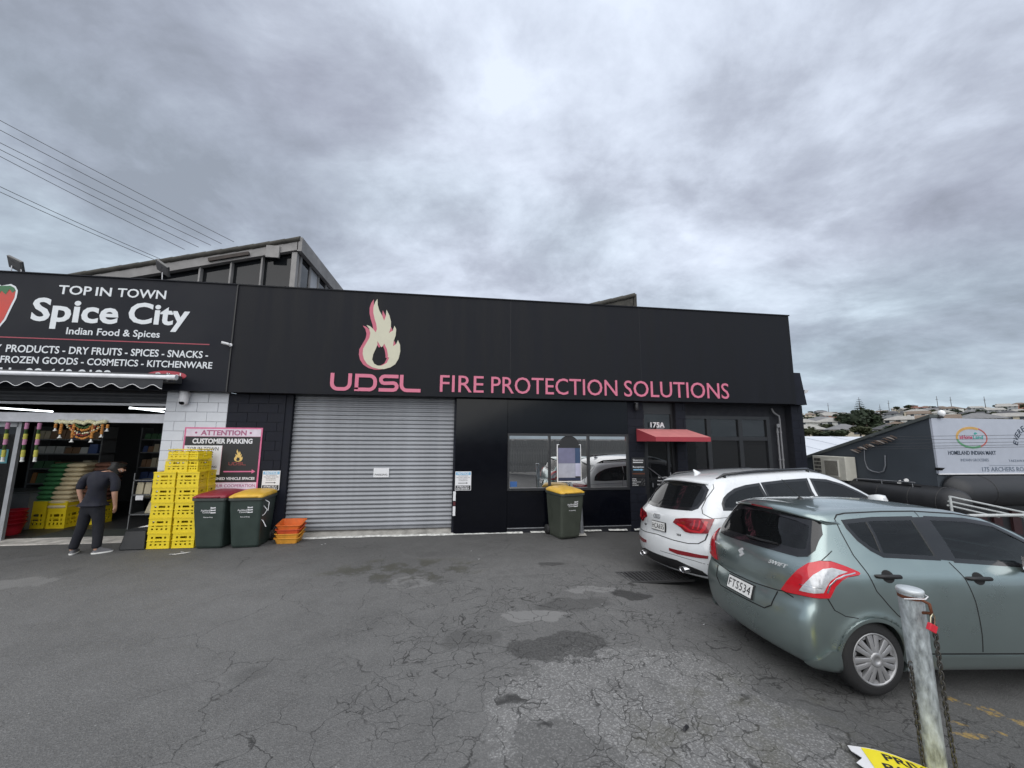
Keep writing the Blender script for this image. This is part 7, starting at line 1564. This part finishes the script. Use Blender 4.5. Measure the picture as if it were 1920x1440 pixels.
wnames = ['white', 'cream', 'brick', 'grey', 'pink']; rnames = ['grey', 'brown', 'red', 'pale', 'dark']
def house(az, d, w, dp, h, wi, ri, rot, lab, two=False, hip=True):
    x, y = pol(az, d); z = terr(az, d)-1.0; t = thing('house', (x, y, z), lab, 'house', 'houses on the far hillside', R(-az+rot)); H = h+1
    mb = MB(); mb.box(-w/2, w/2, -dp/2, dp/2, 0, H); mb.build('wall', WALLS[wi], t, world=False)
    e = .5; k = dp/2-.2 if hip else .0; rh = dp*.23; mb = MB(); V = [(-w/2-e, -dp/2-e, H), (w/2+e, -dp/2-e, H), (w/2+e, dp/2+e, H), (-w/2-e, dp/2+e, H), (-w/2+k-(0 if hip else e), 0, H+rh), (w/2-k+(0 if hip else e), 0, H+rh), (-w/2-e, -dp/2-e, H-.2), (w/2+e, -dp/2-e, H-.2), (w/2+e, dp/2+e, H-.2), (-w/2-e, dp/2+e, H-.2)]
    mb.add(V, [(0, 1, 5, 4), (1, 2, 5), (2, 3, 4, 5), (3, 0, 4), (0, 1, 7, 6), (1, 2, 8, 7), (2, 3, 9, 8), (3, 0, 6, 9), (6, 7, 8, 9)]); mb.build('roof', ROOFS[ri], t, world=False)
    nw = max(2, int(w/3.2))
    for fl in range(2 if two else 1):
        for i in range(nw):
            xx = -w/2+w*(i+.5)/nw; zz = 1.0+1.0+fl*2.7; mb = MB(); mb.box(xx-.75, xx+.75, -dp/2-.06, -dp/2-.01, zz, zz+1.15); mb.build('window', WGL, t, world=False)
    return t
ROWW = ['in row one', 'in row two', 'in row three', 'in row four', 'in row five', 'in row six', 'in row seven', 'on the skyline']
def zone(a):
    for lim, w in ((45.9, 'next to the black building'), (47.3, 'left of the conifer'), (48.7, 'just left of the conifer'), (49.6, 'below left of the conifer'), (50.6, 'straight below the conifer'), (52, 'just right of the conifer'), (53.4, 'over the slate wall'), (54.8, 'over the sign corner'), (56.4, 'over the sign lettering'), (58, 'over the oval logo'), (59.4, 'right of the oval logo'), (61, 'near the right frame edge')):
        if a < lim: return w
    return 'beyond the right frame edge'
rs = random.Random(11)
rows = [(185, 44.5, 61.3, 3.3), (225, 44.8, 61.3, 2.6), (275, 44, 61.3, 2.1), (340, 44, 61.3, 1.8), (420, 44, 61.3, 1.5), (520, 44, 61.3, 1.3), (640, 44, 61.3, 1.1), (760, 44, 61.3, .95)]
for ri_, (d0, a0, a1, st) in enumerate(rows):
    a = a0+rs.uniform(0, .8)
    while a < a1:
        if not (ri_ in (1, 2, 3) and 48.8 < a < 51.2):
            two = rs.random() < .35; w = rs.uniform(9, 14); wi = rs.choice([0, 0, 1, 1, 3, 2]); rr = rs.choice([0, 0, 1, 3, 3, 4, 2])
            if ri_ == 0 and abs(a-50.9) < 1.3: two, wi, rr = True, 0, 3
            house(a, d0*rs.uniform(.96, 1.05), w, rs.uniform(7, 9), 5.0 if two else 2.7, wi, rr, rs.uniform(-35, 35), f"{'two storey ' if two else ''}{'long ' if w > 12 else ''}{wnames[wi]} house, {rnames[rr]} roof, {ROWW[ri_]} {zone(a)}", two, rs.random() < .6)
        a += st*rs.uniform(.8, 1.3)
house(53.3, 230, 10, 8, 3.2, 4, 1, 10, 'pink walled house with brown roof just above the sloping slate wall', False, True)
# trees: trunk plus a crown of many small leaf clumps
LEAF = [mat('foliage_'+n_, c_, .9, var=.35, scale=.8) for n_, c_ in (('dark', (.018, .030, .014)), ('olive', (.040, .048, .018)), ('mid', (.030, .045, .020)))]
TRK = mat('tree_bark', (.06, .045, .035), .9)
def crown_mesh(seed, n=260, rx=1.0, rz=.85, leaf=.20):
    r = random.Random(seed); mb = MB(); lobes = [(r.uniform(-.5, .5), r.uniform(-.5, .5), r.uniform(-.35, .55), r.uniform(.35, .6)) for _ in range(6)]
    for _ in range(n):
        lx, ly, lz, lr = r.choice(lobes); u = r.uniform(-1, 1); a = r.uniform(0, 6.283); q = math.sqrt(1-u*u); rad = lr*r.uniform(.75, 1.05); c = Vector((lx+rad*q*math.cos(a), ly+rad*q*math.sin(a), (lz+rad*u)*rz)); s = leaf*r.uniform(.5, 1.1)
        M_ = Matrix.Rotation(r.uniform(0, 6.3), 4, 'Z') @ Matrix.Rotation(r.uniform(-1.2, 1.2), 4, 'X'); V = [c+M_ @ Vector(v) for v in ((-s, 0, 0), (-.3*s, .7*s, .1*s), (.6*s, .5*s, 0), (s, -.2*s, .15*s), (.1*s, -.7*s, 0))]; mb.add(V, [(0, 1, 2, 3, 4)])
    for lx, ly, lz, lr in lobes: knob(mb, (lx, ly, lz*rz), lr*.72, rz, 8)
    return mb
crowns = {}
def tree(az, d, w, h, li, lab, seed, grp='trees on the far hillside'):
    x, y = pol(az, d); z = terr(az, d); t = thing('tree', (x, y, z-.5), lab, 'tree', grp, seed*.7)
    mb = MB(); mb.tube([(0, 0, 0), (.1, 0, h*.35), (0, .1, h*.6)], [w*.05, w*.035, w*.02], 6); mb.build('trunk', TRK, t, world=False)
    k = (seed % 5, li)
    if k not in crowns: o = crown_mesh(seed).build('crown', LEAF[li], t, world=False, recalc=False); crowns[k] = o.data
    else: o = mesh_obj('crown', crowns[k], t)
    o.location = (0, 0, h*.50); o.scale = (w/2, w/2, h*.52); return t
ln = ['dark green', 'olive green', 'mid green']
for ri_, (d0, a0, a1, st) in enumerate([(165, 44.5, 61.3, 1.9), (205, 44.5, 61.3, 1.5), (250, 44.2, 61.3, 1.4), (305, 44, 61.3, 1.3), (380, 44, 61.3, 1.2), (470, 44, 61.3, 1.1), (580, 44, 61.3, 1.1), (735, 44, 61.3, 1.3)]):
    a = a0+rs.uniform(0, 1)
    while a < a1:
        li = rs.randrange(3); w = rs.uniform(4, 8)*(1+.08*ri_); h = rs.uniform(3, 5.5)*(1+.06*ri_)
        tree(a, d0*rs.uniform(.96, 1.04), w, h, li, f"{ln[li]} {'wide' if w > 1.5*h else ('narrow' if w < h else 'round')} tree{', low,' if h < 3.9*(1+.06*ri_) else ''} {ROWW[ri_]} {zone(a)}", rs.randrange(5)) if not (ri_ in (5, 6) and a > 54.8 and rs.random() < .25) else None; a += st*rs.uniform(.6, 1.5)
for k in range(9): tree(48.9+k*.26, 215+rs.uniform(-10, 20), rs.uniform(8, 11), rs.uniform(8, 12), k % 2, f'{ln[k % 2]} tree, {["leftmost", "second", "third", "fourth", "middle", "sixth", "seventh", "eighth", "rightmost"][k]} from the left in the clump under the conifer', k)
# Norfolk pine above the clump
def conifer(az, d, h, lab, tiers=13, w=.22):
    x, y = pol(az, d); z = terr(az, d); t = thing('norfolk_pine', (x, y, z), lab, 'tree'); mb = MB(); mb.tube([(0, 0, 0), (0, 0, h)], [.35, .06], 7); mb.build('trunk', TRK, t, world=False)
    mb = MB(); r = random.Random(5)
    for k in range(tiers):
        zz = h*(.30+.68*k/tiers); L_ = h*w*(1-.85*k/tiers)
        for j in range(7):
            a = j*.9+k*.5; ex, ey = L_*math.cos(a), L_*math.sin(a)
            for q in range(5):
                u = (q+1)/5; c = Vector((ex*u, ey*u, zz+L_*.12*u*u)); s = L_*.17*(1.2-u*.5); nrm = Vector((-ey, ex, 0)).normalized()*s; dr = Vector((ex, ey, 0)).normalized()*s*1.2
                mb.add([c-nrm-dr, c+nrm-dr, c+nrm*.5+dr, c-nrm*.5+dr], [(0, 1, 2, 3)]); mb.add([c-dr+Vector((0, 0, -s*.4)), c+dr+Vector((0, 0, -s*.4)), c+dr+Vector((0, 0, s*.4)), c-dr+Vector((0, 0, s*.4))], [(0, 1, 2, 3)])
    mb.build('crown', LEAF[0], t, world=False, recalc=False); return t
conifer(50.1, 235, 15.5, 'tall tiered conifer rising above the hillside trees'); conifer(51.7, 330, 13, 'thin spindly pine right of the tall conifer on the skyline', 6, .16)
for k, az in enumerate((47.4, 52.4, 55.9, 56.8, 58.9)):
    x, y = pol(az, 680); z = terr(az, 680); t = thing('radio_mast', (x, y, z), ['slim mast on the ridge left of the conifer', 'slim mast on the ridge right of the thin pine', 'slim mast on the ridge above the middle of the pale sign', 'slim mast on the ridge near the sign logo', 'slim mast on the ridge at the far right'][k], 'mast'); mb = MB(); mb.tube([(0, 0, 0), (0, 0, 17)], [.35, .2], 5); mb.box(-1.8, 1.8, -.15, .15, 13, 13.3); mb.build('pole', TRK, t, world=False)
# fence and hedge on the street side behind the photographer (seen in the window reflections)
fn = thing('paling_fence', (5, -6, 0), 'grey timber paling fence on the street side behind the viewer', 'fence'); PAL = mat('weathered_paling', (.34, .33, .30), .9, var=.25, scale=3); pm = None
mb = MB(); mb.box(-3, 16, -6.06, -6.02, .4, .5); mb.box(-3, 16, -6.06, -6.02, 1.5, 1.6); mb.build('rail', PAL, fn)['kind'] = 'stuff'
for i in range(120):
    if pm is None: q = MB(); q.box(0, .145, 0, .02, 0, 1.95); o = q.build('paling', PAL, fn, world=False); pm = o.data
    else: o = mesh_obj('paling', pm, fn)
    o.location = (-8+i*.157, 0, random.uniform(-.02, .03))
